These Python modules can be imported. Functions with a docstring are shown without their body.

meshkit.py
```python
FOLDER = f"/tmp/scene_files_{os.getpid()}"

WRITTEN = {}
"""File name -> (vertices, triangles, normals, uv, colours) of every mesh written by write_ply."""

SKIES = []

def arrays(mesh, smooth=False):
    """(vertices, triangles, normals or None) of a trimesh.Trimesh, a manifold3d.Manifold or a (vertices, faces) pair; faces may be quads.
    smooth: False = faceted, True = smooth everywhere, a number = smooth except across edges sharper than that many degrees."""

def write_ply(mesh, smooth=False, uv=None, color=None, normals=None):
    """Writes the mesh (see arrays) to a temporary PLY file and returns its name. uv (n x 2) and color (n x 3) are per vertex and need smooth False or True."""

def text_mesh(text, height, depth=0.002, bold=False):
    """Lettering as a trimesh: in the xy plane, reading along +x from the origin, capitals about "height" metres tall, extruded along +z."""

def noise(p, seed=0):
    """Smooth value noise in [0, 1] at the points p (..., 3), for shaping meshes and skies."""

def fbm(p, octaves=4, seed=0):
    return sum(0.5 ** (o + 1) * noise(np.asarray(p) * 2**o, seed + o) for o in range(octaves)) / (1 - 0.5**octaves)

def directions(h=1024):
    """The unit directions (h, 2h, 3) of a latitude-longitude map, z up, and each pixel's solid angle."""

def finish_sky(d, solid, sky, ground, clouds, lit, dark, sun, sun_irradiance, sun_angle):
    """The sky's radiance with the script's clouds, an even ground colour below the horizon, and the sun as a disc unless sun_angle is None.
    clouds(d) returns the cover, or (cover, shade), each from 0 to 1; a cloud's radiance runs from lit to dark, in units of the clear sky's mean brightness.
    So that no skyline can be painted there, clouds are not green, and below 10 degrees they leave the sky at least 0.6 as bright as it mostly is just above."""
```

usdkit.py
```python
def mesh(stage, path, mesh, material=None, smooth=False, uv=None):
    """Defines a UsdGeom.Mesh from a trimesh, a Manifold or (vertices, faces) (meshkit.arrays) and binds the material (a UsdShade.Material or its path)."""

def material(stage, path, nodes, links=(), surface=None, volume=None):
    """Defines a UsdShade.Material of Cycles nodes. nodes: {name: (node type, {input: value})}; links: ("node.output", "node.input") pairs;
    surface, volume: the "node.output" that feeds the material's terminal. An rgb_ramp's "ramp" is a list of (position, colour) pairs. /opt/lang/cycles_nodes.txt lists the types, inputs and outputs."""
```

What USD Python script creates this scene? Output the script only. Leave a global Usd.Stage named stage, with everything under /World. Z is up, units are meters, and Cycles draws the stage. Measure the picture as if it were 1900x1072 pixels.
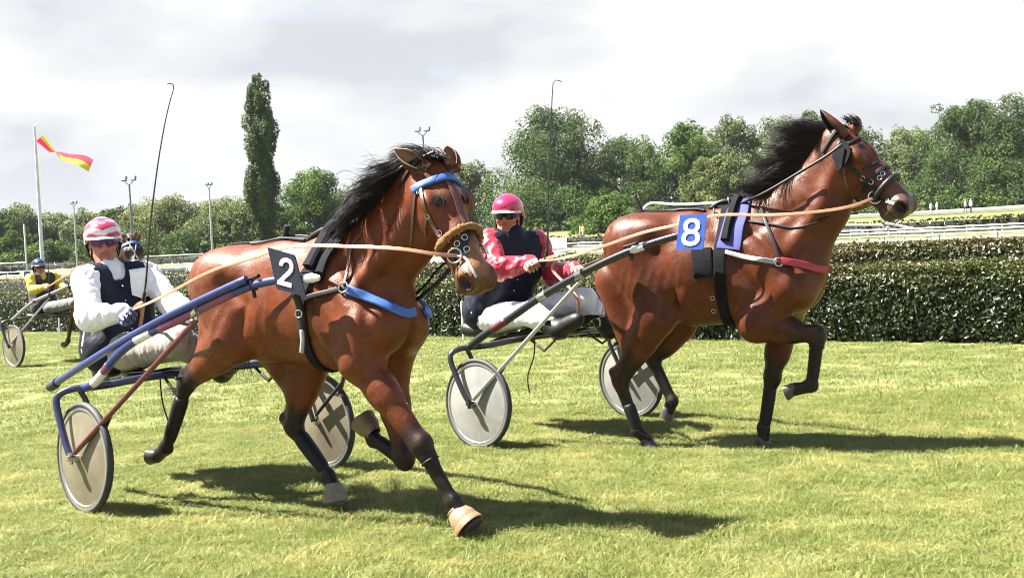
import math
import numpy as np
import trimesh
from scipy import ndimage
from scipy.spatial import cKDTree
import usdkit, meshkit
from pxr import Usd, UsdGeom, UsdLux, UsdShade, Gf, Sdf, Vt

stage = Usd.Stage.CreateInMemory()
UsdGeom.SetStageUpAxis(stage, UsdGeom.Tokens.z)
UsdGeom.SetStageMetersPerUnit(stage, 1.0)
UsdGeom.Xform.Define(stage, '/World')

# ------------------------------------------------------------ camera, sky, sun, exposure
CAM_H, ROLL, PITCH, FPX = 1.55, math.radians(2.75), math.radians(1.85), 2200.0
EXPOSURE = 2.72
SUN_TO = np.array([-1.25, 0.16, 1.75]); SUN_TO /= np.linalg.norm(SUN_TO)
SUN_I = 1.25
SKY_STRENGTH = 0.05

CC = np.array([0, 0, CAM_H])
CF = np.array([0, math.cos(PITCH), -math.sin(PITCH)])
_r0 = np.array([1.0, 0, 0]); _u0 = np.cross(_r0, CF)
CU = math.cos(ROLL) * _u0 + math.sin(ROLL) * _r0
CR = math.cos(ROLL) * _r0 - math.sin(ROLL) * _u0
cam = UsdGeom.Camera.Define(stage, '/World/camera')
cam.CreateHorizontalApertureAttr(36.0)
cam.CreateVerticalApertureAttr(36.0 * 577 / 1024)
cam.CreateFocalLengthAttr(36.0 * FPX / 1900)
cam.CreateClippingRangeAttr(Gf.Vec2f(0.1, 6000))
cam.CreateExposureAttr(EXPOSURE)
_m = np.eye(4); _m[0, :3], _m[1, :3], _m[2, :3], _m[3, :3] = CR, CU, -CF, CC
cam.AddTransformOp().Set(Gf.Matrix4d(*_m.ravel().tolist()))

UsdGeom.Scope.Define(stage, '/World/Looks')
sun_el = math.asin(SUN_TO[2]); sun_rot = math.atan2(SUN_TO[0], SUN_TO[1])
sky_mat = usdkit.material(stage, '/World/Looks/sky_air', {
    'tc': ('texture_coordinate', {}), 'sx': ('separate_xyz', {}), 'zz': ('math', {'math_type': 'maximum', 'value2': 0.0}),
    'za': ('math', {'math_type': 'add', 'value2': 0.16}), 'dx': ('math', {'math_type': 'divide'}), 'dy': ('math', {'math_type': 'divide'}),
    'cx': ('combine_xyz', {}), 'lo': ('map_range', {'from_min': 0.14, 'from_max': 0.60, 'to_min': 0.30, 'to_max': -0.08, 'clamp': True}),
    'cv': ('math', {'math_type': 'add'}),
    'n1': ('noise_texture', {'scale': 1.7, 'detail': 9.0, 'roughness': 0.52, 'distortion': 0.15}),
    'cover': ('rgb_ramp', {'ramp': [(0.0, (0, 0, 0)), (0.44, (0, 0, 0)), (0.58, (0.9, 0.9, 0.9)), (0.66, (1, 1, 1)), (1.0, (1, 1, 1))]}),
    'map2': ('mapping', {'scale': (1.0, 1.0, 2.6), 'location': (2.6, 0.2, 0.4)}),
    'n2': ('noise_texture', {'scale': 4.6, 'detail': 10.0, 'roughness': 0.5, 'distortion': 0.1}),
    'shade': ('rgb_ramp', {'ramp': [(0.0, (2.05, 2.13, 2.28)), (0.36, (2.18, 2.26, 2.4)), (0.43, (2.5, 2.55, 2.64)), (0.50, (2.72, 2.74, 2.78)), (0.57, (3.0, 3.0, 2.98)), (1.0, (3.25, 3.25, 3.2))]}),
    'sky': ('sky_texture', {'sky_type': 'single_scattering', 'sun_disc': False, 'sun_elevation': sun_el, 'sun_rotation': sun_rot}),
    'mix': ('mix_color', {}),
    'bg': ('background_shader', {'strength': SKY_STRENGTH})},
    [('tc.generated', 'sx.vector'), ('sx.z', 'zz.value1'), ('zz.value', 'za.value1'), ('sx.x', 'dx.value1'), ('za.value', 'dx.value2'), ('sx.y', 'dy.value1'), ('za.value', 'dy.value2'),
     ('dx.value', 'cx.x'), ('dy.value', 'cx.y'), ('cx.vector', 'n1.vector'), ('sx.z', 'lo.value'), ('n1.fac', 'cv.value1'), ('lo.result', 'cv.value2'), ('cv.value', 'cover.fac'),
     ('tc.generated', 'map2.vector'), ('map2.vector', 'n2.vector'), ('n2.fac', 'shade.fac'),
     ('cover.color', 'mix.fac'), ('sky.color', 'mix.a'), ('shade.color', 'mix.b'), ('mix.result', 'bg.color')],
    surface='bg.background')
dome = UsdLux.DomeLight.Define(stage, '/World/sky')
UsdShade.MaterialBindingAPI.Apply(dome.GetPrim()).Bind(sky_mat)
dome.GetPrim().SetCustomDataByKey('kind', 'structure')
sun = UsdLux.DistantLight.Define(stage, '/World/sun')
sun.CreateIntensityAttr(SUN_I); sun.CreateNormalizeAttr(True); sun.CreateAngleAttr(0.55)
sun.CreateColorAttr(Gf.Vec3f(1.0, 0.96, 0.89))
_z = SUN_TO; _x = np.cross([0, 0, 1.0], _z); _x /= np.linalg.norm(_x); _y = np.cross(_z, _x)
_m = np.eye(4); _m[0, :3], _m[1, :3], _m[2, :3], _m[3, :3] = _x, _y, _z, _z * 50
sun.AddTransformOp().Set(Gf.Matrix4d(*_m.ravel().tolist()))

# ------------------------------------------------------------ helpers
def ray(u, v):
    """direction of the sight line through a point of the photograph"""
    return CF + CR * (u - 950) / FPX + CU * (536 - v) / FPX

def at(u, v, depth):
    return CC + ray(u, v) * depth

def on_ground(u, v, z=0.0):
    d = ray(u, v)
    return CC + d * ((z - CAM_H) / d[2])

class Frame:
    """A thing's own axes on the ground: x forward, y to its left, z up."""
    def __init__(s, x, y, deg):
        a = math.radians(deg); s.deg = deg
        s.o = np.array([x, y, 0.0]); s.h = np.array([math.cos(a), math.sin(a), 0]); s.n = np.array([-math.sin(a), math.cos(a), 0])
        s.M = np.array([s.h, s.n, [0, 0, 1.0]])
    def seen(s, u, v, y):
        """the point of the plane at lateral offset y seen through (u, v)"""
        d = ray(u, v); t = (y - (CC - s.o) @ s.n) / (d @ s.n)
        return s.loc(CC + d * t)
    def loc(s, p):
        return (np.asarray(p, float) - s.o) @ s.M.T
    def world(s, q):
        return np.asarray(q, float) @ s.M + s.o
    def dirw(s, q):
        return np.asarray(q, float) @ s.M

_names = {}
def path_for(name, parent):
    base = '/World' if parent is None else str(parent.GetPath())
    k = (base, name); n = _names.get(k, 0); _names[k] = n + 1
    return f'{base}/{name}' + (f'_{n:03d}' if n else '')

def tag(p, label=None, cat=None, group=None, kind=None):
    p = p.GetPrim() if hasattr(p, 'GetPrim') else p
    for k, v in (('label', label), ('category', cat), ('group', group), ('kind', kind)):
        if v: p.SetCustomDataByKey(k, v)
    return p

def thing(name, label=None, cat=None, loc=(0, 0, 0), rz=0, group=None, kind=None):
    x = UsdGeom.Xform.Define(stage, path_for(name, None))
    x.AddTranslateOp().Set(Gf.Vec3d(*map(float, loc)))
    if rz: x.AddRotateZOp().Set(float(rz))
    return tag(x, label, cat, group, kind)

def obj(name, mesh, material, parent=None, smooth=False, label=None, cat=None, group=None, kind=None, tint=None):
    m = usdkit.mesh(stage, path_for(name, parent), mesh, material, smooth)
    if tint is not None:
        UsdGeom.PrimvarsAPI(m).CreatePrimvar('tint', Sdf.ValueTypeNames.Color3fArray, 'vertex').Set(Vt.Vec3fArray.FromNumpy(np.asarray(tint, np.float32)))
    return tag(m, label, cat, group, kind)

def curves(name, strands, width, material, parent=None, **kw):
    """strands: list of (n,3) points; tapered hairs"""
    c = UsdGeom.BasisCurves.Define(stage, path_for(name, parent))
    pts = np.concatenate(strands).astype(np.float32)
    c.CreatePointsAttr(Vt.Vec3fArray.FromNumpy(pts))
    c.CreateCurveVertexCountsAttr(Vt.IntArray([len(s) for s in strands]))
    c.CreateTypeAttr('linear'); c.CreateBasisAttr('bezier')
    w = np.concatenate([np.linspace(width, width * 0.25, len(s)) for s in strands]).astype(np.float32)
    c.CreateWidthsAttr(Vt.FloatArray.FromNumpy(w)); c.SetWidthsInterpolation('vertex')
    UsdShade.MaterialBindingAPI.Apply(c.GetPrim()).Bind(material)
    return tag(c, **kw)

def cat_(meshes):
    return trimesh.util.concatenate([m for m in meshes if m is not None])

def unit(v):
    v = np.asarray(v, float); return v / np.linalg.norm(v)

def spline(pts, n):
    """smooth curve through points"""
    from scipy.interpolate import CubicSpline
    pts = np.asarray(pts, float)
    t = np.r_[0, np.cumsum(np.linalg.norm(np.diff(pts, axis=0), axis=1) ** 0.7)]
    if len(pts) == 2: return np.linspace(pts[0], pts[1], n)
    return CubicSpline(t, pts, bc_type='natural')(np.linspace(0, t[-1], n))

def tube(pts, r, seg=10, caps=True):
    """round tube along a polyline; r a number or one per point"""
    pts = np.asarray(pts, float); n = len(pts); r = np.broadcast_to(r, n)
    t = np.gradient(pts, axis=0); t /= np.maximum(np.linalg.norm(t, axis=1, keepdims=True), 1e-12)
    a = np.array([0, 0, 1.0]) if abs(t[0][2]) < 0.9 else np.array([1.0, 0, 0])
    u = unit(np.cross(t[0], a)); V = []
    ang = np.linspace(0, 2 * math.pi, seg, endpoint=False)
    for i in range(n):
        u = u - t[i] * (u @ t[i]); u /= np.linalg.norm(u); w = np.cross(t[i], u)
        V.append(pts[i] + r[i] * (np.cos(ang)[:, None] * u + np.sin(ang)[:, None] * w))
    V = np.concatenate(V); F = []
    for i in range(n - 1):
        for j in range(seg):
            k = (j + 1) % seg
            F += [[i * seg + j, i * seg + k, (i + 1) * seg + k], [i * seg + j, (i + 1) * seg + k, (i + 1) * seg + j]]
    if caps:
        V = np.vstack([V, pts[0], pts[-1]]); c0, c1 = len(V) - 2, len(V) - 1
        for j in range(seg):
            k = (j + 1) % seg
            F += [[c0, k, j], [c1, (n - 1) * seg + j, (n - 1) * seg + k]]
    return trimesh.Trimesh(V, F, process=False)

def ribbon(pts, nor, w, th):
    """flat strap: pts on the surface, nor outward"""
    pts = np.asarray(pts, float); n = len(pts); nor = np.broadcast_to(np.asarray(nor, float), pts.shape)
    w = np.broadcast_to(w, n)
    t = np.gradient(pts, axis=0); t /= np.maximum(np.linalg.norm(t, axis=1, keepdims=True), 1e-12)
    b = np.cross(t, nor); b /= np.maximum(np.linalg.norm(b, axis=1, keepdims=True), 1e-12)
    o = np.cross(b, t); V = []
    for i in range(n):
        q = b[i] * w[i] / 2
        V += [pts[i] - q - o[i] * 0.003, pts[i] + q - o[i] * 0.003, pts[i] + q + o[i] * th * 0.7, pts[i] + q * 0.7 + o[i] * th, pts[i] - q * 0.7 + o[i] * th, pts[i] - q + o[i] * th * 0.7]
    F = []; s = 6
    for i in range(n - 1):
        for j in range(s):
            k = (j + 1) % s
            F += [[i * s + j, (i + 1) * s + j, (i + 1) * s + k], [i * s + j, (i + 1) * s + k, i * s + k]]
    for e, rev in ((0, False), ((n - 1) * s, True)):
        for j in range(1, s - 1):
            F.append([e, e + j + 1, e + j] if rev else [e, e + j, e + j + 1])
    m = trimesh.Trimesh(V, F, process=False)
    return m

def box(size, c=(0, 0, 0), R=None):
    m = trimesh.creation.box(size)
    if R is not None: m.apply_transform(np.vstack([np.hstack([R, [[0], [0], [0]]]), [0, 0, 0, 1]]))
    m.apply_translation(c); return m

def rbox(size, c=(0, 0, 0), R=None, r=0.01):
    """box with rounded edges"""
    import manifold3d as m3
    s = np.asarray(size) / 2 - r
    pts = np.concatenate([trimesh.creation.icosphere(1, r).vertices + s * np.array([a, b, d]) for a in (-1, 1) for b in (-1, 1) for d in (-1, 1)])
    m = trimesh.convex.convex_hull(pts)
    if R is not None: m.apply_transform(np.vstack([np.hstack([R, [[0], [0], [0]]]), [0, 0, 0, 1]]))
    m.apply_translation(c); return m

def basis(x, zhint):
    """rows x, y, z: rotation whose columns are those axes (as a 3x3 that maps local to world)"""
    x = unit(x); y = unit(np.cross(zhint, x)); z = np.cross(x, y)
    return np.array([x, y, z]).T

# ------------------------------------------------------------ soft solids: bodies and clothes
def _rc(p, a, b, r1, r2):
    ba = b - a; l2 = max(ba @ ba, 1e-9); rr = r1 - r2; a2 = max(l2 - rr * rr, 1e-9); il2 = 1 / l2
    pa = p - a; y = pa @ ba; z = y - l2
    q = pa * l2 - y[..., None] * ba
    x2 = np.einsum('...i,...i', q, q); y2 = y * y * l2; z2 = z * z * l2
    k = np.sign(rr) * rr * rr * x2
    d = (np.sqrt(np.maximum(x2 * a2 * il2, 0)) + y * rr) * il2 - r1
    d = np.where(np.sign(z) * a2 * z2 > k, np.sqrt(x2 + z2) * il2 - r2, d)
    return np.where(np.sign(y) * a2 * y2 < k, np.sqrt(x2 + y2) * il2 - r1, d)

class Prim:
    """rounded cone a-b, or an ellipsoid c with half axes rad and axes R; squash narrows it across its own y"""
    def __init__(s, a, b=None, r=(0.1, 0.1), k=0.05, sub=False, sq=1.0, rad=None, R=None, col=None, axis=(0, 1, 0)):
        s.a = np.asarray(a, float); s.b = None if b is None else np.asarray(b, float)
        s.r = (r, r) if np.isscalar(r) else r
        s.k, s.sub, s.sq, s.col = k, sub, sq, col
        s.rad = None if rad is None else np.asarray(rad, float); s.R = R; s.axis = unit(axis)
    def bounds(s):
        if s.rad is not None:
            m = s.rad.max(); return s.a - m, s.a + m
        m = max(s.r) * max(s.sq, 1)
        return np.minimum(s.a, s.b) - m, np.maximum(s.a, s.b) + m
    def dist(s, p):
        if s.rad is not None:
            q = p - s.a
            if s.R is not None: q = q @ s.R
            k0 = np.linalg.norm(q / s.rad, axis=-1); k1 = np.linalg.norm(q / s.rad ** 2, axis=-1)
            return k0 * (k0 - 1) / np.maximum(k1, 1e-9)
        if s.sq != 1.0:
            n = s.axis; o = (p - s.a) @ n
            t = np.clip(((p - s.a) @ (s.b - s.a)) / max((s.b - s.a) @ (s.b - s.a), 1e-9), 0, 1)
            off = t * ((s.b - s.a) @ n)
            p = p + ((o - off) * (1 / s.sq - 1))[..., None] * n
            return _rc(p, s.a, s.b, *s.r) * min(1.0, (1 + s.sq) / 2)
        return _rc(p, s.a, s.b, *s.r)

def surface_nets(D, lo, h):
    """triangles of the zero level of the grid D"""
    S = D < 0
    nx, ny, nz = D.shape
    c = np.zeros((nx - 1, ny - 1, nz - 1), np.uint8)
    for i, j, k in np.ndindex(2, 2, 2):
        c += S[i:nx - 1 + i, j:ny - 1 + j, k:nz - 1 + k]
    act = (c > 0) & (c < 8)
    idx = np.full(act.shape, -1, np.int64); cells = np.argwhere(act); idx[act] = np.arange(len(cells))
    acc = np.zeros((len(cells), 3)); cnt = np.zeros(len(cells))
    corners = list(np.ndindex(2, 2, 2))
    vals = {q: D[cells[:, 0] + q[0], cells[:, 1] + q[1], cells[:, 2] + q[2]] for q in corners}
    for q in corners:
        for ax in range(3):
            if q[ax]: continue
            q2 = list(q); q2[ax] = 1; q2 = tuple(q2)
            a, b = vals[q], vals[q2]; m = (a < 0) != (b < 0)
            t = np.where(m, a / np.where(m, a - b, 1), 0)
            p = np.repeat(np.array(q, float)[None], len(cells), 0); p[:, ax] += t
            acc[m] += p[m]; cnt[m] += 1
    V = (cells + acc / np.maximum(cnt, 1)[:, None]) * h + lo
    F = []
    for ax in range(3):
        o = [0, 1, 2]; o.remove(ax); u, v = o
        sl = [slice(1, -1)] * 3; sl[ax] = slice(0, -1)
        A = S[tuple(sl)]; sl2 = list(sl); sl2[ax] = slice(1, None); Bq = S[tuple(sl2)]
        for flip, M in ((False, A & ~Bq), (True, ~A & Bq)):
            e = np.argwhere(M)
            if not len(e): continue
            e[:, u] += 1; e[:, v] += 1
            def cell(du, dv):
                g = e.copy(); g[:, u] -= du; g[:, v] -= dv
                return idx[g[:, 0], g[:, 1], g[:, 2]]
            q = np.stack([cell(1, 1), cell(0, 1), cell(0, 0), cell(1, 0)], 1)
            if (ax == 1) != flip: q = q[:, ::-1]
            F.append(np.vstack([q[:, [0, 1, 2]], q[:, [0, 2, 3]]]))
    return trimesh.Trimesh(V, np.vstack(F), process=False)

class Solid:
    def __init__(s, prims, h, pad=0.03, extra=None, clip=None):
        s.prims, s.h = prims, h
        add = [p for p in prims if not p.sub]
        lo = np.min([p.bounds()[0] for p in add], 0) - pad - 3 * h; hi = np.max([p.bounds()[1] for p in add], 0) + pad + 3 * h
        n = np.ceil((hi - lo) / h).astype(int) + 1
        s.lo, s.n = lo, n
        D = np.full(n, 0.5, np.float32)
        for p in prims:
            a, b = p.bounds(); mg = p.k + pad + 0.02
            i0 = np.clip(np.floor((a - mg - lo) / h).astype(int), 0, n); i1 = np.clip(np.ceil((b + mg - lo) / h).astype(int) + 1, 0, n)
            if (i1 <= i0).any(): continue
            g = np.stack(np.meshgrid(*[lo[i] + h * np.arange(i0[i], i1[i]) for i in range(3)], indexing='ij'), -1)
            d = p.dist(g); sl = tuple(slice(x, y) for x, y in zip(i0, i1)); o = D[sl]
            if p.sub:
                q = np.maximum(p.k - np.abs(o + d), 0) / max(p.k, 1e-9)
                D[sl] = np.maximum(o, -d) + q * q * p.k / 4
            else:
                q = np.maximum(p.k - np.abs(o - d), 0) / max(p.k, 1e-9)
                D[sl] = np.minimum(o, d) - q * q * p.k / 4
        if extra is not None or clip is not None:
            g = np.stack(np.meshgrid(*[lo[i] + h * np.arange(n[i]) for i in range(3)], indexing='ij'), -1)
            if extra is not None: D = D + extra(g).astype(np.float32)
            if clip is not None: D = np.maximum(D, clip(g).astype(np.float32))
        D[[0, -1]] = 0.5; D[:, [0, -1]] = 0.5; D[:, :, [0, -1]] = 0.5
        s.D = D
    def d(s, p):
        q = (np.asarray(p, float) - s.lo) / s.h
        sh = q.shape[:-1]
        return ndimage.map_coordinates(s.D, q.reshape(-1, 3).T, order=1, mode='constant', cval=0.5).reshape(sh)
    def grad(s, p):
        p = np.asarray(p, float); e = s.h
        g = np.stack([s.d(p + e * v) - s.d(p - e * v) for v in np.eye(3)], -1)
        return g / np.maximum(np.linalg.norm(g, axis=-1, keepdims=True), 1e-9)
    def mesh(s, smooth=4):
        m = surface_nets(s.D, s.lo, s.h)
        lab = trimesh.graph.connected_components(m.edges_unique, nodes=np.arange(len(m.vertices)))
        if len(lab) > 1:
            keep = [g for g in lab if len(g) > 0.02 * len(m.vertices)]
            msk = np.zeros(len(m.vertices), bool); msk[np.concatenate(keep)] = True
            m.update_faces(msk[m.faces].all(1)); m.remove_unreferenced_vertices()
        if smooth: trimesh.smoothing.filter_taubin(m, lamb=0.5, nu=0.52, iterations=smooth)
        return m
    def colours(s, V, soft=0.02):
        acc = np.zeros((len(V), 3)); wt = np.full(len(V), 1e-9)
        for p in s.prims:
            if p.col is None or p.sub: continue
            w = np.exp(-np.clip(p.dist(V), -0.02, 1) / soft); acc += w[:, None] * np.asarray(p.col, float); wt += w
        return acc / wt[:, None]
    def out(s, c, d, off=0.004, far=1.0, step=0.004):
        """from inside point c along unit directions d (n,3): where the surface is left"""
        t = np.arange(0, far, step); P = c + d[:, None, :] * t[None, :, None]
        v = s.d(P); k = np.argmax(v > off, axis=1)
        return P[np.arange(len(d)), k]
    def ring(s, c, axis, e1, a0, a1, n=40, off=0.004, far=1.0):
        """band round the body in the plane through c across axis, from angle a0 to a1 (degrees) from e1"""
        axis = unit(axis); e1 = unit(e1 - axis * (e1 @ axis)); e2 = np.cross(axis, e1)
        a = np.radians(np.linspace(a0, a1, n)); d = np.cos(a)[:, None] * e1 + np.sin(a)[:, None] * e2
        P = s.out(np.asarray(c, float), d, off, far)
        N = s.grad(P)
        if n > 6:
            P[1:-1] = (P[:-2] + 2 * P[1:-1] + P[2:]) / 4
            N = unit_rows(ndimage.gaussian_filter1d(N, 1.0, axis=0))
        return P, N
    def snap(s, P, off=0.004):
        """moves points onto the surface"""
        P = np.array(P, float)
        for _ in range(14):
            P -= np.clip(s.d(P) - off, -0.03, 0.03)[..., None] * s.grad(P) * 0.8
        return P, s.grad(P)
    def hit(s, c, d, off=0.003):
        """first point of the surface along sight lines from c"""
        d = unit_rows(np.atleast_2d(d)); t = np.zeros(len(d)); t[:] = 2.0
        for _ in range(4000):
            v = s.d(c + d * t[:, None]); m = v > off
            if not m.any() or t.max() > 40: break
            t[m] += np.clip(v[m] * 0.5, 0.002, 0.02)
        for i in np.nonzero(t > 40)[0]:                      # sight line that just misses: its closest point
            q = np.arange(2.0, 24.0, 0.004); t[i] = q[np.argmin(s.d(c + d[i] * q[:, None]))]
        return c + d * t[:, None]

def unit_rows(v):
    return v / np.maximum(np.linalg.norm(v, axis=-1, keepdims=True), 1e-12)

# ------------------------------------------------------------ materials
LK = '/World/Looks/'
def mat(name, col, rough=0.6, var=0.0, scale=12.0, bump=0.0, bscale=60.0, metal=0.0, coat=0.0, spec=0.5, trans=0.0, tint=False, sheen=0.0, island=0.0, detail=4.0, bdist=0.01):
    """plain procedural surface; var: light and dark mottling, bump: fine relief, tint: base colour from the mesh, island: tone varies per piece"""
    col = tuple(c * 0.74 for c in col)
    n = {'p': ('principled_bsdf', {'roughness': rough, 'metallic': metal, 'coat_weight': coat, 'coat_roughness': 0.18, 'specular_ior_level': spec, 'sheen_weight': sheen, 'base_color': col}),
         'g': ('geometry', {})}
    l = []
    src = None
    if tint:
        n['a'] = ('attribute', {'attribute': 'tint'}); src = 'a.color'
    if var > 0 or island > 0:
        n['hs'] = ('hsv', {'color': col})
        if src: l.append((src, 'hs.color'))
        if var > 0:
            n['nz'] = ('noise_texture', {'scale': scale, 'detail': detail, 'roughness': 0.6})
            n['mr'] = ('map_range', {'from_min': 0.3, 'from_max': 0.7, 'to_min': 1 - var, 'to_max': 1 + var})
            l += [('g.position', 'nz.vector'), ('nz.fac', 'mr.value')]; val = 'mr.result'
        if island > 0:
            n['mi'] = ('map_range', {'from_min': 0.0, 'from_max': 1.0, 'to_min': 1 - island, 'to_max': 1 + island})
            l += [('g.random_per_island', 'mi.value')]
            if var > 0:
                n['mm'] = ('math', {'math_type': 'multiply'}); l += [('mr.result', 'mm.value1'), ('mi.result', 'mm.value2')]; val = 'mm.value'
            else: val = 'mi.result'
            n['mh'] = ('map_range', {'from_min': 0.0, 'from_max': 1.0, 'to_min': 0.485, 'to_max': 0.515})
            n['wn'] = ('white_noise_texture', {'dimensions': '1D'})
            l += [('g.random_per_island', 'wn.w'), ('wn.value', 'mh.value'), ('mh.result', 'hs.hue')]
        l.append((val, 'hs.value')); src = 'hs.color'
    if src: l.append((src, 'p.base_color'))
    if bump > 0:
        n['bn'] = ('noise_texture', {'scale': bscale, 'detail': 5.0, 'roughness': 0.6})
        n['b'] = ('bump', {'strength': bump, 'distance': bdist})
        l += [('g.position', 'bn.vector'), ('bn.fac', 'b.height'), ('b.normal', 'p.normal')]
    surf = 'p.BSDF'
    if trans > 0:
        n['t'] = ('translucent_bsdf', {'color': tuple(min(1, c * 1.5) for c in col)}); n['m'] = ('mix_closure', {'fac': trans})
        if src:
            n['tb'] = ('hsv', {'value': 1.5, 'saturation': 1.05}); l += [(src, 'tb.color'), ('tb.color', 't.color')]
        l += [('p.BSDF', 'm.closure1'), ('t.BSDF', 'm.closure2')]; surf = 'm.closure'
    return usdkit.material(stage, LK + name, n, l, surface=surf)

# ------------------------------------------------------------ the ground
def proj(p):
    d = np.asarray(p, float) - CC; w = d @ CF
    return 950 + FPX * (d @ CR) / w, 536 - FPX * (d @ CU) / w, w

HU, HN, HP = np.array([-0.771, 0.636]), np.array([0.636, 0.771]), np.array([6.15, 16.0])   # along the hedge, away behind it, a point of its foot

def terr(x, y):
    x = np.asarray(x, float); y = np.asarray(y, float)
    s = HN[0] * (x - HP[0]) + HN[1] * (y - HP[1])
    slope = np.interp(x / np.maximum(y, 1.0), [-0.45, 0.36], [0.052, 0.0335])
    q = np.minimum(s, 175) - 25
    z = slope * np.where(q > 0, q * q / (q + 6 + 1e-9), 0)
    z = z + 0.012 * (np.sin(x * 0.9 + 1.3) * np.cos(y * 0.7)) * np.clip((y - 12) / 8, 0, 1)
    return z

def place(u, depth):
    """the point of the terrain at this depth under column u of the photograph"""
    v = 470.0
    for _ in range(8):
        p = at(u, v, depth); p[2] = terr(p[0], p[1]); v = proj(p)[1]
    return p

rng = np.random.default_rng(7)
dist = np.r_[-6, np.linspace(0.5, 40, 90), np.geomspace(41, 320, 60), 400, 520, 700, 900]
azs = np.tan(np.radians(np.linspace(-52, 52, 150)))
V, nA = [], len(azs)
for d_ in dist:
    xx = azs * max(d_, 1.0) * 1.1 if d_ > 0 else azs * 8
    V.append(np.stack([xx, np.full(nA, d_), terr(xx, np.full(nA, d_))], 1))
V = np.concatenate(V)
ii = np.arange((len(dist) - 1) * nA).reshape(-1, nA)[:, :-1].ravel()
F = np.vstack([np.stack([ii, ii + 1, ii + nA + 1], 1), np.stack([ii, ii + nA + 1, ii + nA], 1)])
turf_nodes = {
    'g': ('geometry', {}), 'n1': ('noise_texture', {'scale': 0.9, 'detail': 5.0, 'roughness': 0.6}),
    'n2': ('noise_texture', {'scale': 22.0, 'detail': 6.0, 'roughness': 0.7}),
    'r1': ('rgb_ramp', {'ramp': [(0.30, (0.060, 0.078, 0.020)), (0.50, (0.115, 0.122, 0.038)), (0.70, (0.190, 0.178, 0.075))]}),
    'mr': ('map_range', {'from_min': 0.25, 'from_max': 0.75, 'to_min': 0.55, 'to_max': 1.25}),
    'hs': ('hsv', {}), 'p': ('principled_bsdf', {'roughness': 0.9, 'specular_ior_level': 0.15}),
    'b': ('bump', {'strength': 0.8, 'distance': 0.03})}
turf = usdkit.material(stage, LK + 'turf', turf_nodes,
    [('g.position', 'n1.vector'), ('g.position', 'n2.vector'), ('n1.fac', 'r1.fac'), ('r1.color', 'hs.color'), ('n2.fac', 'mr.value'), ('mr.result', 'hs.value'),
     ('hs.color', 'p.base_color'), ('n2.fac', 'b.height'), ('b.normal', 'p.normal')], surface='p.BSDF')
obj('ground', (V, F), turf, smooth=True, kind='structure')

# grass: many tufts, standing on the ground in front of the hedge and a little behind it
def blades(name, stops):
  return usdkit.material(stage, LK + name, {
    'g': ('geometry', {}), 'oi': ('object_info', {}),
    'n1': ('noise_texture', {'scale': 1.6, 'detail': 7.0, 'roughness': 0.68}),
    'r1': ('rgb_ramp', {'ramp': stops}),
    'mi': ('map_range', {'to_min': -0.32, 'to_max': 0.36}), 'ad': ('math', {'math_type': 'add'}), 'nr': ('map_range', {'from_min': 0.25, 'from_max': 0.75, 'to_min': 0.33, 'to_max': 0.62}),
    'p': ('principled_bsdf', {'roughness': 0.55, 'specular_ior_level': 0.35}), 't': ('translucent_bsdf', {}), 'm': ('mix_closure', {'fac': 0.42})},
    [('g.position', 'n1.vector'), ('g.random_per_island', 'mi.value'), ('n1.fac', 'nr.value'), ('nr.result', 'ad.value1'), ('mi.result', 'ad.value2'), ('ad.value', 'r1.fac'),
     ('r1.color', 'p.base_color'), ('r1.color', 't.color'), ('p.BSDF', 'm.closure1'), ('t.BSDF', 'm.closure2')], surface='m.closure')

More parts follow.
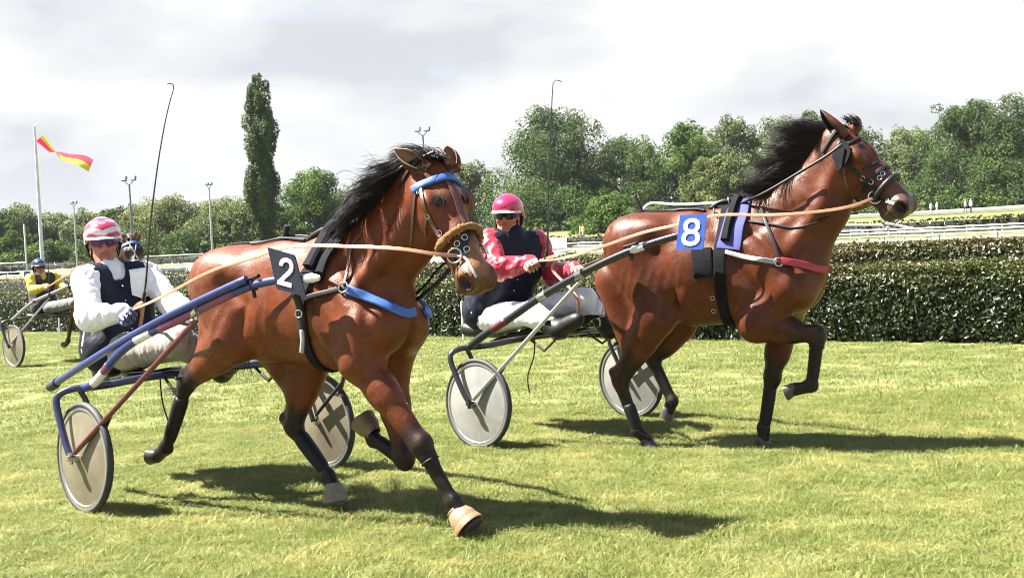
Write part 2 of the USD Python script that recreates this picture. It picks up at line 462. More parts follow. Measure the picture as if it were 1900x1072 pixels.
blade_near = blades('grass_blades', [(0.14, (0.160, 0.185, 0.045)), (0.32, (0.390, 0.350, 0.125)), (0.47, (0.560, 0.480, 0.215)), (0.66, (0.780, 0.680, 0.450))])
blade_far = blades('grass_blades_far', [(0.16, (0.150, 0.178, 0.045)), (0.34, (0.315, 0.302, 0.100)), (0.50, (0.430, 0.390, 0.155)), (0.68, (0.600, 0.530, 0.330))])
def tuft(seed, n, rad, hmin, hmax, w, lean):
    r = np.random.default_rng(seed); V, F = [], []
    for i in range(n):
        a, q = r.uniform(0, 6.28), rad * math.sqrt(r.uniform()); b = np.array([q * math.cos(a), q * math.sin(a), -0.005])
        la = r.uniform(0, 6.28); L = np.array([math.cos(la), math.sin(la), 0]) * r.uniform(0.15, lean); h = r.uniform(hmin, hmax)
        fa = r.uniform(0, 6.28); s = np.array([math.cos(fa), math.sin(fa), 0]) * w * r.uniform(0.6, 1.2) / 2
        m = b + np.array([0, 0, h * 0.6]) + L * h * 0.45; t = b + np.array([0, 0, h * max(0.35, 1 - 0.25 * np.linalg.norm(L))]) + L * h * 1.1
        k = len(V); V += [b - s, b + s, m - s * 0.8, m + s * 0.8, t]; F += [[k, k + 1, k + 3], [k, k + 3, k + 2], [k + 2, k + 3, k + 4]]
    return np.array(V), np.array(F)

gi = UsdGeom.PointInstancer.Define(stage, '/World/grass')
tag(gi, 'short yellow-green grass with dry straw patches covering the field', 'grass', kind='stuff')
targets = []
for i in range(10):
    far_ = i >= 6
    v_, f_ = tuft(100 + i, 40 if not far_ else 52, 0.085 if not far_ else 0.16, 0.014 if not far_ else 0.02, (0.036 if i % 3 else 0.060) if not far_ else 0.052, 0.0048 if not far_ else 0.010, 2.6)
    m_ = usdkit.mesh(stage, f'/World/grass/tuft{"_%03d" % i if i else ""}', (v_, f_), blade_far if far_ else blade_near)
    targets.append(m_.GetPath())
gi.CreatePrototypesRel().SetTargets(targets)
P, K = [], []
def scatter(n, y0, y1, kinds, power):
    y = rng.uniform(y0 ** power, y1 ** power, n) ** (1 / power); x = rng.uniform(-1, 1, n) * (0.47 * y + 0.6)
    s = HN[0] * (x - HP[0]) + HN[1] * (y - HP[1]); ok = s < 0.05
    P.append(np.stack([x, y, terr(x, y)], 1)[ok]); K.append(rng.choice(kinds, n)[ok])
scatter(15500, 4.6, 11.5, [0, 1, 2, 3, 4, 5], 1.35)
scatter(15000, 11.0, 40.0, [6, 7, 8, 9], 1.5)
P = np.concatenate(P); K = np.concatenate(K)
gi.CreatePositionsAttr(Vt.Vec3fArray.FromNumpy(P.astype(np.float32)))
gi.CreateProtoIndicesAttr(Vt.IntArray.FromNumpy(K.astype(np.int32)))
a_ = rng.uniform(0, math.pi * 2, len(P)); sc_ = rng.uniform(0.75, 1.3, len(P)) * (0.75 + 0.6 * meshkit.fbm(P * 0.8, 3, 5))
gi.CreateOrientationsAttr(Vt.QuathArray([Gf.Quath(float(math.cos(t / 2)), 0.0, 0.0, float(math.sin(t / 2))) for t in a_]))
gi.CreateScalesAttr(Vt.Vec3fArray.FromNumpy(np.stack([np.ones(len(P)), np.ones(len(P)), sc_], 1).astype(np.float32)))

# ------------------------------------------------------------ foliage
def leaf_faces(P, N, size, aspect=0.55, spread=0.9, r=None, fold=0.25):
    """small folded leaves at P facing roughly N"""
    r = r or rng; n = len(P)
    size = np.broadcast_to(size, n) * r.uniform(0.65, 1.3, n)
    nn = unit_rows(N + spread * r.normal(size=(n, 3))); t = unit_rows(np.cross(nn, r.normal(size=(n, 3)))); b = np.cross(nn, t)
    L = size[:, None] * t / 2; W = (size * aspect)[:, None] * b / 2; up = (size * fold * aspect)[:, None] * nn
    V = np.stack([P - L, P + W + up, P + L, P - W + up], 1).reshape(-1, 3)
    k = 4 * np.arange(n)
    F = np.vstack([np.stack([k, k + 1, k + 2], 1), np.stack([k, k + 2, k + 3], 1)])
    return V, F

leaf_mats = {}
def leaf_mat(name, rough=0.5, trans=0.25, spec=0.4):
    if name not in leaf_mats: leaf_mats[name] = mat(name, (0.06, 0.09, 0.02), rough=rough, tint=True, island=0.38, trans=trans, spec=spec)
    return leaf_mats[name]
bark = mat('bark', (0.11, 0.09, 0.07), rough=0.9, var=0.35, scale=3, bump=0.6, bscale=8, bdist=0.05)
twig = mat('hedge_twigs', (0.016, 0.018, 0.008), rough=0.95, var=0.4, scale=20)

def hedge(name, label, p0, p1, height, depth, n, size, cols, z0=0.0, gap=0.0, cat='hedge', taper=0.0):
    """clipped hedge whose front foot runs from p0 to p1; leaves denser where it is nearer"""
    p0, p1 = np.array(p0, float), np.array(p1, float); L = np.linalg.norm(p1 - p0); u = (p1 - p0) / L; w = np.array([-u[1], u[0]])
    if w[1] < 0: w = -w
    t = thing(name, label, cat)
    q = []
    for side, m in (('front', int(n * 0.60)), ('top', int(n * 0.33)), ('back', int(n * 0.07))):
        s = rng.uniform(0, 1, m); y0, y1 = p0[1], p1[1]
        s = (1 / (1 / y0 + s * (1 / y1 - 1 / y0)) - y0) / (y1 - y0) if abs(y1 - y0) > 1 else s   # nearer parts get more leaves
        a, b = rng.uniform(0, 1, m), rng.uniform(0, 1, m)
        fz = fd = None
        if side == 'front': fz, fd, nn = 0.02 + a * 0.98, np.zeros(m), [-w[0], -w[1], 0.25]
        elif side == 'top': fz, fd, nn = np.ones(m), a, [0, 0, 1]
        else: fz, fd, nn = a, np.ones(m), [w[0], w[1], 0.2]
        rd = 0.10 * np.where(side == 'top', 1.0, 1.0)
        rise = height * (1 + 0.075 * (meshkit.fbm(np.stack([s * L * 0.7, fd, fd], 1), 3, 3) - 0.5) * 2)
        push = (meshkit.fbm(np.stack([s * L * 1.6, fz * height * 1.6, fd * depth * 1.6], 1), 3, 9) - 0.5) * 0.22 * depth
        jit = rng.normal(0, 0.035 * min(depth, 1.2), m)
        edge = 0.10 * depth * np.clip((fz - 0.85) / 0.15, 0, 1) ** 2
        dd = fd * depth + (push + jit + edge) * (1 if side == 'front' else -1 if side == 'back' else 0)
        zz = fz * rise + ((push + jit) * 0.5 if side == 'top' else 0) + (rng.uniform(0, 1, m) ** 4) * 0.11 * height * (side == 'top')
        X = p0[0] + u[0] * s * L + w[0] * dd; Y = p0[1] + u[1] * s * L + w[1] * dd
        Z = terr(X, Y) + z0 + zz
        hole = meshkit.fbm(np.stack([s * L * 2.0, zz * 2.2, np.full(m, 4.2)], 1), 3, 21)
        keep = np.ones(m, bool)
        if side == 'front': keep = (hole < 0.60 + 0.5 * fz) | (rng.uniform(0, 1, m) < 0.12)
        Pp = np.stack([X, Y, Z], 1)[keep]; NN = np.repeat(np.array([nn], float), keep.sum(), 0)
        mix = np.clip(meshkit.fbm(np.stack([s * L * 0.9, zz * 1.5, fd], 1), 3, 33)[keep] * 1.9 - 0.55 + rng.normal(0, 0.16, keep.sum()), 0, 1)
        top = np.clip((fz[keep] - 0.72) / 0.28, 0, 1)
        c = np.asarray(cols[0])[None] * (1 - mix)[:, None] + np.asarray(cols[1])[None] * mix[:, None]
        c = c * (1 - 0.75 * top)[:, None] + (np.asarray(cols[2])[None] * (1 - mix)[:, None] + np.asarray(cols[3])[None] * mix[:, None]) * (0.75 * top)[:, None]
        q.append((Pp, NN, c))
    Pp = np.concatenate([a[0] for a in q]); NN = np.concatenate([a[1] for a in q]); c = np.concatenate([a[2] for a in q])
    v, f = leaf_faces(Pp, NN, size, 0.6, 0.75)
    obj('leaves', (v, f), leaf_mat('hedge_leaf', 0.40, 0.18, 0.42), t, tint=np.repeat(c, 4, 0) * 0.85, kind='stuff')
    # woody inside
    ns = max(8, int(L / 1.5)); V, F = [], []
    for i in range(ns + 1):
        b = p0 + u * L * i / ns; zz = float(terr(*b)) + z0
        for dd, hh in ((0.13, 0.02), (0.11, 0.55), (0.16, 0.9), (0.84, 0.9), (0.9, 0.02)):
            k = 0.03 * depth * rng.normal()
            V.append([b[0] + w[0] * (dd * depth + k), b[1] + w[1] * (dd * depth + k), zz + hh * height * (1 + 0.02 * rng.normal())])
    for i in range(ns):
        for j in range(4):
            a = i * 5 + j; F += [[a, a + 1, a + 6], [a, a + 6, a + 5]]
    F += [[0, 2, 1], [0, 3, 2], [0, 4, 3]]; e = ns * 5; F += [[e, e + 1, e + 2], [e, e + 2, e + 3], [e, e + 3, e + 4]]
    obj('branches', (np.array(V), np.array(F)), twig, t)
    return t

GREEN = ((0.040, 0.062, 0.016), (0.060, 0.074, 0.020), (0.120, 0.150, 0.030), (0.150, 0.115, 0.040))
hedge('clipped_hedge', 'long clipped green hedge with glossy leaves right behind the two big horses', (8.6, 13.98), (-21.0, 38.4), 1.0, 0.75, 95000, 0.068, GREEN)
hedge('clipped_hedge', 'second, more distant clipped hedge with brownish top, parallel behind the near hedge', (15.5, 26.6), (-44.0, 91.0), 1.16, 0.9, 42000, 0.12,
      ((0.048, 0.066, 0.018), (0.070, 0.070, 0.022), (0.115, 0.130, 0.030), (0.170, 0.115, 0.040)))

def line_s(s, t):
    """point of the field: s metres behind the near hedge, t along it to the left"""
    return HP + HN * s + HU * t
hedge('far_hedge', 'low dark hedge on the bank below the pale sandy track', line_s(70, -90), line_s(70, 190), 0.95, 1.6, 26000, 0.34,
      ((0.030, 0.046, 0.016), (0.045, 0.055, 0.018), (0.050, 0.070, 0.018), (0.085, 0.070, 0.030)))

# the sandy track on the bank
sand = mat('sand', (0.27, 0.25, 0.21), rough=0.95, var=0.18, scale=0.3)
def strip(name, s0, s1, m, lift, **kw):
    t = np.linspace(-140, 330, 95); V = []
    for a in t:
        for s in np.linspace(s0, s1, 4):
            p = line_s(s, a); V.append([p[0], p[1], float(terr(*p)) + lift])
    k = np.arange(94 * 4).reshape(-1, 4)[:, :3].ravel(); F = np.vstack([np.stack([k, k + 1, k + 5], 1), np.stack([k, k + 5, k + 4], 1)])
    return obj(name, (np.array(V), F[:, ::-1]), m, smooth=True, **kw)
strip('track', 150, 166, sand, 0.06, kind='structure')
pale_grass = mat('mown_grass', (0.062, 0.080, 0.034), rough=0.95, var=0.25, scale=0.35)
strip('mown_grass', 27, 52, pale_grass, 0.03, kind='structure')
strip('verge', 132, 150, mat('dry_verge', (0.068, 0.080, 0.036), rough=0.95, var=0.3, scale=0.3), 0.05, kind='structure')

def crown_leaves(clumps, n, size, r, cols, shell=0.55, droop=0.0):
    """clumps: (centre, radii) list; leaf faces mostly near the clumps' surfaces"""
    vol = np.array([np.prod(c[1]) ** (2 / 3) for c in clumps]); cnt = r.multinomial(n, vol / vol.sum())
    P, N, T = [], [], []
    for (c, rad), m in zip(clumps, cnt):
        d = unit_rows(r.normal(size=(m, 3))); q = r.uniform(shell, 1.0, m) ** 0.6
        q *= 1 + 0.20 * (meshkit.fbm(d * 2.2 + np.asarray(c) * 3.1, 3, 2) - 0.5) * 2
        p = np.asarray(c) + d * q[:, None] * np.asarray(rad); p[:, 2] -= droop * (1 - d[:, 2]) * 0.3
        P.append(p); N.append(d + [0, 0, 0.35]); tone = r.uniform(0, 1)
        k = np.clip(tone * 0.95 + r.normal(0, 0.22, m), -0.15, 1.1)[:, None]
        T.append(np.asarray(cols[0]) * (1 - k) + np.asarray(cols[1]) * k)
    P, N, T = np.concatenate(P), np.concatenate(N), np.concatenate(T)
    v, f = leaf_faces(P, N, size, 0.7, 0.42, r, 0.3)
    return v, f, np.repeat(T, 4, 0) * 0.80

tree_group = None
def tree(name, label, u, vtop, width, depth, cols, n=6000, kind='round', seed=0, size=None, low=0.12, cat='tree', base=None):
    r = np.random.default_rng(500 + seed)
    b = place(u, depth) if base is None else np.array(base, float); width = width * (1.85 if kind == 'tall' else 1.38 if kind != 'poplar' else 1.08); n = int(n * 2.3)
    topz = at(u, vtop, depth)[2]; H = topz - b[2]; Wd = width * depth / FPX
    size = size or max(0.26, depth * 0.0019)
    t = thing(name, label, cat, b)
    tr = [tube(spline([[0, 0, -0.3], [0.02 * H * r.normal() * 0.4, 0, H * 0.3], [0.03 * H * r.normal() * 0.4, 0, H * 0.62], [0, 0, H * 0.93]], 9), np.linspace(max(0.035 * Wd, 0.022 * H), 0.03, 9), 7)]
    clumps = []
    if kind == 'poplar':
        m = 150
        for i in range(m):
            z = H * (low + (0.985 - low) * (i + r.uniform()) / m); k = (z / H - low) / (1 - low)
            prof = (0.60 + 0.40 * math.sin(min(1, k * 1.35) * math.pi * 0.5)) * (1 - max(0, (k - 0.70) / 0.30) ** 1.5 * 0.72) * (1.10 - 0.22 * k) * (0.90 + 0.22 * math.sin(k * 21 + 1.0) * r.uniform(0, 1))
            a = r.uniform(0, 6.28); q = Wd * 0.5 * prof; d = q * r.uniform(0.15, 0.80); e = q * r.uniform(0.26, 0.44)
            clumps.append(((math.cos(a) * d, math.sin(a) * d, z), (e, e, e * r.uniform(1.2, 2.6))))
            if i % 2: tr.append(tube([[0, 0, z * 0.9], [math.cos(a) * d, math.sin(a) * d, z]], [0.06, 0.02], 4))
    else:
        m = {'round': 15, 'tall': 13, 'bush': 9, 'willow': 16}[kind]; ph = r.uniform(0, 6.28)
        for i in range(m):
            k = ((i + r.uniform(0, 1)) / m) ** 0.9; z = H * (low + (0.95 - low) * k)
            if kind == 'tall': prof = (0.70 + 0.4 * math.sin(math.pi * min(1, k * 1.1))) * (1 - 0.55 * k ** 2.5)
            elif kind == 'bush': prof = math.sqrt(max(0.08, 1 - (k * 0.92) ** 2))
            else: prof = (0.80 + 0.28 * math.sin(math.pi * k)) * math.sqrt(max(0.14, 1 - (max(0, k - 0.30) / 0.80) ** 2))
            a = ph + 2.4 * i + r.uniform(-0.5, 0.5); q = Wd * 0.5 * prof * r.uniform(0.82, 1.18); rr = r.uniform(0.17, 0.27) * Wd * (0.85 if kind == 'tall' else 1.0)
            rr = min(rr, q * 0.75 + 0.05 * Wd); d = max(q - rr * 0.9, 0) * r.uniform(0.75, 1.0); zz = min(z, H - rr * r.uniform(0.7, 1.3)); c = np.array([math.cos(a) * d, math.sin(a) * d, zz])
            tr.append(tube([[0, 0, max(zz * 0.55, 0.05 * H)], c * [0.9, 0.9, 1]], [0.02 * Wd * 0.5 + 0.05, 0.03], 5))
            for j in range(13):
                u_ = unit(r.normal(size=3) + [0, 0, 0.35]); e = rr * r.uniform(0.28, 0.46)
                clumps.append((tuple(c + u_ * rr * r.uniform(0.62, 0.95) * [1, 1, 1.1]), (e, e, e * r.uniform(0.7, 1.25))))
        for j in range(8): clumps.append(((r.normal() * Wd * 0.09, r.normal() * Wd * 0.09, H * r.uniform(0.80, 0.97)), (Wd * 0.06, Wd * 0.06, H * 0.05)))
    v, f, T = crown_leaves(clumps, n, size, r, cols, 0.55, 0.0)
    top = np.argsort(-v[:, 2])
    obj('trunk', cat_(tr), bark, t)
    obj('crown', (v, f), leaf_mat('tree_leaf', 0.62, 0.26, 0.25), t, tint=T)
    return t

DK = ((0.0436, 0.0792, 0.0169), (0.1426, 0.218, 0.0459)); MD = ((0.0558, 0.1007, 0.0194), (0.1663, 0.2471, 0.0514)); BR = ((0.0627, 0.1231, 0.0174), (0.1766, 0.2855, 0.0457))
PL = ((0.1781, 0.2232, 0.09), (0.3191, 0.3666, 0.1562)); YL = ((0.1197, 0.1561, 0.0396), (0.2949, 0.3303, 0.1035)); OL = ((0.1039, 0.1435, 0.0446), (0.239, 0.2938, 0.0935))
TREES = [
 # name, label, u, top v, width px, depth, colours, leaves, kind, low
 ('poplar_tree', 'tall narrow poplar rising above every other tree at left', 494, 137, 70, 168, DK, 21000, 'poplar', 0.02),
 ('broad_tree', 'biggest broad tree in the middle, behind the driver with the pink helmet', 1040, 212, 190, 205, DK, 15000, 'round', 0.03),
 ('broad_tree', 'green tree leaning on the right side of the biggest tree in the middle', 1172, 252, 130, 208, MD, 9000, 'tall', 0.03),
 ('broad_tree', 'dense bright green round-topped tree above the rump of the horse wearing the 8', 1277, 232, 88, 200, BR, 8000, 'tall', 0.05),
 ('young_tree', 'light green rounded tree in front of the tree line above the number 8', 1333, 292, 96, 185, YL, 6000, 'round', 0.03),
 ('broad_tree', 'thin-leaved pale tree just left of the flying mane of the horse wearing the 8', 1368, 226, 105, 215, OL, 6000, 'tall', 0.04),
 ('broad_tree', 'sparse pale tree right behind the flying mane of the horse wearing the 8', 1458, 226, 110, 220, OL, 6000, 'tall', 0.04),
 ('broad_tree', 'dark top of a tree just left of the ear of the horse wearing the 8', 1508, 214, 80, 210, MD, 5000, 'tall', 0.04),
 ('broad_tree', 'pale tree hidden behind the head of the horse wearing the 8', 1600, 240, 110, 225, OL, 5500, 'round', 0.04),
 ('willow_tree', 'pale feathery tree between the muzzle at right and the dark dense trees', 1690, 236, 100, 225, PL, 6500, 'willow', 0.03),
 ('broad_tree', 'dark dense tree at right, left of the two at the edge of the photo', 1788, 192, 125, 200, DK, 9500, 'tall', 0.02),
 ('broad_tree', 'dark dense tree at the right edge of the photo', 1872, 188, 130, 196, DK, 9500, 'tall', 0.02),
 ('broad_tree', 'tree mostly cut off by the right edge of the photo', 1960, 196, 120, 204, MD, 6000, 'round', 0.03),
 ('bush', 'bright green round bush left of the rump of the horse wearing the 8', 1128, 368, 112, 158, BR, 6500, 'bush', 0.0),
 ('bush', 'small dark bush right of the bright green round bush, behind the rump', 1212, 388, 84, 170, MD, 3500, 'bush', 0.0),
 ('bush', 'low dark bush behind the mane of the horse wearing the 8', 1480, 330, 140, 195, DK, 4500, 'bush', 0.0),
 ('bush', 'yellowish bush right below the flying mane of the horse wearing the 8', 1424, 322, 70, 180, YL, 3000, 'bush', 0.0),
 ('bush', 'dark undergrowth under the trees right of the muzzle of the horse wearing the 8', 1720, 330, 160, 200, DK, 4500, 'bush', 0.0),
 ('bush', 'dark undergrowth at the foot of the trees at the right edge of the photo', 1860, 320, 150, 190, DK, 4500, 'bush', 0.0),
 ('willow_tree', 'pale grey-green tree between the blue browband horse and the biggest tree', 876, 306, 84, 225, PL, 5500, 'willow', 0.03),
 ('broad_tree', 'dark low tree behind the head of the horse with the blue browband', 800, 350, 110, 220, MD, 4500, 'round', 0.03),
 ('broad_tree', 'green tree right of the poplar, behind the mane of the horse with the blue browband', 592, 320, 118, 190, BR, 8500, 'round', 0.02),
 ('broad_tree', 'green tree hidden behind the mane of the horse with the blue browband', 680, 345, 120, 200, MD, 5000, 'round', 0.03),
 ('broad_tree', 'dark low growth hugging the foot of the tall poplar', 520, 378, 90, 178, MD, 5000, 'bush', 0.0),
 ('willow_tree', 'rounded pale green tree just left of the tall poplar', 425, 377, 112, 195, OL, 7500, 'willow', 0.0),
 ('willow_tree', 'broad yellowish-green tree behind the whip of the driver in white', 330, 372, 125, 205, YL, 8500, 'willow', 0.0),
 ('willow_tree', 'olive tree between the double floodlight and the whip of the driver in white', 266, 384, 90, 212, OL, 5500, 'willow', 0.0),
 ('pine_tree', 'dark-topped tree poking up left of the double floodlight, above the red and white helmet', 209, 387, 62, 220, DK, 4000, 'tall', 0.0),
 ('willow_tree', 'grey-green tree right of the thin floodlight, left of the red and white helmet', 158, 398, 84, 215, PL, 5500, 'willow', 0.0),
 ('willow_tree', 'grey-green tree between the flagpole and the thin floodlight', 108, 397, 80, 218, PL, 5500, 'willow', 0.0),
 ('willow_tree', 'pale willow just left of the flagpole', 52, 388, 90, 214, PL, 6000, 'willow', 0.0),
 ('broad_tree', 'green tree at the left edge of the photo', -2, 392, 96, 205, MD, 5500, 'round', 0.0),
 ('bush', 'bright green bush at the foot of the trees at the left edge of the photo', 15, 440, 70, 190, BR, 3000, 'bush', 0.0),
 ('bush', 'light green bush at the foot of the flagpole', 92, 452, 70, 185, BR, 3000, 'bush', 0.0),
 ('bush', 'dark undergrowth behind the middle goal frame', 325, 440, 120, 192, DK, 4000, 'bush', 0.0),
 ('bush', 'dark undergrowth behind the helmet of the driver in white', 200, 448, 120, 196, DK, 4000, 'bush', 0.0),
 ('bush', 'dark undergrowth under the biggest tree in the middle', 1010, 360, 190, 196, DK, 7000, 'bush', 0.0),
 ('bush', 'dark undergrowth left of the rump of the horse wearing the 8, behind the bright bush', 1180, 350, 150, 200, DK, 5000, 'bush', 0.0),
 ('bush', 'dark undergrowth behind the number 8', 1320, 345, 150, 200, DK, 5000, 'bush', 0.0),
 ('clipped_bush', 'dark rounded bush by the rails at the left edge of the photo', 8, 502, 44, 150, ((0.012, 0.02, 0.008), (0.02, 0.03, 0.012)), 2500, 'bush', 0.0)]
for i_, (nm, lb, u_, vt, wd, dp, co, nl, kd, lo_) in enumerate(TREES):
    tree(nm, lb, u_, vt, wd, dp, co, nl, kd, i_, low=lo_, cat='poplar' if nm == 'poplar_tree' else 'bush' if 'bush' in nm else 'tree')

def wood(name, label, pts, depth, cols, n, seed, ragged=14, size=0.62, m=150):
    """a far belt of trees that reads as one mass: pts are (u, top v) along it"""
    r = np.random.default_rng(seed); us = np.array([p[0] for p in pts], float); vs = np.array([p[1] for p in pts], float); cl = []
    for i in range(m):
        u = r.uniform(us[0], us[-1]); dp = depth * r.uniform(0.97, 1.08); b = place(u, dp); vt = np.interp(u, us, vs) + r.uniform(-0.2, 1) * ragged
        top = at(u, vt, dp)[2] - b[2]
        for k in range(4):
            rad = r.uniform(0.12, 0.22) * top + 0.7; z = max(0.3, (top - rad) * (1 - (k / 4) ** 1.2) + r.normal() * 0.3)
            cl.append(((b[0] + r.normal() * 1.6, b[1] + r.normal() * 1.6, b[2] + z), (rad * r.uniform(0.8, 1.3), rad, rad * r.uniform(0.8, 1.5))))
    v, f, T = crown_leaves(cl, n, size, r, cols, 0.45)
    return obj(name, (v, f), leaf_mat('tree_leaf', 0.62, 0.26, 0.25), tint=T, label=label, cat='trees', kind='stuff')
wood('woodland', 'hazy pale belt of far trees along the skyline', [(560, 360), (700, 360), (860, 322), (930, 312), (1120, 288), (1180, 272), (1330, 250), (1450, 240), (1600, 250), (1720, 250), (1800, 230), (1990, 225)], 245, OL, 40000, 71, 24)
wood('woodland', 'low pale belt of far trees at left below the flag', [(-90, 392), (0, 394), (100, 396), (190, 398), (300, 386), (400, 384), (470, 392), (560, 372)], 240, PL, 22000, 72, 14)
wood('undergrowth', 'dark scrub along the foot of the trees', [(-90, 455), (100, 458), (300, 452), (460, 440), (640, 425), (800, 420), (940, 412), (1100, 405), (1300, 385), (1500, 370), (1700, 358), (1990, 345)], 188, DK, 30000, 73, 12, 0.55, 190)

# ------------------------------------------------------------ the air
hz = box([2300, 2300, 75], [0, 400, 34.0])
air = usdkit.material(stage, LK + 'air', {'v': ('principled_volume', {'color': (0.86, 0.90, 0.95), 'density': 0.00005, 'anisotropy': 0.2})}, [], volume='v.volume')
obj('haze', hz, air, kind='stuff')

# ------------------------------------------------------------ horses
coat_mats = {}
def coat_mat(name, dark=1.0, gloss=0.38):
    return usdkit.material(stage, LK + name, {
        'g': ('geometry', {}), 'a': ('attribute', {'attribute': 'tint'}),
        'n1': ('noise_texture', {'scale': 8.0, 'detail': 12.0, 'roughness': 0.72}), 'mr': ('map_range', {'from_min': 0.3, 'from_max': 0.7, 'to_min': 0.74, 'to_max': 1.26}),
        'hs': ('hsv', {}), 'mp': ('mapping', {'scale': (150.0, 150.0, 38.0), 'rotation': (0.0, 0.35, 0.0)}), 'n2': ('noise_texture', {'scale': 1.0, 'detail': 3.0, 'roughness': 0.6}), 'n3': ('noise_texture', {'scale': 19.0, 'detail': 6.0, 'roughness': 0.6}),
        'b': ('bump', {'strength': 0.45, 'distance': 0.004}), 'b2': ('bump', {'strength': 0.22, 'distance': 0.014}),
        'n4': ('noise_texture', {'scale': 9.0, 'detail': 8.0, 'roughness': 0.7}), 'ro': ('map_range', {'from_min': 0.35, 'from_max': 0.65, 'to_min': gloss - 0.13, 'to_max': gloss + 0.22}),
        'p': ('principled_bsdf', {'specular_ior_level': 0.24, 'specular_tint': (1.0, 0.90, 0.80), 'sheen_weight': 0.0, 'coat_weight': 0.03, 'coat_roughness': 0.34})},
        [('g.position', 'n1.vector'), ('g.position', 'mp.vector'), ('mp.vector', 'n2.vector'), ('g.position', 'n3.vector'), ('g.position', 'n4.vector'), ('a.color', 'hs.color'), ('n1.fac', 'mr.value'), ('mr.result', 'hs.value'),
         ('hs.color', 'p.base_color'), ('n3.fac', 'b2.height'), ('b2.normal', 'b.normal'), ('n2.fac', 'b.height'), ('b.normal', 'p.normal'), ('b.normal', 'p.coat_normal'),
         ('n4.fac', 'ro.value'), ('ro.result', 'p.roughness')], surface='p.BSDF')
COAT = coat_mat('horse_coat')
hoof_mat = mat('hoof_horn', (0.050, 0.040, 0.034), rough=0.45, var=0.4, scale=40, bump=0.3, bscale=90, bdist=0.002)
lid_mat = mat('eyelid_skin', (0.012, 0.006, 0.004), rough=0.8, spec=0.15)
eye_mat = mat('horse_eye', (0.006, 0.004, 0.003), rough=0.16, spec=0.35)
steel = mat('bright_steel', (0.62, 0.62, 0.63), rough=0.22, metal=1.0)
black_leather = mat('black_leather', (0.010, 0.009, 0.009), rough=0.5, spec=0.3, var=0.3, scale=30, bump=0.2, bscale=160, bdist=0.002)
tan_leather = mat('tan_leather', (0.38, 0.18, 0.095), rough=0.45, var=0.2, scale=25, bump=0.2, bscale=120, bdist=0.002)

def hoof_mesh(c, toe, up, rad=0.062, hgt=0.075):
    """hoof: flared cone, sole at c, pointing along toe"""
    up = unit(up); fx = unit(toe - up * (toe @ up)); fy = np.cross(up, fx); V = []
    seg = 18; ang = np.linspace(0, 2 * math.pi, seg, endpoint=False)
    rows = ((0.0, 0.88, 0.0), (0.0, 1.0, 0.0), (0.10, 1.0, 0.0), (0.62, 0.86, -0.16), (0.93, 0.78, -0.24), (1.0, 0.70, -0.25))
    for z, k, sh in rows:
        x = np.cos(ang); x = np.where(x < -0.55, -0.55 - 0.25 * (np.abs(x) - 0.55), x)
        V.append(c + up * z * hgt + fx * (x[:, None] * rad * k + sh * rad) + fy * (np.sin(ang)[:, None] * rad * 0.94 * k))
    V = np.concatenate(V); n = len(rows); F = []
    for i in range(n - 1):
        for j in range(seg):
            k = (j + 1) % seg; F += [[i * seg + j, i * seg + k, (i + 1) * seg + k], [i * seg + j, (i + 1) * seg + k, (i + 1) * seg + j]]
    V = np.vstack([V, c + up * 0.006, c + up * hgt - fx * 0.25 * rad]); a, b = len(V) - 2, len(V) - 1
    for j in range(seg):
        k = (j + 1) % seg; F += [[a, k, j], [b, (n - 1) * seg + j, (n - 1) * seg + k]]
    return trimesh.Trimesh(V, F, process=False)

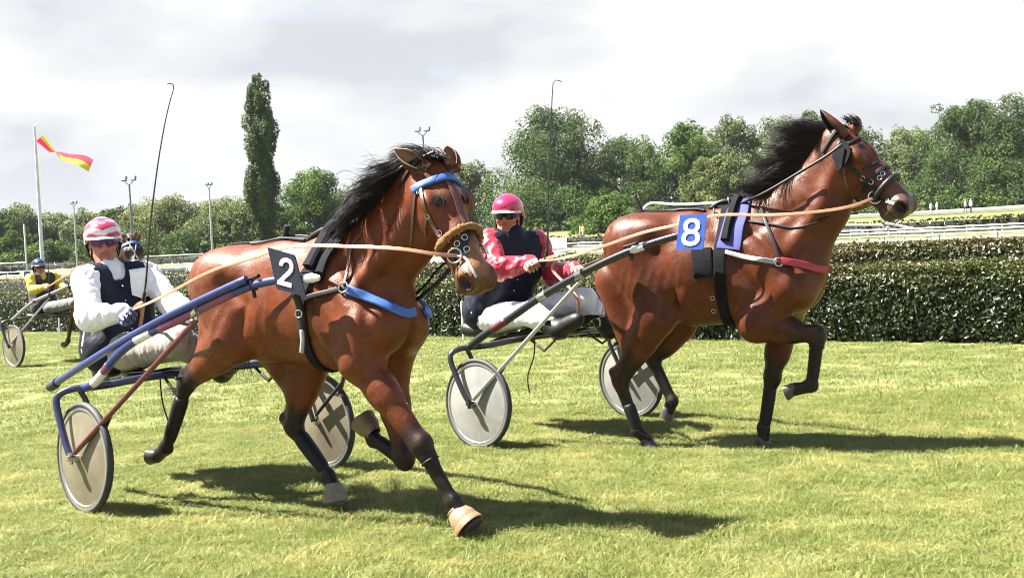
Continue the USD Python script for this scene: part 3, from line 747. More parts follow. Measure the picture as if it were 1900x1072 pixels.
def horse_prims(J, C, g=1.0):
    """soft parts of a horse from its joints J (own axes, x forward) and colours C"""
    bay, dk, bl, mz = C['coat'], C['dark'], C['leg'], C['muzzle']
    A = lambda *q: np.array(q, float)
    P = []
    def rc(a, b, r1, r2, k=0.06, sq=1.0, col=bay, sub=False): P.append(Prim(a, b, (r1 * g, r2 * g), k, sub, sq, col=col))
    def el(c, rad, k=0.06, R=None, col=bay, sub=False): P.append(Prim(c, None, 0.1, k, sub, rad=np.asarray(rad) * g, R=R, col=col))
    w, cr, rf, rr, pv = J['withers'], J['croup'], J['rib_f'], J['rib_r'], J['pelvis']
    # trunk
    rc(rf, rr, J['rr'][0] / g, J['rr'][1] / g, 0.05, 0.70)
    rc(rr, pv, J['rr'][1] / g * 0.94, J['rr'][2] / g, 0.12, 0.80)
    rc(rf + A(0.02, 0, 0.02), rf + A(J['chest_x'] - rf[0] - 0.17, 0, -0.05), 0.27, 0.215, 0.12, 0.84)
    rc(w - A(0, 0, 0.11), (w + cr) / 2 - A(0, 0, 0.135), 0.10, 0.12, 0.14, 0.8)
    rc((w + cr) / 2 - A(0, 0, 0.14), cr - A(0, 0, 0.13), 0.12, 0.13, 0.14, 1.15)
    rc(w - A(-0.10, 0, 0.07), w - A(0.16, 0, 0.075), 0.055, 0.06, 0.14, 0.8)
    for s in (-1, 1):
        S = A(1, s, 1)
        el(cr * A(1, 0, 1) + A(0.02, 0.125 * s, -0.175), (0.24, 0.145, 0.165), 0.12)
        el(cr * A(1, 0, 1) + A(0.12, 0.185 * s, -0.15), (0.08, 0.05, 0.06), 0.12)          # point of the hip
        # chest muscle and shoulder blade
        el(A(J['chest_x'] - 0.11, 0.115 * s, J['sh_z'] - 0.02), (0.125, 0.115, 0.155), 0.06)
        rc(w + A(0.00, 0.10 * s, -0.20), A(J['chest_x'] - 0.17, 0.185 * s, J['sh_z']), 0.11, 0.115, 0.08)
    # neck
    nb, nm, nt = J['neck_b'], J['neck_m'], J['neck_t']
    rc(nb, nm, J['nr'][0] / g, J['nr'][1] / g, 0.10, 0.52)
    rc(nm, nt, J['nr'][1] / g, J['nr'][2] / g, 0.06, 0.62)
    cu = unit(np.cross(nt - nb, [0, 1.0, 0])); cu = cu if cu[2] > 0 else -cu
    rc(w + A(-0.03, 0, -0.10), nm + cu * (J['nr'][1] - 0.075), 0.08, 0.06, 0.12, 0.9)
    rc(nm + cu * (J['nr'][1] - 0.075), nt + cu * (J['nr'][2] - 0.06), 0.06, 0.06, 0.10, 0.9)
    for s in (-1, 1):                                                           # jugular groove and neck muscle
        o = A(0, s, 0)
        rc(nb + o * 0.165 - cu * 0.10, nm + o * 0.115 - cu * 0.06, 0.05, 0.05, 0.07)
        rc(nm + o * 0.115 - cu * 0.06, nt + o * 0.085 - cu * 0.03, 0.05, 0.035, 0.06)
    # legs
    lw = J.get('lw', 1.10)
    lr = lambda a, b, r1, r2, *q, **w_: rc(a, b, r1 * lw, r2 * lw, *q, **w_)
    le = lambda c, rad, kk=0.03, **w_: el(c, np.asarray(rad) * (lw * 0.80), kk * 1.8, **w_)
    for key in ('fr', 'fl'):
        L = J[key]; s = -1 if key == 'fr' else 1
        sh = A(J['chest_x'] - 0.17, 0.175 * s, J['sh_z'] - 0.02)
        el_, kn, fe, ho = L['elbow'], L['knee'], L['fetlock'], L['hoof']
        rc(sh, el_, 0.125, 0.115, 0.07); rc(w + A(-0.10, 0.17 * s, -0.36), el_ + A(-0.03, 0, 0.03), 0.12, 0.105, 0.10)   # triceps
        ax = unit(kn - el_); fw = np.cross([0, 1.0, 0], ax); fw = fw if fw[0] * 1 + 0.0 > 0 else -fw
        rc(el_, el_ + ax * 0.24, 0.108, 0.088, 0.05, 0.9); rc(el_ + ax * 0.20, kn - ax * 0.05, 0.086, 0.058, 0.05)
        rc(el_ + ax * 0.06 + fw * 0.04 + A(0, 0.02 * s, 0), el_ + ax * 0.26 + fw * 0.02, 0.058, 0.04, 0.03)
        rc(el_ + ax * 0.05 - fw * 0.045, el_ + ax * 0.24 - fw * 0.018, 0.055, 0.036, 0.03)
        le(kn, (0.054, 0.050, 0.070), 0.04, col=bl); le(kn + fw * 0.012, (0.046, 0.046, 0.060), 0.03, col=bl)
        cx = unit(fe - kn); bk = np.cross(cx, [0, 1.0, 0]); bk = bk if bk @ (-fw) > 0 else -bk
        lr(kn, fe - cx * 0.02, 0.042, 0.031, 0.03, 0.85, col=bl); lr(kn + bk * 0.028 + cx * 0.03, fe + bk * 0.024 - cx * 0.02, 0.022, 0.021, 0.014, col=bl)
        le(fe, (0.044, 0.04, 0.046), 0.02, col=bl); le(fe + bk * 0.025, (0.032, 0.032, 0.036), 0.02, col=bl)
        lr(fe, ho, 0.036, 0.044, 0.02, col=bl)
    for key in ('hr', 'hl'):
        L = J[key]; s = -1 if key == 'hr' else 1
        hp, st, hk, fe, ho = L['hip'], L['stifle'], L['hock'], L['fetlock'], L['hoof']
        bt = A(J['butt_x'] + 0.16, 0.115 * s, hp[2] - 0.17)                             # buttock
        rc(cr + A(-0.10, 0.12 * s, -0.21), st, 0.175, 0.135, 0.08, 0.85)
        rc(bt, st * 0.42 + hk * 0.58 + unit(bt - st) * 0.01, 0.138, 0.075, 0.10, 0.8)
        rc(cr + A(-0.02, 0.14 * s, -0.22), st + A(0.01, 0, 0.02), 0.15, 0.12, 0.09, 0.8)
        ax = unit(hk - st)
        fw = np.cross([0, 1.0, 0], ax); fw = fw if fw[0] > 0 else -fw
        rc(st, st + ax * 0.2, 0.14, 0.11, 0.06, 0.8); rc(st + ax * 0.15, hk - ax * 0.02, 0.112, 0.058, 0.06, 0.8, col=bay)
        cx = unit(fe - hk)
        pt = hk - cx * 0.055 - fw * 0.045                                             # point of the hock
        lr(st * 0.35 + hk * 0.65 - fw * 0.035, pt, 0.032, 0.024, 0.04, col=dk)
        lr(pt, hk - fw * 0.02 + cx * 0.06, 0.030, 0.032, 0.03, col=bl)
        le(hk, (0.056, 0.046, 0.062), 0.03, col=bl)
        bk = np.cross(cx, [0, 1.0, 0]); bk = bk if bk @ (-fw) > 0 else -bk
        lr(hk, fe - cx * 0.02, 0.044, 0.033, 0.03, 0.85, col=bl); lr(hk + bk * 0.03 + cx * 0.04, fe + bk * 0.024 - cx * 0.02, 0.024, 0.021, 0.014, col=bl)
        le(fe, (0.044, 0.042, 0.046), 0.02, col=bl); le(fe + bk * 0.026, (0.032, 0.032, 0.036), 0.02, col=bl)
        lr(fe, ho, 0.036, 0.044, 0.02, col=bl)
    # head: own axes along the face, sideways, and out of the forehead
    H, o, k = J['head_R'], J['head_o'], J['head_k']
    hw = J.get('hw', 1.28)
    h = lambda x, y, z: o + H @ (np.array([x, y * hw, z * hw]) * k)
    def hc(a, b, r1, r2, kk=0.04, sq=1.0, col=bay, sub=False): P.append(Prim(h(*a), h(*b), (r1 * k * hw, r2 * k * hw), kk * k, sub, sq, col=col, axis=H[:, 1]))
    def he(c, rad, kk=0.03, col=bay, sub=False): P.append(Prim(h(*c), None, 0.1, kk * k, sub, rad=np.asarray(rad) * k * np.array([(1 + hw) / 2, hw, hw]), R=H, col=col))
    hc((-0.03, 0, -0.06), (0.16, 0, -0.06), 0.085, 0.092, 0.05, 0.95)
    hc((0.16, 0, -0.055), (0.36, 0, -0.055), 0.088, 0.066, 0.05, 0.90)
    hc((0.34, 0, -0.05), (0.52, 0, -0.062), 0.064, 0.066, 0.04, 0.90, mz)
    he((0.555, 0, -0.075), (0.068, 0.072, 0.064), 0.035, mz)
    for s in (-1, 1):
        he((0.13, 0.062 * s, -0.125), (0.135, 0.038, 0.115), 0.045)                     # cheek
        he((0.165, 0.088 * s, -0.012), (0.055, 0.030, 0.030), 0.03)                     # brow over the eye
        hc((0.20, 0.072 * s, -0.065), (0.38, 0.050 * s, -0.062), 0.022, 0.012, 0.03)    # facial crest
        he((0.570, 0.048 * s, -0.050), (0.056, 0.032, 0.046), 0.022, mz)                # nostril flare
        he((0.592, 0.072 * s, -0.050), (0.034, 0.026, 0.025), 0.010, C['nostril'], True)
    hc((0.14, 0, -0.165), (0.34, 0, -0.135), 0.052, 0.038, 0.05, 0.9)
    hc((0.34, 0, -0.135), (0.50, 0, -0.128), 0.036, 0.030, 0.035, 1.0, mz)
    he((0.535, 0, -0.142), (0.048, 0.042, 0.032), 0.022, C['lip'])
    for s in (-1, 1):
        hc((0.44, 0.055 * s, -0.112), (0.60, 0.045 * s, -0.115), 0.007, 0.009, 0.012, 1, bl, True)   # mouth slit
    return P, h

def ear_shape(b, tip, front, W, C):
    """a curled leaf open towards front, dark at the rim and tip"""
    ax = tip - b; L = np.linalg.norm(ax); ax = ax / L; f = unit(front - ax * (front @ ax)); l = np.cross(ax, f); n, m = 15, 17; V, T = [], []
    for wall in (1.0, 0.80):
        for i, q in enumerate(np.linspace(-0.16, 1, n)):
            w = W * (max(0.03, math.sin(math.pi * min(1, 0.30 + 0.70 * max(q, 0.0))) ** 0.8) if q > 0 else 0.80) * (1.0 if q < 0.999 else 0.15)
            half = math.radians(150 - 35 * max(q, 0) if q > 0.08 else 178)
            for j, a in enumerate(np.linspace(-half, half, m)):
                rr = w * wall; V.append(b + ax * L * q - f * rr * math.cos(a) * 0.85 + l * rr * math.sin(a) + f * L * 0.10 * math.sin(max(q, 0) * 2.2))
                e = max(abs(a) / half > 0.86, q > 0.80); T.append(np.asarray(C['eartip'] if (wall == 1.0 and e) else C['coat'] if wall == 1.0 else C.get('earin', C['coat'])))
    F = []
    for wl in (0, 1):
        for i in range(n - 1):
            for j in range(m - 1):
                k = wl * n * m + i * m + j; q = [[k, k + 1, k + m + 1], [k, k + m + 1, k + m]]; F += q if wl == 0 else [x[::-1] for x in q]
    for i in range(n - 1):
        for j, fl in ((0, 0), (m - 1, 1)):
            k = i * m + j; o = n * m; q = [[k, k + m, k + m + o], [k, k + m + o, k + o]]; F += q if fl == 0 else [x[::-1] for x in q]
    return np.array(V), np.array(F), np.array(T)

def make_horse(name, label, fr, J, C, coat, voxel=0.011, group=None, tailN=260, g=1.0):
    """the animal's body, eyes, hooves, mane and tail under one thing; returns what the harness needs"""
    prims, h = horse_prims(J, C, g)
    S = Solid(prims, voxel)
    if 'eye' not in J: J['eye'] = S.hit(fr.loc(CC), (fr.M @ ray(*J['eye_px']))[None], 0.0)[0]
    M = S.mesh(3)
    col = S.colours(M.vertices, 0.016)
    ed = np.linalg.norm(np.array(M.vertices) - J['eye'], axis=1) / J['head_k']; ek = np.clip(1.5 - ed / 0.040, 0, 1)[:, None] * 0.85; col = col * (1 - ek) + np.asarray(C['leg']) * 1.6 * ek
    V = np.array(M.vertices)
    # folds and muscle edges, as (points in the side view, width, depth; negative stands proud)
    w, cr, cx_ = J['withers'], J['croup'], J['chest_x']; sz = J['sh_z']; X = lambda p: np.array([p[0], p[2]])
    L8 = [([X(w) + [0.10, -0.16], [cx_ - 0.10, sz + 0.16], [cx_ - 0.06, sz - 0.02]], 0.032, 0.016), ([X(w) + [-0.16, -0.22], [cx_ - 0.36, sz - 0.02], X(J['fr']['elbow']) + [-0.11, 0.10]], 0.040, 0.016),
          ([X(w) + [-0.02, -0.18], [cx_ - 0.22, sz + 0.12]], 0.035, -0.008), ([X(cr) + [0.16, -0.20], X(J['hr']['stifle']) + [0.20, 0.22], X(J['hr']['stifle']) + [0.13, 0.02]], 0.055, 0.022),
          ([X(cr) + [-0.20, -0.10], X(cr) + [-0.26, -0.34], X(J['hr']['stifle']) + [-0.12, 0.06]], 0.028, 0.012), ([X(cr) + [-0.05, -0.22], X(J['hr']['stifle']) + [-0.02, 0.14]], 0.05, -0.010),
          ([X(J['neck_b']) + [0.10, -0.12], X(J['neck_m']) + [0.13, -0.05], X(J['neck_t']) + [0.08, -0.02]], 0.022, 0.010), ([X(w) + [0.06, -0.20], X(J['neck_m']) + [-0.04, 0.02]], 0.04, 0.008)]
    for i in range(7): L8.append(([[w[0] - 0.42 - 0.075 * i, w[2] - 0.42], [w[0] - 0.46 - 0.08 * i, w[2] - 0.60]], 0.018, -0.0016))
    nrm = np.array(M.vertex_normals); side = np.clip((np.abs(nrm[:, 1]) - 0.25) / 0.4, 0, 1); q = V[:, [0, 2]]; mv = np.zeros(len(V))
    for pts, wd, dep in L8:
        pts = np.array(pts, float); d = np.full(len(V), 9.0)
        for a, b in zip(pts[:-1], pts[1:]):
            ab = b - a; t_ = np.clip(((q - a) @ ab) / (ab @ ab), 0, 1); d = np.minimum(d, np.linalg.norm(q - a - t_[:, None] * ab, axis=1))
        mv += 1.15 * dep * np.exp(-(d / wd) ** 2)
    ch_ = np.exp(-(V[:, 1] / 0.022) ** 2) * np.clip((V[:, 0] - cx_ + 0.22) / 0.12, 0, 1) * np.clip((sz + 0.16 - V[:, 2]) / 0.1, 0, 1) * np.clip(nrm[:, 0] * 2, 0, 1)
    V = V - nrm * (0.020 * ch_)[:, None]
    hd = np.linalg.norm(V - h(0.25, 0, -0.05), axis=1) > 0.42 * J['head_k']
    M.vertices = V - nrm * (mv * side * hd * (np.abs(V[:, 1]) > 0.05))[:, None]; trimesh.smoothing.filter_taubin(M, lamb=0.5, nu=0.52, iterations=2); V = np.array(M.vertices)
    # the coat's own uneven colour, its black points, and shade painted above some
    m_ = meshkit.fbm(V * 2.6 + 3.0, 4, 41) + 0.5 * meshkit.fbm(V * 11, 3, 43); col = col * (0.55 + 0.62 * m_)[:, None]
    z = V[:, 2]
    def legdark(T, joints):
        for a, b, r0 in joints:
            ab = b - a; t = np.clip(((V - a) @ ab) / (ab @ ab), 0, 1); d = np.linalg.norm(V - a - t[:, None] * ab, axis=1)
            T = np.maximum(T, np.clip(1.5 - d / r0, 0, 1))
        return T
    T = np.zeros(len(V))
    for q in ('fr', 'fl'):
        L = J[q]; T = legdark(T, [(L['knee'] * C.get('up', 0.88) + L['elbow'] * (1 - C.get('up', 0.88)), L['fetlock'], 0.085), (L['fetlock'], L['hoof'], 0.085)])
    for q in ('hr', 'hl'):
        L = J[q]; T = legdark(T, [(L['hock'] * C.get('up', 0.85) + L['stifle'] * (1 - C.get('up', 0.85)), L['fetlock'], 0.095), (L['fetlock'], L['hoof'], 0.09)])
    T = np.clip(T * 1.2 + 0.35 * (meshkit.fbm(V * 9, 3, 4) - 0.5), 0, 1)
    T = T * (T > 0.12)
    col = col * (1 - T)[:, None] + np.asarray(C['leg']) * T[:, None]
    for s in (-1, 1):
        d = np.linalg.norm((V - h(0.590, 0.062 * s, -0.050)) / J['head_k'], axis=1); k = np.clip(1.7 - d / 0.032, 0, 1)[:, None]
        col = col * (1 - k) + np.asarray(C['nostril']) * k
    if 'snip' in C:
        c0, c1, r0, cc = C['snip']; d = np.linalg.norm((V - h(*c0)), axis=1) / J['head_k']; k = np.clip((r0 - d) / 0.03 + 0.8 * (meshkit.fbm(V * 30, 3, 8) - 0.5), 0, 1)[:, None] * c1
        col = col * (1 - k) + np.asarray(cc) * k
    t = thing(name, label, 'horse', fr.o, fr.deg, group)
    obj('body', M, coat, t, smooth=True, tint=col)
    for s in (-1, 1):
        p = J['eye'].copy(); n_ = S.grad(p[None])[0]; p = p - n_ * 0.0215 * J['head_k']
        if s > 0: p = J['head_o'] + J['head_R'] @ (((p - J['head_o']) @ J['head_R']) * [1, -1, 1]); n_ = J['head_R'] @ ((n_ @ J['head_R']) * [1, -1, 1])
        e = trimesh.creation.icosphere(2, 0.0275 * J['head_k']); e.apply_translation(p); eo = obj('eye', e, eye_mat, t, smooth=True)
        ax = J['head_R'][:, 0]; up = unit(np.cross(ax, n_)); up = up if up @ J['head_R'][:, 2] > 0 else -up; R_ = 0.0292 * J['head_k']
        for sg in (1, -1):
            ga = np.linspace(-1.25, 1.25, 11); arc = [p + R_ * 1.02 * (ax * math.sin(a_) + sg * up * math.cos(a_) * 0.62 + n_ * (0.62 + 0.2 * math.cos(a_))) for a_ in ga]
            obj('eyelid', tube(spline(arc, 16), np.r_[np.linspace(0.002, 0.005, 8), np.linspace(0.005, 0.002, 8)] * J['head_k'], 8), lid_mat, eo, smooth=True)
    for i, s in enumerate((-1, 1)):
        e0, e1 = [h(*J['ear'][i][j]) for j in (0, 1)]; ev, ef, ec = ear_shape(e0, e1, J['head_R'] @ np.array(J['ear_open'][i], float), 0.050 * J['head_k'], C)
        obj('ear', (ev, ef), coat, t, smooth=True, tint=ec)
    for q in ('fr', 'fl', 'hr', 'hl'):
        L = J[q]; u = L.get('hoof_up', unit(L['fetlock'] - L['hoof'] + np.array([0, 0, 0.0]))); c = L['hoof'] - u * L.get('hoof_drop', 0.055)
        toe = L.get('toe', np.array([1.0, 0, 0]))
        hm = hoof_mesh(c, np.asarray(toe, float), u, 0.066 * g, 0.082 * g)
        obj('hoof', hm, hoof_mat, t, smooth=40)
    return t, S, h

hair_black = usdkit.material(stage, LK + 'black_hair', {'p': ('principled_bsdf', {'base_color': (0.011, 0.0075, 0.006), 'roughness': 0.42, 'specular_ior_level': 0.28})}, [], surface='p.BSDF')
hair_brown = usdkit.material(stage, LK + 'brown_hair', {'p': ('principled_bsdf', {'base_color': (0.06, 0.025, 0.014), 'roughness': 0.4, 'specular_ior_level': 0.6})}, [], surface='p.BSDF')

def mane(name, parent, roots, flow, N, length, seed, width=0.0042, m=hair_black, lift=0.05, droop=0.12, lateral=0.05, curl=0.05):
    """strands from the crest line roots, blown along flow (function of 0..1 along the crest)"""
    r = np.random.default_rng(seed); R = spline(roots, 60); out = []
    lock = r.normal(size=(40, 3))
    for i in range(N):
        a = r.uniform(); p = R[int(a * 59)] + r.normal(0, 1, 3) * [0.012, 0.012, 0.008]
        k = lock[int(a * 39.9)]; d, L = flow(a); L = L * length * (0.55 + 0.5 * r.uniform() ** 0.6) * (1 + 0.12 * k[0])
        d = unit(np.asarray(d, float) + 0.11 * k + 0.06 * r.normal(size=3) * [1, 1, 1])
        n = 9; q = np.linspace(0, 1, n)[:, None]; sd = np.array([0, 1.0, 0]) * (lateral * k[1] + 0.02 * r.normal())
        ph = 3 * k[2] + r.uniform(0, 0.6)
        s = p + d * L * q + np.array([0, 0, 1.0]) * (lift * np.sin(q * 2.2) * L * 2 - droop * L * q ** 2) + sd * q ** 1.3 + curl * L * np.sin(q * 4.5 + ph) * q * unit(np.cross(d, [0, 1, 0.3]))
        out.append(s)
    return curves(name, out, width, m, parent)

def head_axes(poll, nose, dorsal):
    x = unit(nose - poll); z = unit(dorsal - x * (dorsal @ x)); y = np.cross(z, x)
    return np.array([x, y, z]).T

BAY = dict(coat=(0.086, 0.0205, 0.0060), dark=(0.03, 0.011, 0.006), leg=(0.0065, 0.005, 0.0045), muzzle=(0.066, 0.025, 0.012), nostril=(0.006, 0.004, 0.004), lip=(0.045, 0.035, 0.028), eartip=(0.012, 0.007, 0.005), earin=(0.20, 0.11, 0.07))

# the horse with the 2
FA = Frame(-0.815, 6.926, -36.0)
a_ = FA.seen
JA = dict(withers=a_(652, 436, 0), croup=a_(440, 464, 0), rib_f=a_(640, 572, 0), rib_r=a_(505, 570, 0), pelvis=a_(446, 548, 0), rr=(0.375, 0.325, 0.26), chest_x=0.26, butt_x=-1.36,
          sh_z=1.16, neck_b=a_(690, 500, 0), neck_m=a_(752, 430, 0), neck_t=a_(790, 345, 0), nr=(0.28, 0.212, 0.15),
          fr=dict(elbow=a_(672, 672, -0.19), knee=a_(784, 830, -0.15), fetlock=a_(842, 930, -0.13), hoof=a_(862, 960, -0.125)),
          fl=dict(elbow=a_(722, 690, 0.17), knee=a_(750, 852, 0.14), fetlock=a_(693, 812, 0.13), hoof=a_(678, 790, 0.13)),
          hr=dict(hip=a_(405, 530, -0.14), stifle=a_(432, 630, -0.19), hock=a_(346, 712, -0.15), fetlock=a_(309, 832, -0.13), hoof=a_(290, 846, -0.13)),
          hl=dict(hip=a_(470, 540, 0.14), stifle=a_(578, 655, 0.17), hock=a_(545, 792, 0.13), fetlock=a_(610, 882, 0.11), hoof=a_(623, 912, 0.105)))
JA['fr'].update(hoof_up=unit(JA['fr']['fetlock'] - JA['fr']['hoof'] + np.array([-0.10, 0, 0.06])), toe=(1, 0, 0.15), hoof_drop=0.075)
JA['fl'].update(hoof_up=unit(np.array([0.75, 0, -0.65])), toe=(-0.55, 0, -0.8), hoof_drop=0.06)
JA['hr'].update(hoof_up=unit(np.array([0.9, 0, -0.1])), toe=(-0.1, 0, -1), hoof_drop=0.055)
JA['hl'].update(hoof_up=unit(np.array([-0.15, 0, 1.0])), toe=(1, 0, 0.05), hoof_drop=0.07)
pollA, noseA = a_(806, 318, 0.0), a_(902, 512, -0.10)
JA['head_R'] = head_axes(pollA, noseA, np.array([0.85, -0.30, 0.35])); JA['head_o'] = pollA; JA['head_k'] = np.linalg.norm(noseA - pollA) / 0.60
def ear_at(J, P, hw=1.28):
    hw = J.get('hw', hw); q = (P - J['head_o']) @ J['head_R'] / J['head_k']; return tuple(q * [1, 1 / hw, 1 / hw])
JA['eye_px'] = (815, 372); JA['hw'] = 1.17
JA['ear'] = ((ear_at(JA, a_(786, 312, -0.075)), ear_at(JA, a_(733, 279, -0.13))), (ear_at(JA, a_(838, 312, 0.075)), ear_at(JA, a_(829, 272, 0.09)))); JA['ear_open'] = ((0.35, -0.55, 0.75), (0.45, -0.45, 0.8))
CA = dict(BAY, snip=((0.50, -0.02, -0.02), 0.75, 0.10, (0.18, 0.085, 0.036)))
horse_a, SA, hA = make_horse('horse', 'nearest bay horse with a blue browband and a fluffy noseband, trotting with the number 2', FA, JA, CA, COAT)

# the horse with the 8
FB = Frame(1.36, 8.99, -27.0)
b_ = FB.seen
JB = dict(withers=b_(1382, 388, 0), croup=b_(1193, 399, 0), rib_f=b_(1420, 500, 0), rib_r=b_(1285, 505, 0), pelvis=b_(1192, 490, 0), rr=(0.41, 0.385, 0.30), chest_x=0.94, butt_x=-0.76,
          sh_z=1.20, neck_b=b_(1452, 455, 0), neck_m=b_(1515, 378, 0), neck_t=b_(1550, 300, 0), nr=(0.335, 0.235, 0.155),
          fr=dict(elbow=b_(1405, 604, -0.19), knee=b_(1518, 622, -0.17), fetlock=b_(1507, 716, -0.15), hoof=b_(1474, 722, -0.15)),
          fl=dict(elbow=b_(1455, 600, 0.17), knee=b_(1432, 702, 0.14), fetlock=b_(1418, 795, 0.12), hoof=b_(1416, 815, 0.115)),
          hr=dict(hip=b_(1160, 480, -0.14), stifle=b_(1215, 590, -0.19), hock=b_(1151, 708, -0.14), fetlock=b_(1184, 800, -0.12), hoof=b_(1202, 818, -0.115)),
          hl=dict(hip=b_(1200, 490, 0.14), stifle=b_(1255, 600, 0.17), hock=b_(1209, 662, 0.14), fetlock=b_(1249, 744, 0.13), hoof=b_(1240, 762, 0.13)))
JB['fr'].update(hoof_up=unit(np.array([0.95, 0, 0.25])), toe=(0.05, 0, -1), hoof_drop=0.065)
JB['fl'].update(hoof_up=unit(np.array([-0.1, 0, 1.0])), toe=(1, 0, 0), hoof_drop=0.06)
JB['hr'].update(hoof_up=unit(np.array([-0.35, 0, 1.0])), toe=(1, 0, 0.2), hoof_drop=0.055)
JB['hl'].update(hoof_up=unit(np.array([0.45, 0, 0.9])), toe=(0.9, 0, -0.5), hoof_drop=0.06)
pollB, noseB = b_(1572, 252, 0.0), b_(1697, 372, -0.08)
JB['head_R'] = head_axes(pollB, noseB, np.array([0.75, -0.22, 0.62])); JB['head_o'] = pollB; JB['head_k'] = np.linalg.norm(noseB - pollB) / 0.60
JB['eye_px'] = (1597, 273); JB['ear'] = ((ear_at(JB, b_(1563, 248, -0.075)), ear_at(JB, b_(1525, 200, -0.09))), (ear_at(JB, b_(1583, 246, 0.07)), ear_at(JB, b_(1588, 214, 0.09)))); JB['ear_open'] = ((-0.2, -0.7, -0.5), (0.3, 0.8, 0.4))
CB = dict(BAY, up=0.66, coat=(0.060, 0.0145, 0.0050), dark=(0.05, 0.018, 0.010), muzzle=(0.060, 0.034, 0.024), lip=(0.05, 0.042, 0.04), eartip=(0.008, 0.006, 0.005), earin=(0.012, 0.009, 0.008), snip=((0.44, -0.03, -0.0), 0.7, 0.10, (0.11, 0.048, 0.027)))  # leg colour runs higher here: shade of the lower body painted in
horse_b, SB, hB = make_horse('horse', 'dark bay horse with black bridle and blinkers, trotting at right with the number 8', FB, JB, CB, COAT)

# ------------------------------------------------------------ sulkies
blue_paint = mat('blue_paint', (0.012, 0.024, 0.13), rough=0.36, coat=0.15, var=0.15, scale=30)
navy_paint = mat('navy_paint', (0.010, 0.012, 0.045), rough=0.28, coat=0.4, var=0.15, scale=30)
pink_paint = mat('magenta_paint', (0.16, 0.020, 0.085), rough=0.3, coat=0.4, var=0.3, scale=40)
red_paint = mat('dark_red_paint', (0.085, 0.010, 0.020), rough=0.3, coat=0.4, var=0.3, scale=30)
white_paint = mat('white_paint', (0.72, 0.72, 0.70), rough=0.4, var=0.12, scale=30)
black_paint = mat('black_paint', (0.012, 0.012, 0.014), rough=0.25, coat=0.4)
black_rubber = mat('black_rubber', (0.018, 0.018, 0.018), rough=0.7, var=0.2, scale=50)
black_cloth = mat('black_cloth', (0.007, 0.007, 0.009), rough=0.9, var=0.25, scale=25, bump=0.3, bscale=60, spec=0.15)
alloy = mat('alloy_rim', (0.55, 0.55, 0.56), rough=0.3, metal=0.9)
def disc_mat(name, col):
    """wheel cover of cloudy plastic with faint dirt, spokes showing through as paler rays"""
    return usdkit.material(stage, LK + name, {
        'tc': ('texture_coordinate', {}), 'g': ('geometry', {}), 'n': ('noise_texture', {'scale': 9.0, 'detail': 6.0, 'roughness': 0.65}), 'n2': ('noise_texture', {'scale': 60.0, 'detail': 3.0}),
        'mr': ('map_range', {'from_min': 0.3, 'from_max': 0.75, 'to_min': 1.08, 'to_max': 0.72}), 'hs': ('hsv', {'color': col}),
        'p': ('principled_bsdf', {'roughness': 0.34, 'specular_ior_level': 0.45}), 't': ('translucent_bsdf', {'color': tuple(min(1, c * 1.4) for c in col)}), 'm': ('mix_closure', {'fac': 0.25}),
        'b': ('bump', {'strength': 0.12, 'distance': 0.004})},
        [('g.position', 'n.vector'), ('g.position', 'n2.vector'), ('n.fac', 'mr.value'), ('mr.result', 'hs.value'), ('hs.color', 'p.base_color'), ('n2.fac', 'b.height'), ('b.normal', 'p.normal'),
         ('p.BSDF', 'm.closure1'), ('t.BSDF', 'm.closure2')], surface='m.closure')

def lathe_y(prof, seg=72):
    """profile of (radius, y) turned about the y axis"""
    m = trimesh.creation.revolve(np.array([(r, y) for r, y in prof]), sections=seg)   # about z
    m.apply_transform(trimesh.transformations.rotation_matrix(-math.pi / 2, [1, 0, 0])); return m

def wheel(t, c, yaw, camber, discm, side, D=0.72):
    """spoked wheel behind a smooth cover: cover > tyre, rim, hub, spokes"""
    R = D / 2; T = trimesh.transformations.rotation_matrix(math.radians(yaw), [0, 0, 1]) @ trimesh.transformations.rotation_matrix(math.radians(camber), [1, 0, 0]); T[:3, 3] = c
    def put(m): m.apply_transform(T); return m
    w = obj('wheel', put(lathe_y([(0.0, -0.050), (0.03, -0.049), (0.06, -0.043), (R - 0.055, -0.012), (R - 0.048, -0.006), (R - 0.048, 0.006), (R - 0.055, 0.012), (0.06, 0.043), (0.03, 0.049), (0.0, 0.050)])), discm, t, smooth=50)
    th = np.linspace(0, 2 * math.pi, 15)
    obj('tyre', put(lathe_y([(R - 0.019 + 0.020 * math.cos(a), 0.024 * math.sin(a)) for a in th])), black_rubber, w, smooth=True)
    obj('rim', put(lathe_y([(R - 0.056, -0.013), (R - 0.050, -0.019), (R - 0.036, -0.017), (R - 0.030, -0.019), (R - 0.028, 0.0), (R - 0.030, 0.019), (R - 0.036, 0.017), (R - 0.050, 0.019), (R - 0.056, 0.013)])), alloy, w, smooth=50)
    obj('hub', put(lathe_y([(0.0, -0.085), (0.012, -0.085), (0.014, -0.066), (0.026, -0.064), (0.028, -0.048), (0.028, 0.048), (0.026, 0.064), (0.014, 0.066), (0.012, 0.085), (0.0, 0.085)], 24)), steel, w, smooth=40)
    val = tube([[0, 0.0, R - 0.05], [0, -0.005, R - 0.085]], 0.004, 6); obj('valve', put(val), steel, w)
    return w

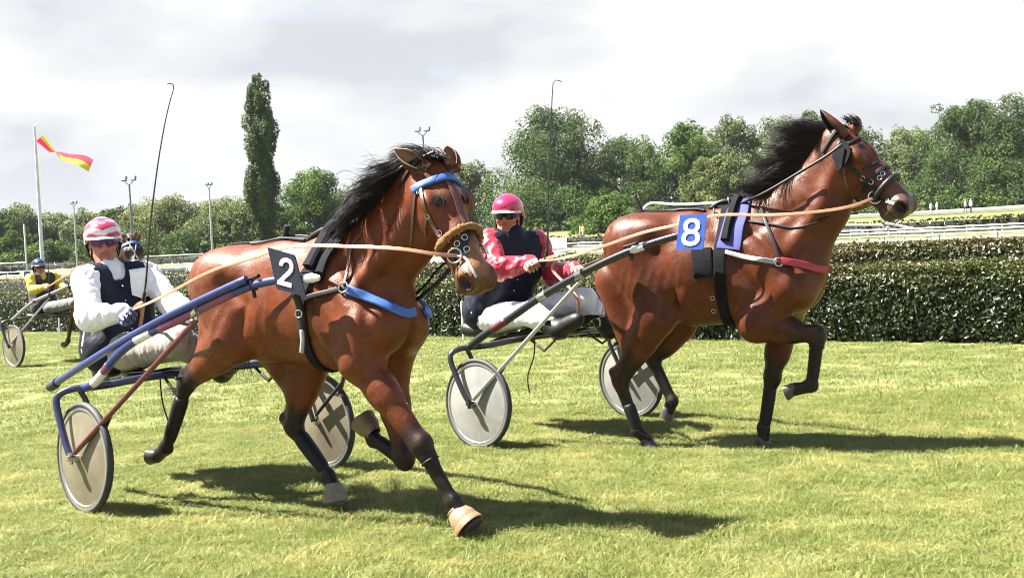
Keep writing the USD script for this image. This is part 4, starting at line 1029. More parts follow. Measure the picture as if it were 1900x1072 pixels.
def sulky(name, label, S, K, group=None):
    """racing cart in its own axes S: x to the horse, wheels at +-yw, shafts rising to the tips"""
    t = thing(name, label, 'sulky', S.o, S.deg, group)
    yw = K['yw']; zh = 0.36
    for s in (-1, 1):
        Y = lambda y: s * y
        wheel(t, (0, Y(yw), zh - 0.012), K.get('wheel_yaw', 0), 2.0 * s, K['disc'], s)
        q = np.array([(0.0, yw + 0.085, zh), (-0.05, yw + 0.09, 0.42), (-0.13, yw + 0.088, 0.54), (-0.20, yw + 0.085, 0.66), (-0.225, yw + 0.07, 0.735), (-0.20, yw + 0.01, 0.775), (-0.155, yw - 0.08, 0.785)]) * [1, s, 1]
        obj('fork', tube(spline(q, 28), 0.023, 12), K['fork'], t, smooth=True)
        q = np.array([(-0.165, yw - 0.05, 0.78), (-0.16, yw - 0.09, 0.70), (-0.10, yw - 0.09, 0.56), (-0.03, yw - 0.088, 0.42), (0.0, yw - 0.085, zh)]) * [1, s, 1]
        obj('inner_fork', tube(spline(q, 20), 0.019, 10), K['frame'], t, smooth=True)
        obj('axle_nut', cat_([tube([[0, Y(yw + 0.06), zh], [0, Y(yw + 0.115), zh]], 0.020, 8), tube([[0, Y(yw + 0.09), zh - 0.04], [0, Y(yw + 0.09), zh + 0.035]], 0.016, 8)]), K['nut'], t, smooth=40)
        tip = np.array(K['tip'][0 if s < 0 else 1]); sh = np.array(K['shaft']) * [1, s, 1]
        x0 = 0.3; lam = np.clip((sh[:, 0] - x0) / (sh[-1, 0] - x0), 0, 1)[:, None]
        sh = sh + lam * (tip - sh[-1]); full = spline(sh, 60)
        obj('shaft', tube(full, np.linspace(K['sr'], K['sr'] * 0.82, 60), 12), K['shaft_m'], t, smooth=True)
        for f0, f1, m in K['bands']:
            i0, i1 = int(f0 * 59), int(f1 * 59)
            obj('sleeve', tube(full[i0:i1 + 1], np.linspace(K['sr'] * (1 - 0.18 * f0), K['sr'] * (1 - 0.18 * f1), i1 - i0 + 1) + 0.0012, 12), m, t, smooth=True)
        d = unit(full[-1] - full[-3]); obj('shaft_tip', tube([full[-1] - d * 0.02, full[-1] + d * 0.03, full[-1] + d * 0.075, full[-1] + d * 0.085], [K['sr'] * 0.92, K['sr'] * 0.95, K['sr'] * 0.6, 0.006], 12), K['tipm'], t, smooth=40)
        if 'upper' in K:
            up = np.array(K['upper']) * [1, s, 1]; lam = np.clip((up[:, 0] - x0) / 2.0, 0, 1)[:, None]; up = up + lam * (tip - np.array(K['shaft'])[-1] * [1, s, 1]); uf = spline(up, 40)
            obj('upper_tube', tube(uf, 0.0245, 12), K['upper_m'], t, smooth=True)
            d = unit(uf[0] - uf[2]); obj('end_grip', tube([uf[0] - d * 0.03, uf[0] + d * 0.01, uf[0] + d * 0.10, uf[0] + d * 0.15], [0.032, 0.038, 0.034, 0.015], 12), black_rubber, t, smooth=40)
        i_ = int(np.argmin(np.abs(full[:, 0] - K['brace_x']))); bt = full[i_] - [0, 0, 0.05]; hub = np.array([0.03, Y(yw + 0.075), zh + 0.03])
        obj('brace', tube([hub, bt * 0.97 + hub * 0.03, bt], [0.0165, 0.0165, 0.016], 10), K['brace_m'], t, smooth=True)
        obj('brace_clamp', cat_([tube([bt, full[i_]], 0.014, 8), tube([full[i_] - [0.04, 0, 0.018], full[i_] + [0.04, 0, 0.014]], K['sr'] * 1.12, 10)]), K['clamp'], t, smooth=40)
        mid = hub * 0.68 + bt * 0.32; obj('inner_brace', tube([mid, [0.03, Y(yw - 0.075), zh + 0.05]], 0.014, 8), K['frame'], t, smooth=True)
        # strap loop and buckle holding the shaft near the horse
        j = int(0.80 * 59); obj('shaft_loop', cat_([tube([full[j] - [0, 0, 0.028], full[j] + [0, 0, 0.03]], 0.026, 10), tube([full[j] - [0.07, 0, -0.03], full[j] + [0.07, 0, 0.055]], 0.012, 8), tube([full[j] + [0, 0, -0.03], full[j] + [0.01, 0, -0.07]], 0.012, 8)]), black_leather, t, smooth=40)
        ft = np.array([0.34, Y(0.36), 0.74]); obj('foot_rest', cat_([tube([[0.02, Y(0.34), 0.815], [0.2, Y(0.35), 0.72], ft + [0.04, 0, 0.10]], 0.011, 8), tube([ft + [0.05, -0.07, 0.09], ft + [0.05, 0.07, 0.09]], 0.012, 8)]), K['frame'], t, smooth=True)
    q = np.array([(-0.155, -yw + 0.08, 0.785), (-0.06, -0.72, 0.795), (0.03, -0.5, 0.822), (0.06, 0, 0.832), (0.03, 0.5, 0.822), (-0.06, 0.72, 0.795), (-0.155, yw - 0.08, 0.785)])
    obj('axle_bar', tube(spline(q, 50), 0.026, 12), K['bar_m'], t, smooth=True)
    sx, sy, sz = K['seat']
    for s in (-1, 1):
        obj('seat_rail', tube(spline([(0.05, sy * 0.5 + 0.20 * s, 0.825), (sx * 0.5, sy * 0.9 + 0.15 * s, 0.815), (sx, sy + 0.12 * s, sz - 0.05), (sx - 0.16, sy + 0.12 * s, sz - 0.03)], 16), 0.013, 8), K['frame'], t, smooth=True)
    seat = Solid([Prim((sx - 0.10, sy - 0.10, sz - 0.01), (sx + 0.14, sy - 0.09, sz - 0.03), (0.062, 0.05), 0.06), Prim((sx - 0.10, sy + 0.10, sz - 0.01), (sx + 0.14, sy + 0.09, sz - 0.03), (0.062, 0.05), 0.06)], 0.014).mesh(3)
    obj('seat', seat, black_leather, t, smooth=True)
    # black apron hung between the bar and the shafts in front of the driver
    ap = K['apron']; V = []
    for i, u in enumerate(np.linspace(0, 1, 9)):
        for j, w in enumerate(np.linspace(-1, 1, 13)):
            x = ap[0] + (ap[2] - ap[0]) * u; z = ap[1] + (ap[3] - ap[1]) * u - 0.05 * math.sin(math.pi * u) * (1 - w * w) + 0.008 * math.sin(9 * w + 5 * u)
            V.append([x, w * ap[4] * (1 - 0.12 * u), z])
    V = np.array(V); k = np.arange(9 * 13).reshape(9, 13)[:-1, :-1].ravel(); F = np.vstack([np.stack([k, k + 1, k + 14], 1), np.stack([k, k + 14, k + 13], 1)])
    V2 = V - [0.004, 0, 0.010]; n = len(V)
    obj('apron', trimesh.Trimesh(np.vstack([V, V2]), np.vstack([F, F[:, ::-1] + n]), process=False), black_cloth, t, smooth=True)
    if 'hang' in K:
        obj('hanging_strap', tube(spline(K['hang'], 14), 0.006, 6), black_leather, t, smooth=True)
    return t

def sulky_frame(u, v, deg, W):
    g = on_ground(u, v); a = math.radians(deg); n = np.array([-math.sin(a), math.cos(a), 0]); o = g + n * W / 2
    return Frame(o[0], o[1], deg)

beige_disc = disc_mat('beige_wheel_cover', (0.185, 0.160, 0.112)); grey_disc = disc_mat('grey_wheel_cover', (0.25, 0.245, 0.225))
S2 = sulky_frame(163, 948, -49, 1.80); S8 = sulky_frame(890, 829, -47, 1.85)
def tips(S, F, near, x, y, z):
    """shaft tips beside the horse: the near one as seen, the far one mirrored in the horse's own plane"""
    n = F.loc(near); f = n * [1, -1, 1]
    return [S.loc(near), S.loc(F.world(f))]
tipA = FA.world(FA.seen(572, 516, -0.40)); tipB = FB.world(FB.seen(1262, 436, -0.42))
KA = dict(sr=0.029, yw=0.90, wheel_yaw=5, disc=beige_disc, fork=navy_paint, frame=black_paint, nut=steel, shaft=[(-0.155, 0.82, 0.785), (-0.08, 0.80, 0.80), (0.29, 0.75, 1.02), (0.98, 0.68, 1.245), (1.62, 0.55, 1.44), (2.05, 0.48, 1.47)], tip=tips(S2, FA, tipA, 0, 0, 0),
          shaft_m=blue_paint, bands=[(0.10, 0.17, white_paint), (0.175, 0.21, pink_paint), (0.36, 0.43, white_paint), (0.47, 0.74, pink_paint)], tipm=white_paint, upper=[(-0.72, 0.80, 0.78), (0.3, 0.75, 1.085), (1.0, 0.68, 1.30), (1.55, 0.565, 1.47)], upper_m=blue_paint,
          brace_x=0.98, brace_m=red_paint, clamp=steel, bar_m=navy_paint, seat=(-1.02, -0.22, 0.80), apron=(0.0, 0.84, -0.62, 0.80, 0.42), hang=[(-0.35, -0.2, 0.80), (-0.33, -0.2, 0.6), (-0.26, -0.2, 0.48)])
sulky_a = sulky('sulky', 'blue racing sulky with beige wheel covers, pulled by the horse with the 2', S2, KA)
KB = dict(sr=0.034, yw=0.92, wheel_yaw=4, disc=grey_disc, fork=black_paint, frame=black_paint, nut=black_paint, shaft=[(-0.155, 0.84, 0.79), (-0.05, 0.82, 0.86), (0.20, 0.75, 1.00), (0.52, 0.69, 1.17), (1.34, 0.52, 1.50), (1.75, 0.42, 1.60)], tip=tips(S8, FB, tipB, 0, 0, 0),
          shaft_m=black_paint, bands=[(0.17, 0.27, red_paint), (0.45, 0.49, alloy), (0.80, 0.86, white_paint)], tipm=black_rubber, brace_x=0.86, brace_m=alloy, clamp=steel, bar_m=black_paint, seat=(-0.80, -0.12, 0.88), apron=(0.32, 0.98, -0.45, 0.78, 0.42),
          hang=[(0.04, -0.3, 0.82), (0.02, -0.3, 0.66), (-0.06, -0.3, 0.5), (-0.05, -0.3, 0.36)])
sulky_b = sulky('sulky', 'black racing sulky with pale grey wheel covers, pulled by the horse with the 8', S8, KB)

# ------------------------------------------------------------ people
skin_mat = usdkit.material(stage, LK + 'skin', {'a': ('attribute', {'attribute': 'tint'}), 'g': ('geometry', {}), 'n': ('noise_texture', {'scale': 45.0, 'detail': 4.0}), 'mr': ('map_range', {'from_min': 0.3, 'from_max': 0.7, 'to_min': 0.88, 'to_max': 1.12}), 'hs': ('hsv', {}),
    'b': ('bump', {'strength': 0.15, 'distance': 0.002}), 'p': ('principled_bsdf', {'roughness': 0.5, 'specular_ior_level': 0.35, 'subsurface_weight': 0.08, 'subsurface_scale': 0.01, 'subsurface_radius': (1.0, 0.4, 0.2)})},
    [('a.color', 'hs.color'), ('g.position', 'n.vector'), ('n.fac', 'mr.value'), ('mr.result', 'hs.value'), ('hs.color', 'p.base_color'), ('n.fac', 'b.height'), ('b.normal', 'p.normal')], surface='p.BSDF')
def cloth(name, col, rough=0.75, spec=0.3, sheen=0.1, var=0.08):
    return mat(name, col, rough=rough, var=var, scale=14, bump=0.35, bscale=38, bdist=0.006, spec=spec, sheen=sheen)
white_cloth = cloth('white_cloth', (0.82, 0.81, 0.78), 0.6); navy_cloth = cloth('navy_cloth', (0.006, 0.008, 0.020), 0.6, 0.2, 0.0); cream_cloth = cloth('cream_cloth', (0.27, 0.235, 0.19)); red_cloth = cloth('red_cloth', (0.42, 0.012, 0.035), 0.4, 0.5)
yellow_cloth = cloth('yellow_cloth', (0.56, 0.46, 0.035), 0.5); grey_cloth = cloth('grey_cloth', (0.12, 0.115, 0.11)); dark_vest = cloth('dark_vest', (0.030, 0.016, 0.018), 0.5)
lens_violet = mat('violet_lens', (0.075, 0.008, 0.085), rough=0.14, coat=0.1, spec=0.4, var=0.5, scale=22); lens_dark = mat('dark_lens', (0.006, 0.007, 0.009), rough=0.12, spec=0.35)
SKIN = (0.27, 0.125, 0.082)

def hand_prims(w, d, up, side, k=1.0, curl=(62, 78, 50), col=SKIN, grip=0.0):
    """a hand from wrist w: palm along d, back of the hand towards up; fingers curled about what it holds"""
    d = unit(d); up = unit(up - d * (up @ d)); lat = np.cross(up, d) * side; P = []   # lat: towards the thumb
    L = 0.088 * k; pal = w + d * L
    for o in (-0.030, -0.010, 0.010, 0.030):
        P.append(Prim(w + lat * o * 0.6 * k + d * 0.012 * k, pal + lat * o * k, (0.016 * k, 0.0125 * k), 0.012 * k, col=col))
    for o, ln in ((0.032, 0.92), (0.011, 1.0), (-0.011, 0.95), (-0.032, 0.76)):
        p = pal + lat * o * k; a = math.radians(curl[0] * 0.45); q = []
        for seg, (l_, r0, r1) in enumerate(((0.046, 0.0098, 0.009), (0.028, 0.009, 0.0082), (0.022, 0.0082, 0.007))):
            e = d * math.cos(a) - up * math.sin(a); n_ = p + e * l_ * ln * k
            P.append(Prim(p, n_, (r0 * k, r1 * k), 0.004 * k, col=col)); p = n_; a += math.radians(curl[min(seg + 1, 2)])
    th = w + lat * 0.026 * k + d * 0.03 * k; t1 = th + (lat * 0.55 + d * 0.75 - up * 0.35) * 0.040 * k; t2 = t1 + (d * 0.72 - up * 0.65 - lat * 0.1) * 0.032 * k; t3 = t2 + (d * 0.45 - up * 0.6 - lat * 0.6) * 0.024 * k
    P += [Prim(th, t1, (0.015 * k, 0.0115 * k), 0.012 * k, col=col), Prim(t1, t2, (0.0115 * k, 0.010 * k), 0.004 * k, col=col), Prim(t2, t3, (0.010 * k, 0.008 * k), 0.004 * k, col=col)]
    return P

def head_prims(c, R, k, skin, hair, stubble=None):
    """R: columns forward, left, up"""
    h = lambda x, y, z: c + R @ (np.array([x, y, z]) * k)
    P = []
    def he(p, r, kk=0.02, col=skin, sub=False): P.append(Prim(h(*p), None, 0.1, kk * k, sub, rad=np.asarray(r) * k, R=R, col=col))
    def hc(a, b, r0, r1, kk=0.015, col=skin, sub=False): P.append(Prim(h(*a), h(*b), (r0 * k, r1 * k), kk * k, sub, col=col))
    st = stubble or skin; red = tuple(np.array(skin) * [1.05, 0.80, 0.80])
    he((-0.012, 0, 0.035), (0.098, 0.078, 0.092), col=hair); he((0.028, 0, 0.005), (0.068, 0.066, 0.088), 0.03)
    he((0.038, 0, -0.062), (0.050, 0.052, 0.052), 0.03, st); he((0.072, 0, -0.098), (0.024, 0.024, 0.020), 0.025, st)             # jaw, chin
    for s in (-1, 1):
        hc((0.0, 0.060 * s, -0.050), (0.070, 0.026 * s, -0.098), 0.020, 0.016, 0.03, st); he((0.068, 0.040 * s, -0.018), (0.026, 0.026, 0.022), 0.025, red)   # jawline, cheekbone
        he((0.088, 0.031 * s, 0.020), (0.016, 0.021, 0.014), 0.012, skin, True); he((0.078, 0.030 * s, 0.019), (0.014, 0.014, 0.013), 0.004, (0.10, 0.06, 0.05))      # socket, eye
        he((-0.005, 0.076 * s, 0.002), (0.022, 0.012, 0.032), 0.010, red); he((0.004, 0.086 * s, 0.004), (0.010, 0.006, 0.016), 0.006, red, True)            # ear
        he((0.096, 0.013 * s, -0.028), (0.014, 0.011, 0.010), 0.010, red)
    hc((0.088, 0, 0.036), (0.112, 0, -0.020), 0.010, 0.013, 0.015, red)                                                                                  # nose
    hc((0.078, -0.034, 0.040), (0.078, 0.034, 0.040), 0.011, 0.011, 0.015)                                                                              # brow
    hc((0.094, -0.017, -0.058), (0.094, 0.017, -0.058), 0.0075, 0.0075, 0.008, (skin[0] * 0.85, skin[1] * 0.5, skin[2] * 0.5)); hc((0.090, -0.015, -0.073), (0.090, 0.015, -0.073), 0.009, 0.009, 0.008, (skin[0] * 0.85, skin[1] * 0.5, skin[2] * 0.5))
    hc((0.102, -0.020, -0.0655), (0.102, 0.020, -0.0655), 0.0035, 0.0035, 0.004, (0.05, 0.015, 0.015), True)
    return P, h

def wrinkle(m, amp, scale, seed, amount=1.0):
    V = np.array(m.vertices); n = meshkit.fbm(V * scale, 3, seed) - 0.5; r = 0.5 - np.abs(meshkit.fbm(V * scale * [1.6, 1.6, 0.9], 2, seed + 7) - 0.5) * 2
    m.vertices = V + m.vertex_normals * ((n * amp + (r - 0.25) * amp * 0.9) * amount)[:, None]; return m

def make_person(name, label, J, st, base, res=0.012):
    """J: joints in the scene; st: clothes and colours; the body is one surface, clothes and helmet are its children"""
    t = thing(name, label, 'person', base)
    J = {k_: (v if k_ == 'head_R' else np.asarray(v, float) - base) for k_, v in J.items()}
    k = st.get('k', 1.0); R = J['head_R']; c = J['head']
    skin = st.get('skin', SKIN); gl = st.get('glove', skin)
    HP_, h = head_prims(c, R, k, skin, st.get('hair', (0.05, 0.03, 0.02)), st.get('stubble'))
    nk, ch, pv = J['neck'], J['chest'], J['pelvis']; pl = np.linalg.norm
    left = unit(J['sh_l'] - J['sh_r']); upv = unit(nk - pv); fw = np.cross(left, upv)
    B = list(HP_); ck = lambda a, b, r0, r1, kk=0.03, col=skin, **w_: Prim(a, b, (r0 * k, r1 * k), kk * k, col=col, **w_)
    B += [ck(c + R @ np.array([-0.03, 0, -0.05]) * k, nk, 0.058, 0.062)]
    Tt = lambda d: [Prim(ch + left * 0.085 * s * k, (ch + pv) / 2 + left * 0.07 * s * k, ((0.115 + d) * k, (0.105 + d) * k), 0.06, col=skin) for s in (-1, 1)] + [Prim((ch + pv) / 2 + left * 0.07 * s * k, pv + left * 0.08 * s * k, ((0.105 + d) * k, (0.125 + d) * k), 0.06, col=skin) for s in (-1, 1)] + \
                   [Prim(nk - upv * 0.05 * k + left * 0.05 * s * k, J['sh_' + q] - left * s * 0.03 * k, ((0.062 + d) * k, (0.062 + d) * k), 0.05, col=skin) for s, q in ((-1, 'r'), (1, 'l'))]
    def arm(q, d, cut=1.0):
        a, b, w = J['sh_' + q], J['el_' + q], J['wr_' + q]
        return [ck(a, b, 0.056 + d, 0.044 + d * 1.15), ck(b, b + (w - b) * cut, 0.045 + d * 1.15, 0.030 + d * 0.95), ck(b + unit(w - b) * 0.02, b + (w - b) * 0.3, 0.047 + d, 0.044 + d)]
    def leg(q, d, c0=0.0, c1=1.0):
        a, b, w = J['hip_' + q], J['kn_' + q], J['an_' + q]
        return [ck(a, b, 0.088 + d, 0.062 + d), ck(b, b + (w - b) * c1, 0.060 + d, 0.044 + d), ck(b + (w - b) * 0.05 - upv * 0.0, b + (w - b) * 0.45 * c1, 0.058 + d, 0.056 + d)]
    B += Tt(0)
    for q, s in (('r', -1), ('l', 1)):
        B += arm(q, 0); B += leg(q, 0); B += hand_prims(J['wr_' + q], J['hd_' + q], J['hu_' + q], s, k * 1.08, col=gl)
        B.append(ck(J['an_' + q], J['an_' + q] + unit(J['toe_' + q] - J['an_' + q]) * 0.15 * k, 0.045, 0.035))
    S = Solid(B, st.get('bres', 0.0075)); M = S.mesh(2); obj('body', M, skin_mat, t, smooth=True, tint=S.colours(np.array(M.vertices), 0.006))
    # trousers, boots, jacket, vest
    d = 0.016
    q_ = []
    for q in 'rl': q_ += leg(q, d * 1.1, 0, 0.75)
    Tr = Solid(q_ + [Prim(pv + left * 0.09 * s * k, pv + left * 0.085 * s * k + upv * 0.10 * k, (0.142 * k, 0.13 * k), 0.05) for s in (-1, 1)], res).mesh(2)
    obj('trousers', wrinkle(Tr, 0.016, 11, 3), st['trousers'], t, smooth=True)
    for q in 'rl':
        a, b, tt = J['kn_' + q], J['an_' + q], J['toe_' + q]; u = unit(tt - b)
        bm = Solid([ck(a + (b - a) * 0.45, b, 0.070, 0.058), ck(b, b + u * 0.17 * k, 0.056, 0.044, 0.04), ck(b + u * 0.1 * k, b + u * 0.20 * k, 0.046, 0.036)], res).mesh(2)
        obj('boot', bm, st['boots'], t, smooth=True)
    jk = Tt(d)
    for q in 'rl': jk += arm(q, d * 1.25, 0.97)
    jk += [Prim(nk - upv * 0.055 * k, nk + upv * 0.0 * k, (0.085 * k, 0.074 * k), 0.03)]
    Jm = Solid(jk, res).mesh(2); obj('jacket', wrinkle(Jm, 0.030, 10, 5), st['jacket'], t, smooth=True)
    if 'vest' in st:
        vp = Tt(d * 2.1)[:4] + [Prim(nk - upv * 0.06 * k + left * 0.045 * s * k, J['sh_' + q] * 0.70 + nk * 0.30 - upv * 0.025 * k, (0.105 * k, 0.100 * k), 0.05) for s, q in ((-1, 'r'), (1, 'l'))]
        if st.get('collar'): vp += [Prim(nk - upv * 0.05 * k, nk + upv * 0.012 * k, (0.098 * k, 0.084 * k), 0.03)]
        vs = Solid(vp + [] if st.get('collar') else vp + [Prim(nk + upv * 0.03 * k + fw * 0.02 * k, nk - upv * 0.045 * k + fw * 0.10 * k, (0.078 * k, 0.045 * k), 0.015, True)] , res)
        vm = vs.mesh(2); obj('vest', wrinkle(vm, 0.012, 9, 9), st['vest'], t, smooth=True)
        vs = Solid(vp, res * 1.3)
        for nm, m_, cpos, sz in st.get('patch', ()):
            cp = ch + left * cpos[0] * k + upv * cpos[1] * k + fw * 0.05 * k
            g = np.array([[a_, b_] for b_ in np.linspace(-1, 1, 7) for a_ in np.linspace(-1, 1, 7)]); P0 = cp + g[:, :1] * sz[0] * k * left + g[:, 1:] * sz[1] * k * upv
            if st.get('shield'): P0[:, :] += upv * (-(1 - np.abs(g[:, :1])) * (g[:, 1:] < -0.9) * 0.03 * k)
            P1 = np.array([vs.out(p, fw[None], 0.004 + 0.004, 0.4)[0] for p in P0]); kf = np.arange(49).reshape(7, 7)[:-1, :-1].ravel(); F = np.vstack([np.stack([kf, kf + 1, kf + 8], 1), np.stack([kf, kf + 8, kf + 7], 1)])
            P1 = P1 + fw * 0.008; V = np.vstack([P1, P1 - fw * 0.02]); obj(nm, trimesh.Trimesh(V, np.vstack([F, F[:, ::-1] + 49]), process=False), m_, t, smooth=True)
        for zz in np.linspace(0.04, -0.22, 4):
            p = vs.out(ch + upv * zz * k + fw * 0.02 - left * 0.012, fw[None], 0.006, 0.4)[0]; b_ = trimesh.creation.icosphere(1, 0.007 * k); b_.apply_translation(p); obj('snap_button', b_, steel, t, smooth=True)
    # helmet with visor, chin strap, glasses
    hp = [Prim(h(-0.012, 0, 0.050), None, 0.1, 0.02, rad=np.array([0.128, 0.108, 0.108]) * k, R=R), Prim(h(-0.05, 0, 0.0), None, 0.1, 0.03, rad=np.array([0.085, 0.105, 0.085]) * k, R=R),
          Prim(h(0.05, 0, 0.075), None, 0.1, 0.03, rad=np.array([0.075, 0.085, 0.055]) * k, R=R)]
    def clip(g):
        q = (g - c) @ R / k; rim = 0.040 + 0.0 * q[..., 0] - 0.080 * np.clip((0.035 - q[..., 0]) / 0.10, 0, 1)
        return (rim - q[..., 2]) * k
    inner = [Prim(h(-0.012, 0, 0.035), None, 0.1, 0.01, True, rad=np.array([0.106, 0.088, 0.100]) * k, R=R)]
    Hm = Solid(hp + inner, 0.006 if st.get('bres', 0.0075) < 0.009 else 0.010, clip=clip).mesh(3)
    q = (np.array(Hm.vertices) - c) @ R / k; hc_ = st['helmet'](q); he_ = obj('helmet', Hm, helmet_mat, t, smooth=True, tint=hc_)
    pad = Solid([Prim(h(-0.035, 0.070 * s, -0.005), h(-0.030, 0.066 * s, -0.062), (0.036 * k, 0.024 * k), 0.02) for s in (-1, 1)] + [Prim(h(-0.075, -0.04, -0.02), h(-0.075, 0.04, -0.02), (0.045 * k, 0.045 * k), 0.03), Prim(h(0.04, -0.07, 0.043), h(0.04, 0.07, 0.043), (0.012 * k, 0.012 * k), 0.02)], 0.008).mesh(2)
    obj('padding', pad, black_cloth, he_, smooth=True)
    V, F = [], []
    n = 25
    for i, a in enumerate(np.linspace(-72, 72, n)):
        ca, sa = math.cos(math.radians(a)), math.sin(math.radians(a)); ex = 0.055 * math.cos(math.radians(a * 1.15)) ** 1.3 + 0.004
        for x, z in ((0, 0.052), (ex, 0.040), (ex, 0.034), (0, 0.044)):
            V.append(h(-0.012 + (0.122 + x) * ca, (0.104 + x * 0.5) * sa, z - 0.006 * abs(sa)))
        if i:
            b_ = (i - 1) * 4
            for j in range(4): e = (j + 1) % 4; F += [[b_ + j, b_ + 4 + j, b_ + 4 + e], [b_ + j, b_ + 4 + e, b_ + e]]
    F += [[0, 1, 2], [0, 2, 3], [(n - 1) * 4 + 2, (n - 1) * 4 + 1, (n - 1) * 4], [(n - 1) * 4 + 3, (n - 1) * 4 + 2, (n - 1) * 4]]
    vz = trimesh.Trimesh(V, F, process=False); trimesh.repair.fix_normals(vz); obj('visor', vz, st['visor'], he_, smooth=40)
    sp = S.snap([h(0.03, y, z) for y, z in ((-0.074, -0.02), (-0.070, -0.07), (-0.045, -0.115), (0, -0.125), (0.045, -0.115), (0.070, -0.07), (0.074, -0.02))], 0.003)
    obj('chin_strap', ribbon(spline(sp[0], 24), unit_rows(spline(sp[1], 24)), 0.016 * k, 0.003), black_cloth, he_, smooth=True)
    if 'lens' in st:
        V, F = [], []; n = 27
        for i, a in enumerate(np.linspace(-66, 66, n)):
            ca, sa = math.cos(math.radians(a)), math.sin(math.radians(a)); nose = math.exp(-(a / 9.0) ** 2); lo_ = -0.014 + 0.016 * nose + 0.012 * (abs(a) / 66) ** 3; up_ = 0.038 - 0.012 * (abs(a) / 66) ** 2
            for rr, z in ((0.0, up_), (0.004, (up_ + lo_) / 2), (0.0, lo_), (-0.004, (up_ + lo_) / 2)): V.append(h(0.018 + (0.094 + rr) * ca, (0.086 + rr) * sa, z))
            if i:
                b_ = (i - 1) * 4
                for j in range(4): e = (j + 1) % 4; F += [[b_ + j, b_ + 4 + j, b_ + 4 + e], [b_ + j, b_ + 4 + e, b_ + e]]
        F += [[0, 1, 2], [0, 2, 3], [(n - 1) * 4 + 2, (n - 1) * 4 + 1, (n - 1) * 4], [(n - 1) * 4 + 3, (n - 1) * 4 + 2, (n - 1) * 4]]
        lz = trimesh.Trimesh(V, F, process=False); trimesh.repair.fix_normals(lz); g_ = obj('sunglasses', lz, st['lens'], t, smooth=40)
    return t, S

helmet_mat = usdkit.material(stage, LK + 'helmet_shell', {'a': ('attribute', {'attribute': 'tint'}), 'p': ('principled_bsdf', {'roughness': 0.25, 'coat_weight': 0.6, 'coat_roughness': 0.08})}, [('a.color', 'p.base_color')], surface='p.BSDF')
def helmet_swirl(base, mark, seed, amount):
    def f(q):
        w = q + 0.02 * np.stack([meshkit.fbm(q * 22 + i * 7.7, 3, seed + i) - 0.5 for i in range(3)], -1)
        band = np.sin(w[:, 0] * 46 + np.abs(w[:, 1]) * 40 - w[:, 2] * 62 + seed)
        ring = np.abs(np.hypot((w[:, 0] - 0.045) * 1.1, w[:, 2] - 0.125) - 0.030)
        m = np.clip((band - 1 + 2 * amount) * 3, 0, 1) * (q[:, 2] < 0.150) + np.clip((0.010 - ring) * 160, 0, 1) * (q[:, 0] > 0.0)
        m = np.clip(m, 0, 1)[:, None]; return np.asarray(base) * (1 - m) + np.asarray(mark) * m
    return f
def helmet_wing(base, line):
    def f(q):
        a = q[:, 0] - 0.02; z = q[:, 2]; m = np.zeros(len(q))
        for off in (0.0, 0.022, 0.044):
            m = np.maximum(m, np.clip(1 - np.abs(z - 0.075 + 0.45 * (np.abs(a + 0.035) - 0.04) + off) / 0.0035, 0, 1) * (a > -0.09 + off) * (a < 0.03))
        m = m[:, None]; return np.asarray(base) * (1 - m) + np.asarray(line) * m
    return f

def look(fwd, up=(0, 0, 1.0)):
    f = unit(fwd); l = unit(np.cross(up, f)); return np.array([f, l, np.cross(f, l)]).T

# driver in white and navy behind the horse with the 2
s_ = lambda u, v, y: S2.world(S2.seen(u, v, y))
pv_ = s_(224, 642, -0.22); fwd2 = S2.h
JD2 = dict(head=s_(192, 452, -0.22), head_R=look(S2.h * 0.55 + np.array([0.10, -0.80, -0.10]), (-0.03, 0, 1)), neck=s_(203, 500, -0.22), chest=s_(212, 553, -0.20), pelvis=pv_,
           sh_r=s_(158, 519, -0.46), el_r=s_(166, 590, -0.56), wr_r=s_(232, 580, -0.42), sh_l=s_(273, 510, 0.03), el_l=s_(320, 566, 0.10), wr_l=s_(378, 592, 0.02),
           hd_r=s_(276, 562, -0.36) - s_(232, 580, -0.42), hu_r=np.array([-0.3, -0.5, 0.8]), hd_l=S2.h + [0, 0, -0.1], hu_l=np.array([0, 0, 1.0]),
           hip_r=s_(236, 652, -0.34), kn_r=s_(332, 634, -0.32), an_r=s_(392, 668, -0.12), hip_l=s_(246, 648, -0.10), kn_l=s_(352, 640, 0.20), an_l=s_(412, 690, 0.38))
for q in 'rl': JD2['toe_' + q] = JD2['an_' + q] + S2.h * 0.2 + [0, 0, 0.08]
RED = (0.27, 0.014, 0.043)
driver_a, BD2 = make_person('person', 'driver in white sleeves, navy vest, red and white helmet and violet glasses', JD2,
    dict(k=1.27, trousers=cream_cloth, boots=black_leather, jacket=white_cloth, vest=navy_cloth, helmet=helmet_swirl((0.46, 0.38, 0.38), RED, 3, 0.78), visor=white_paint, lens=lens_violet, glove=(0.05, 0.06, 0.12), shield=True,
         patch=[('white_patch', white_cloth, (0.095, 0.055), (0.062, 0.075))]), np.array([pv_[0], pv_[1], 0.0]))

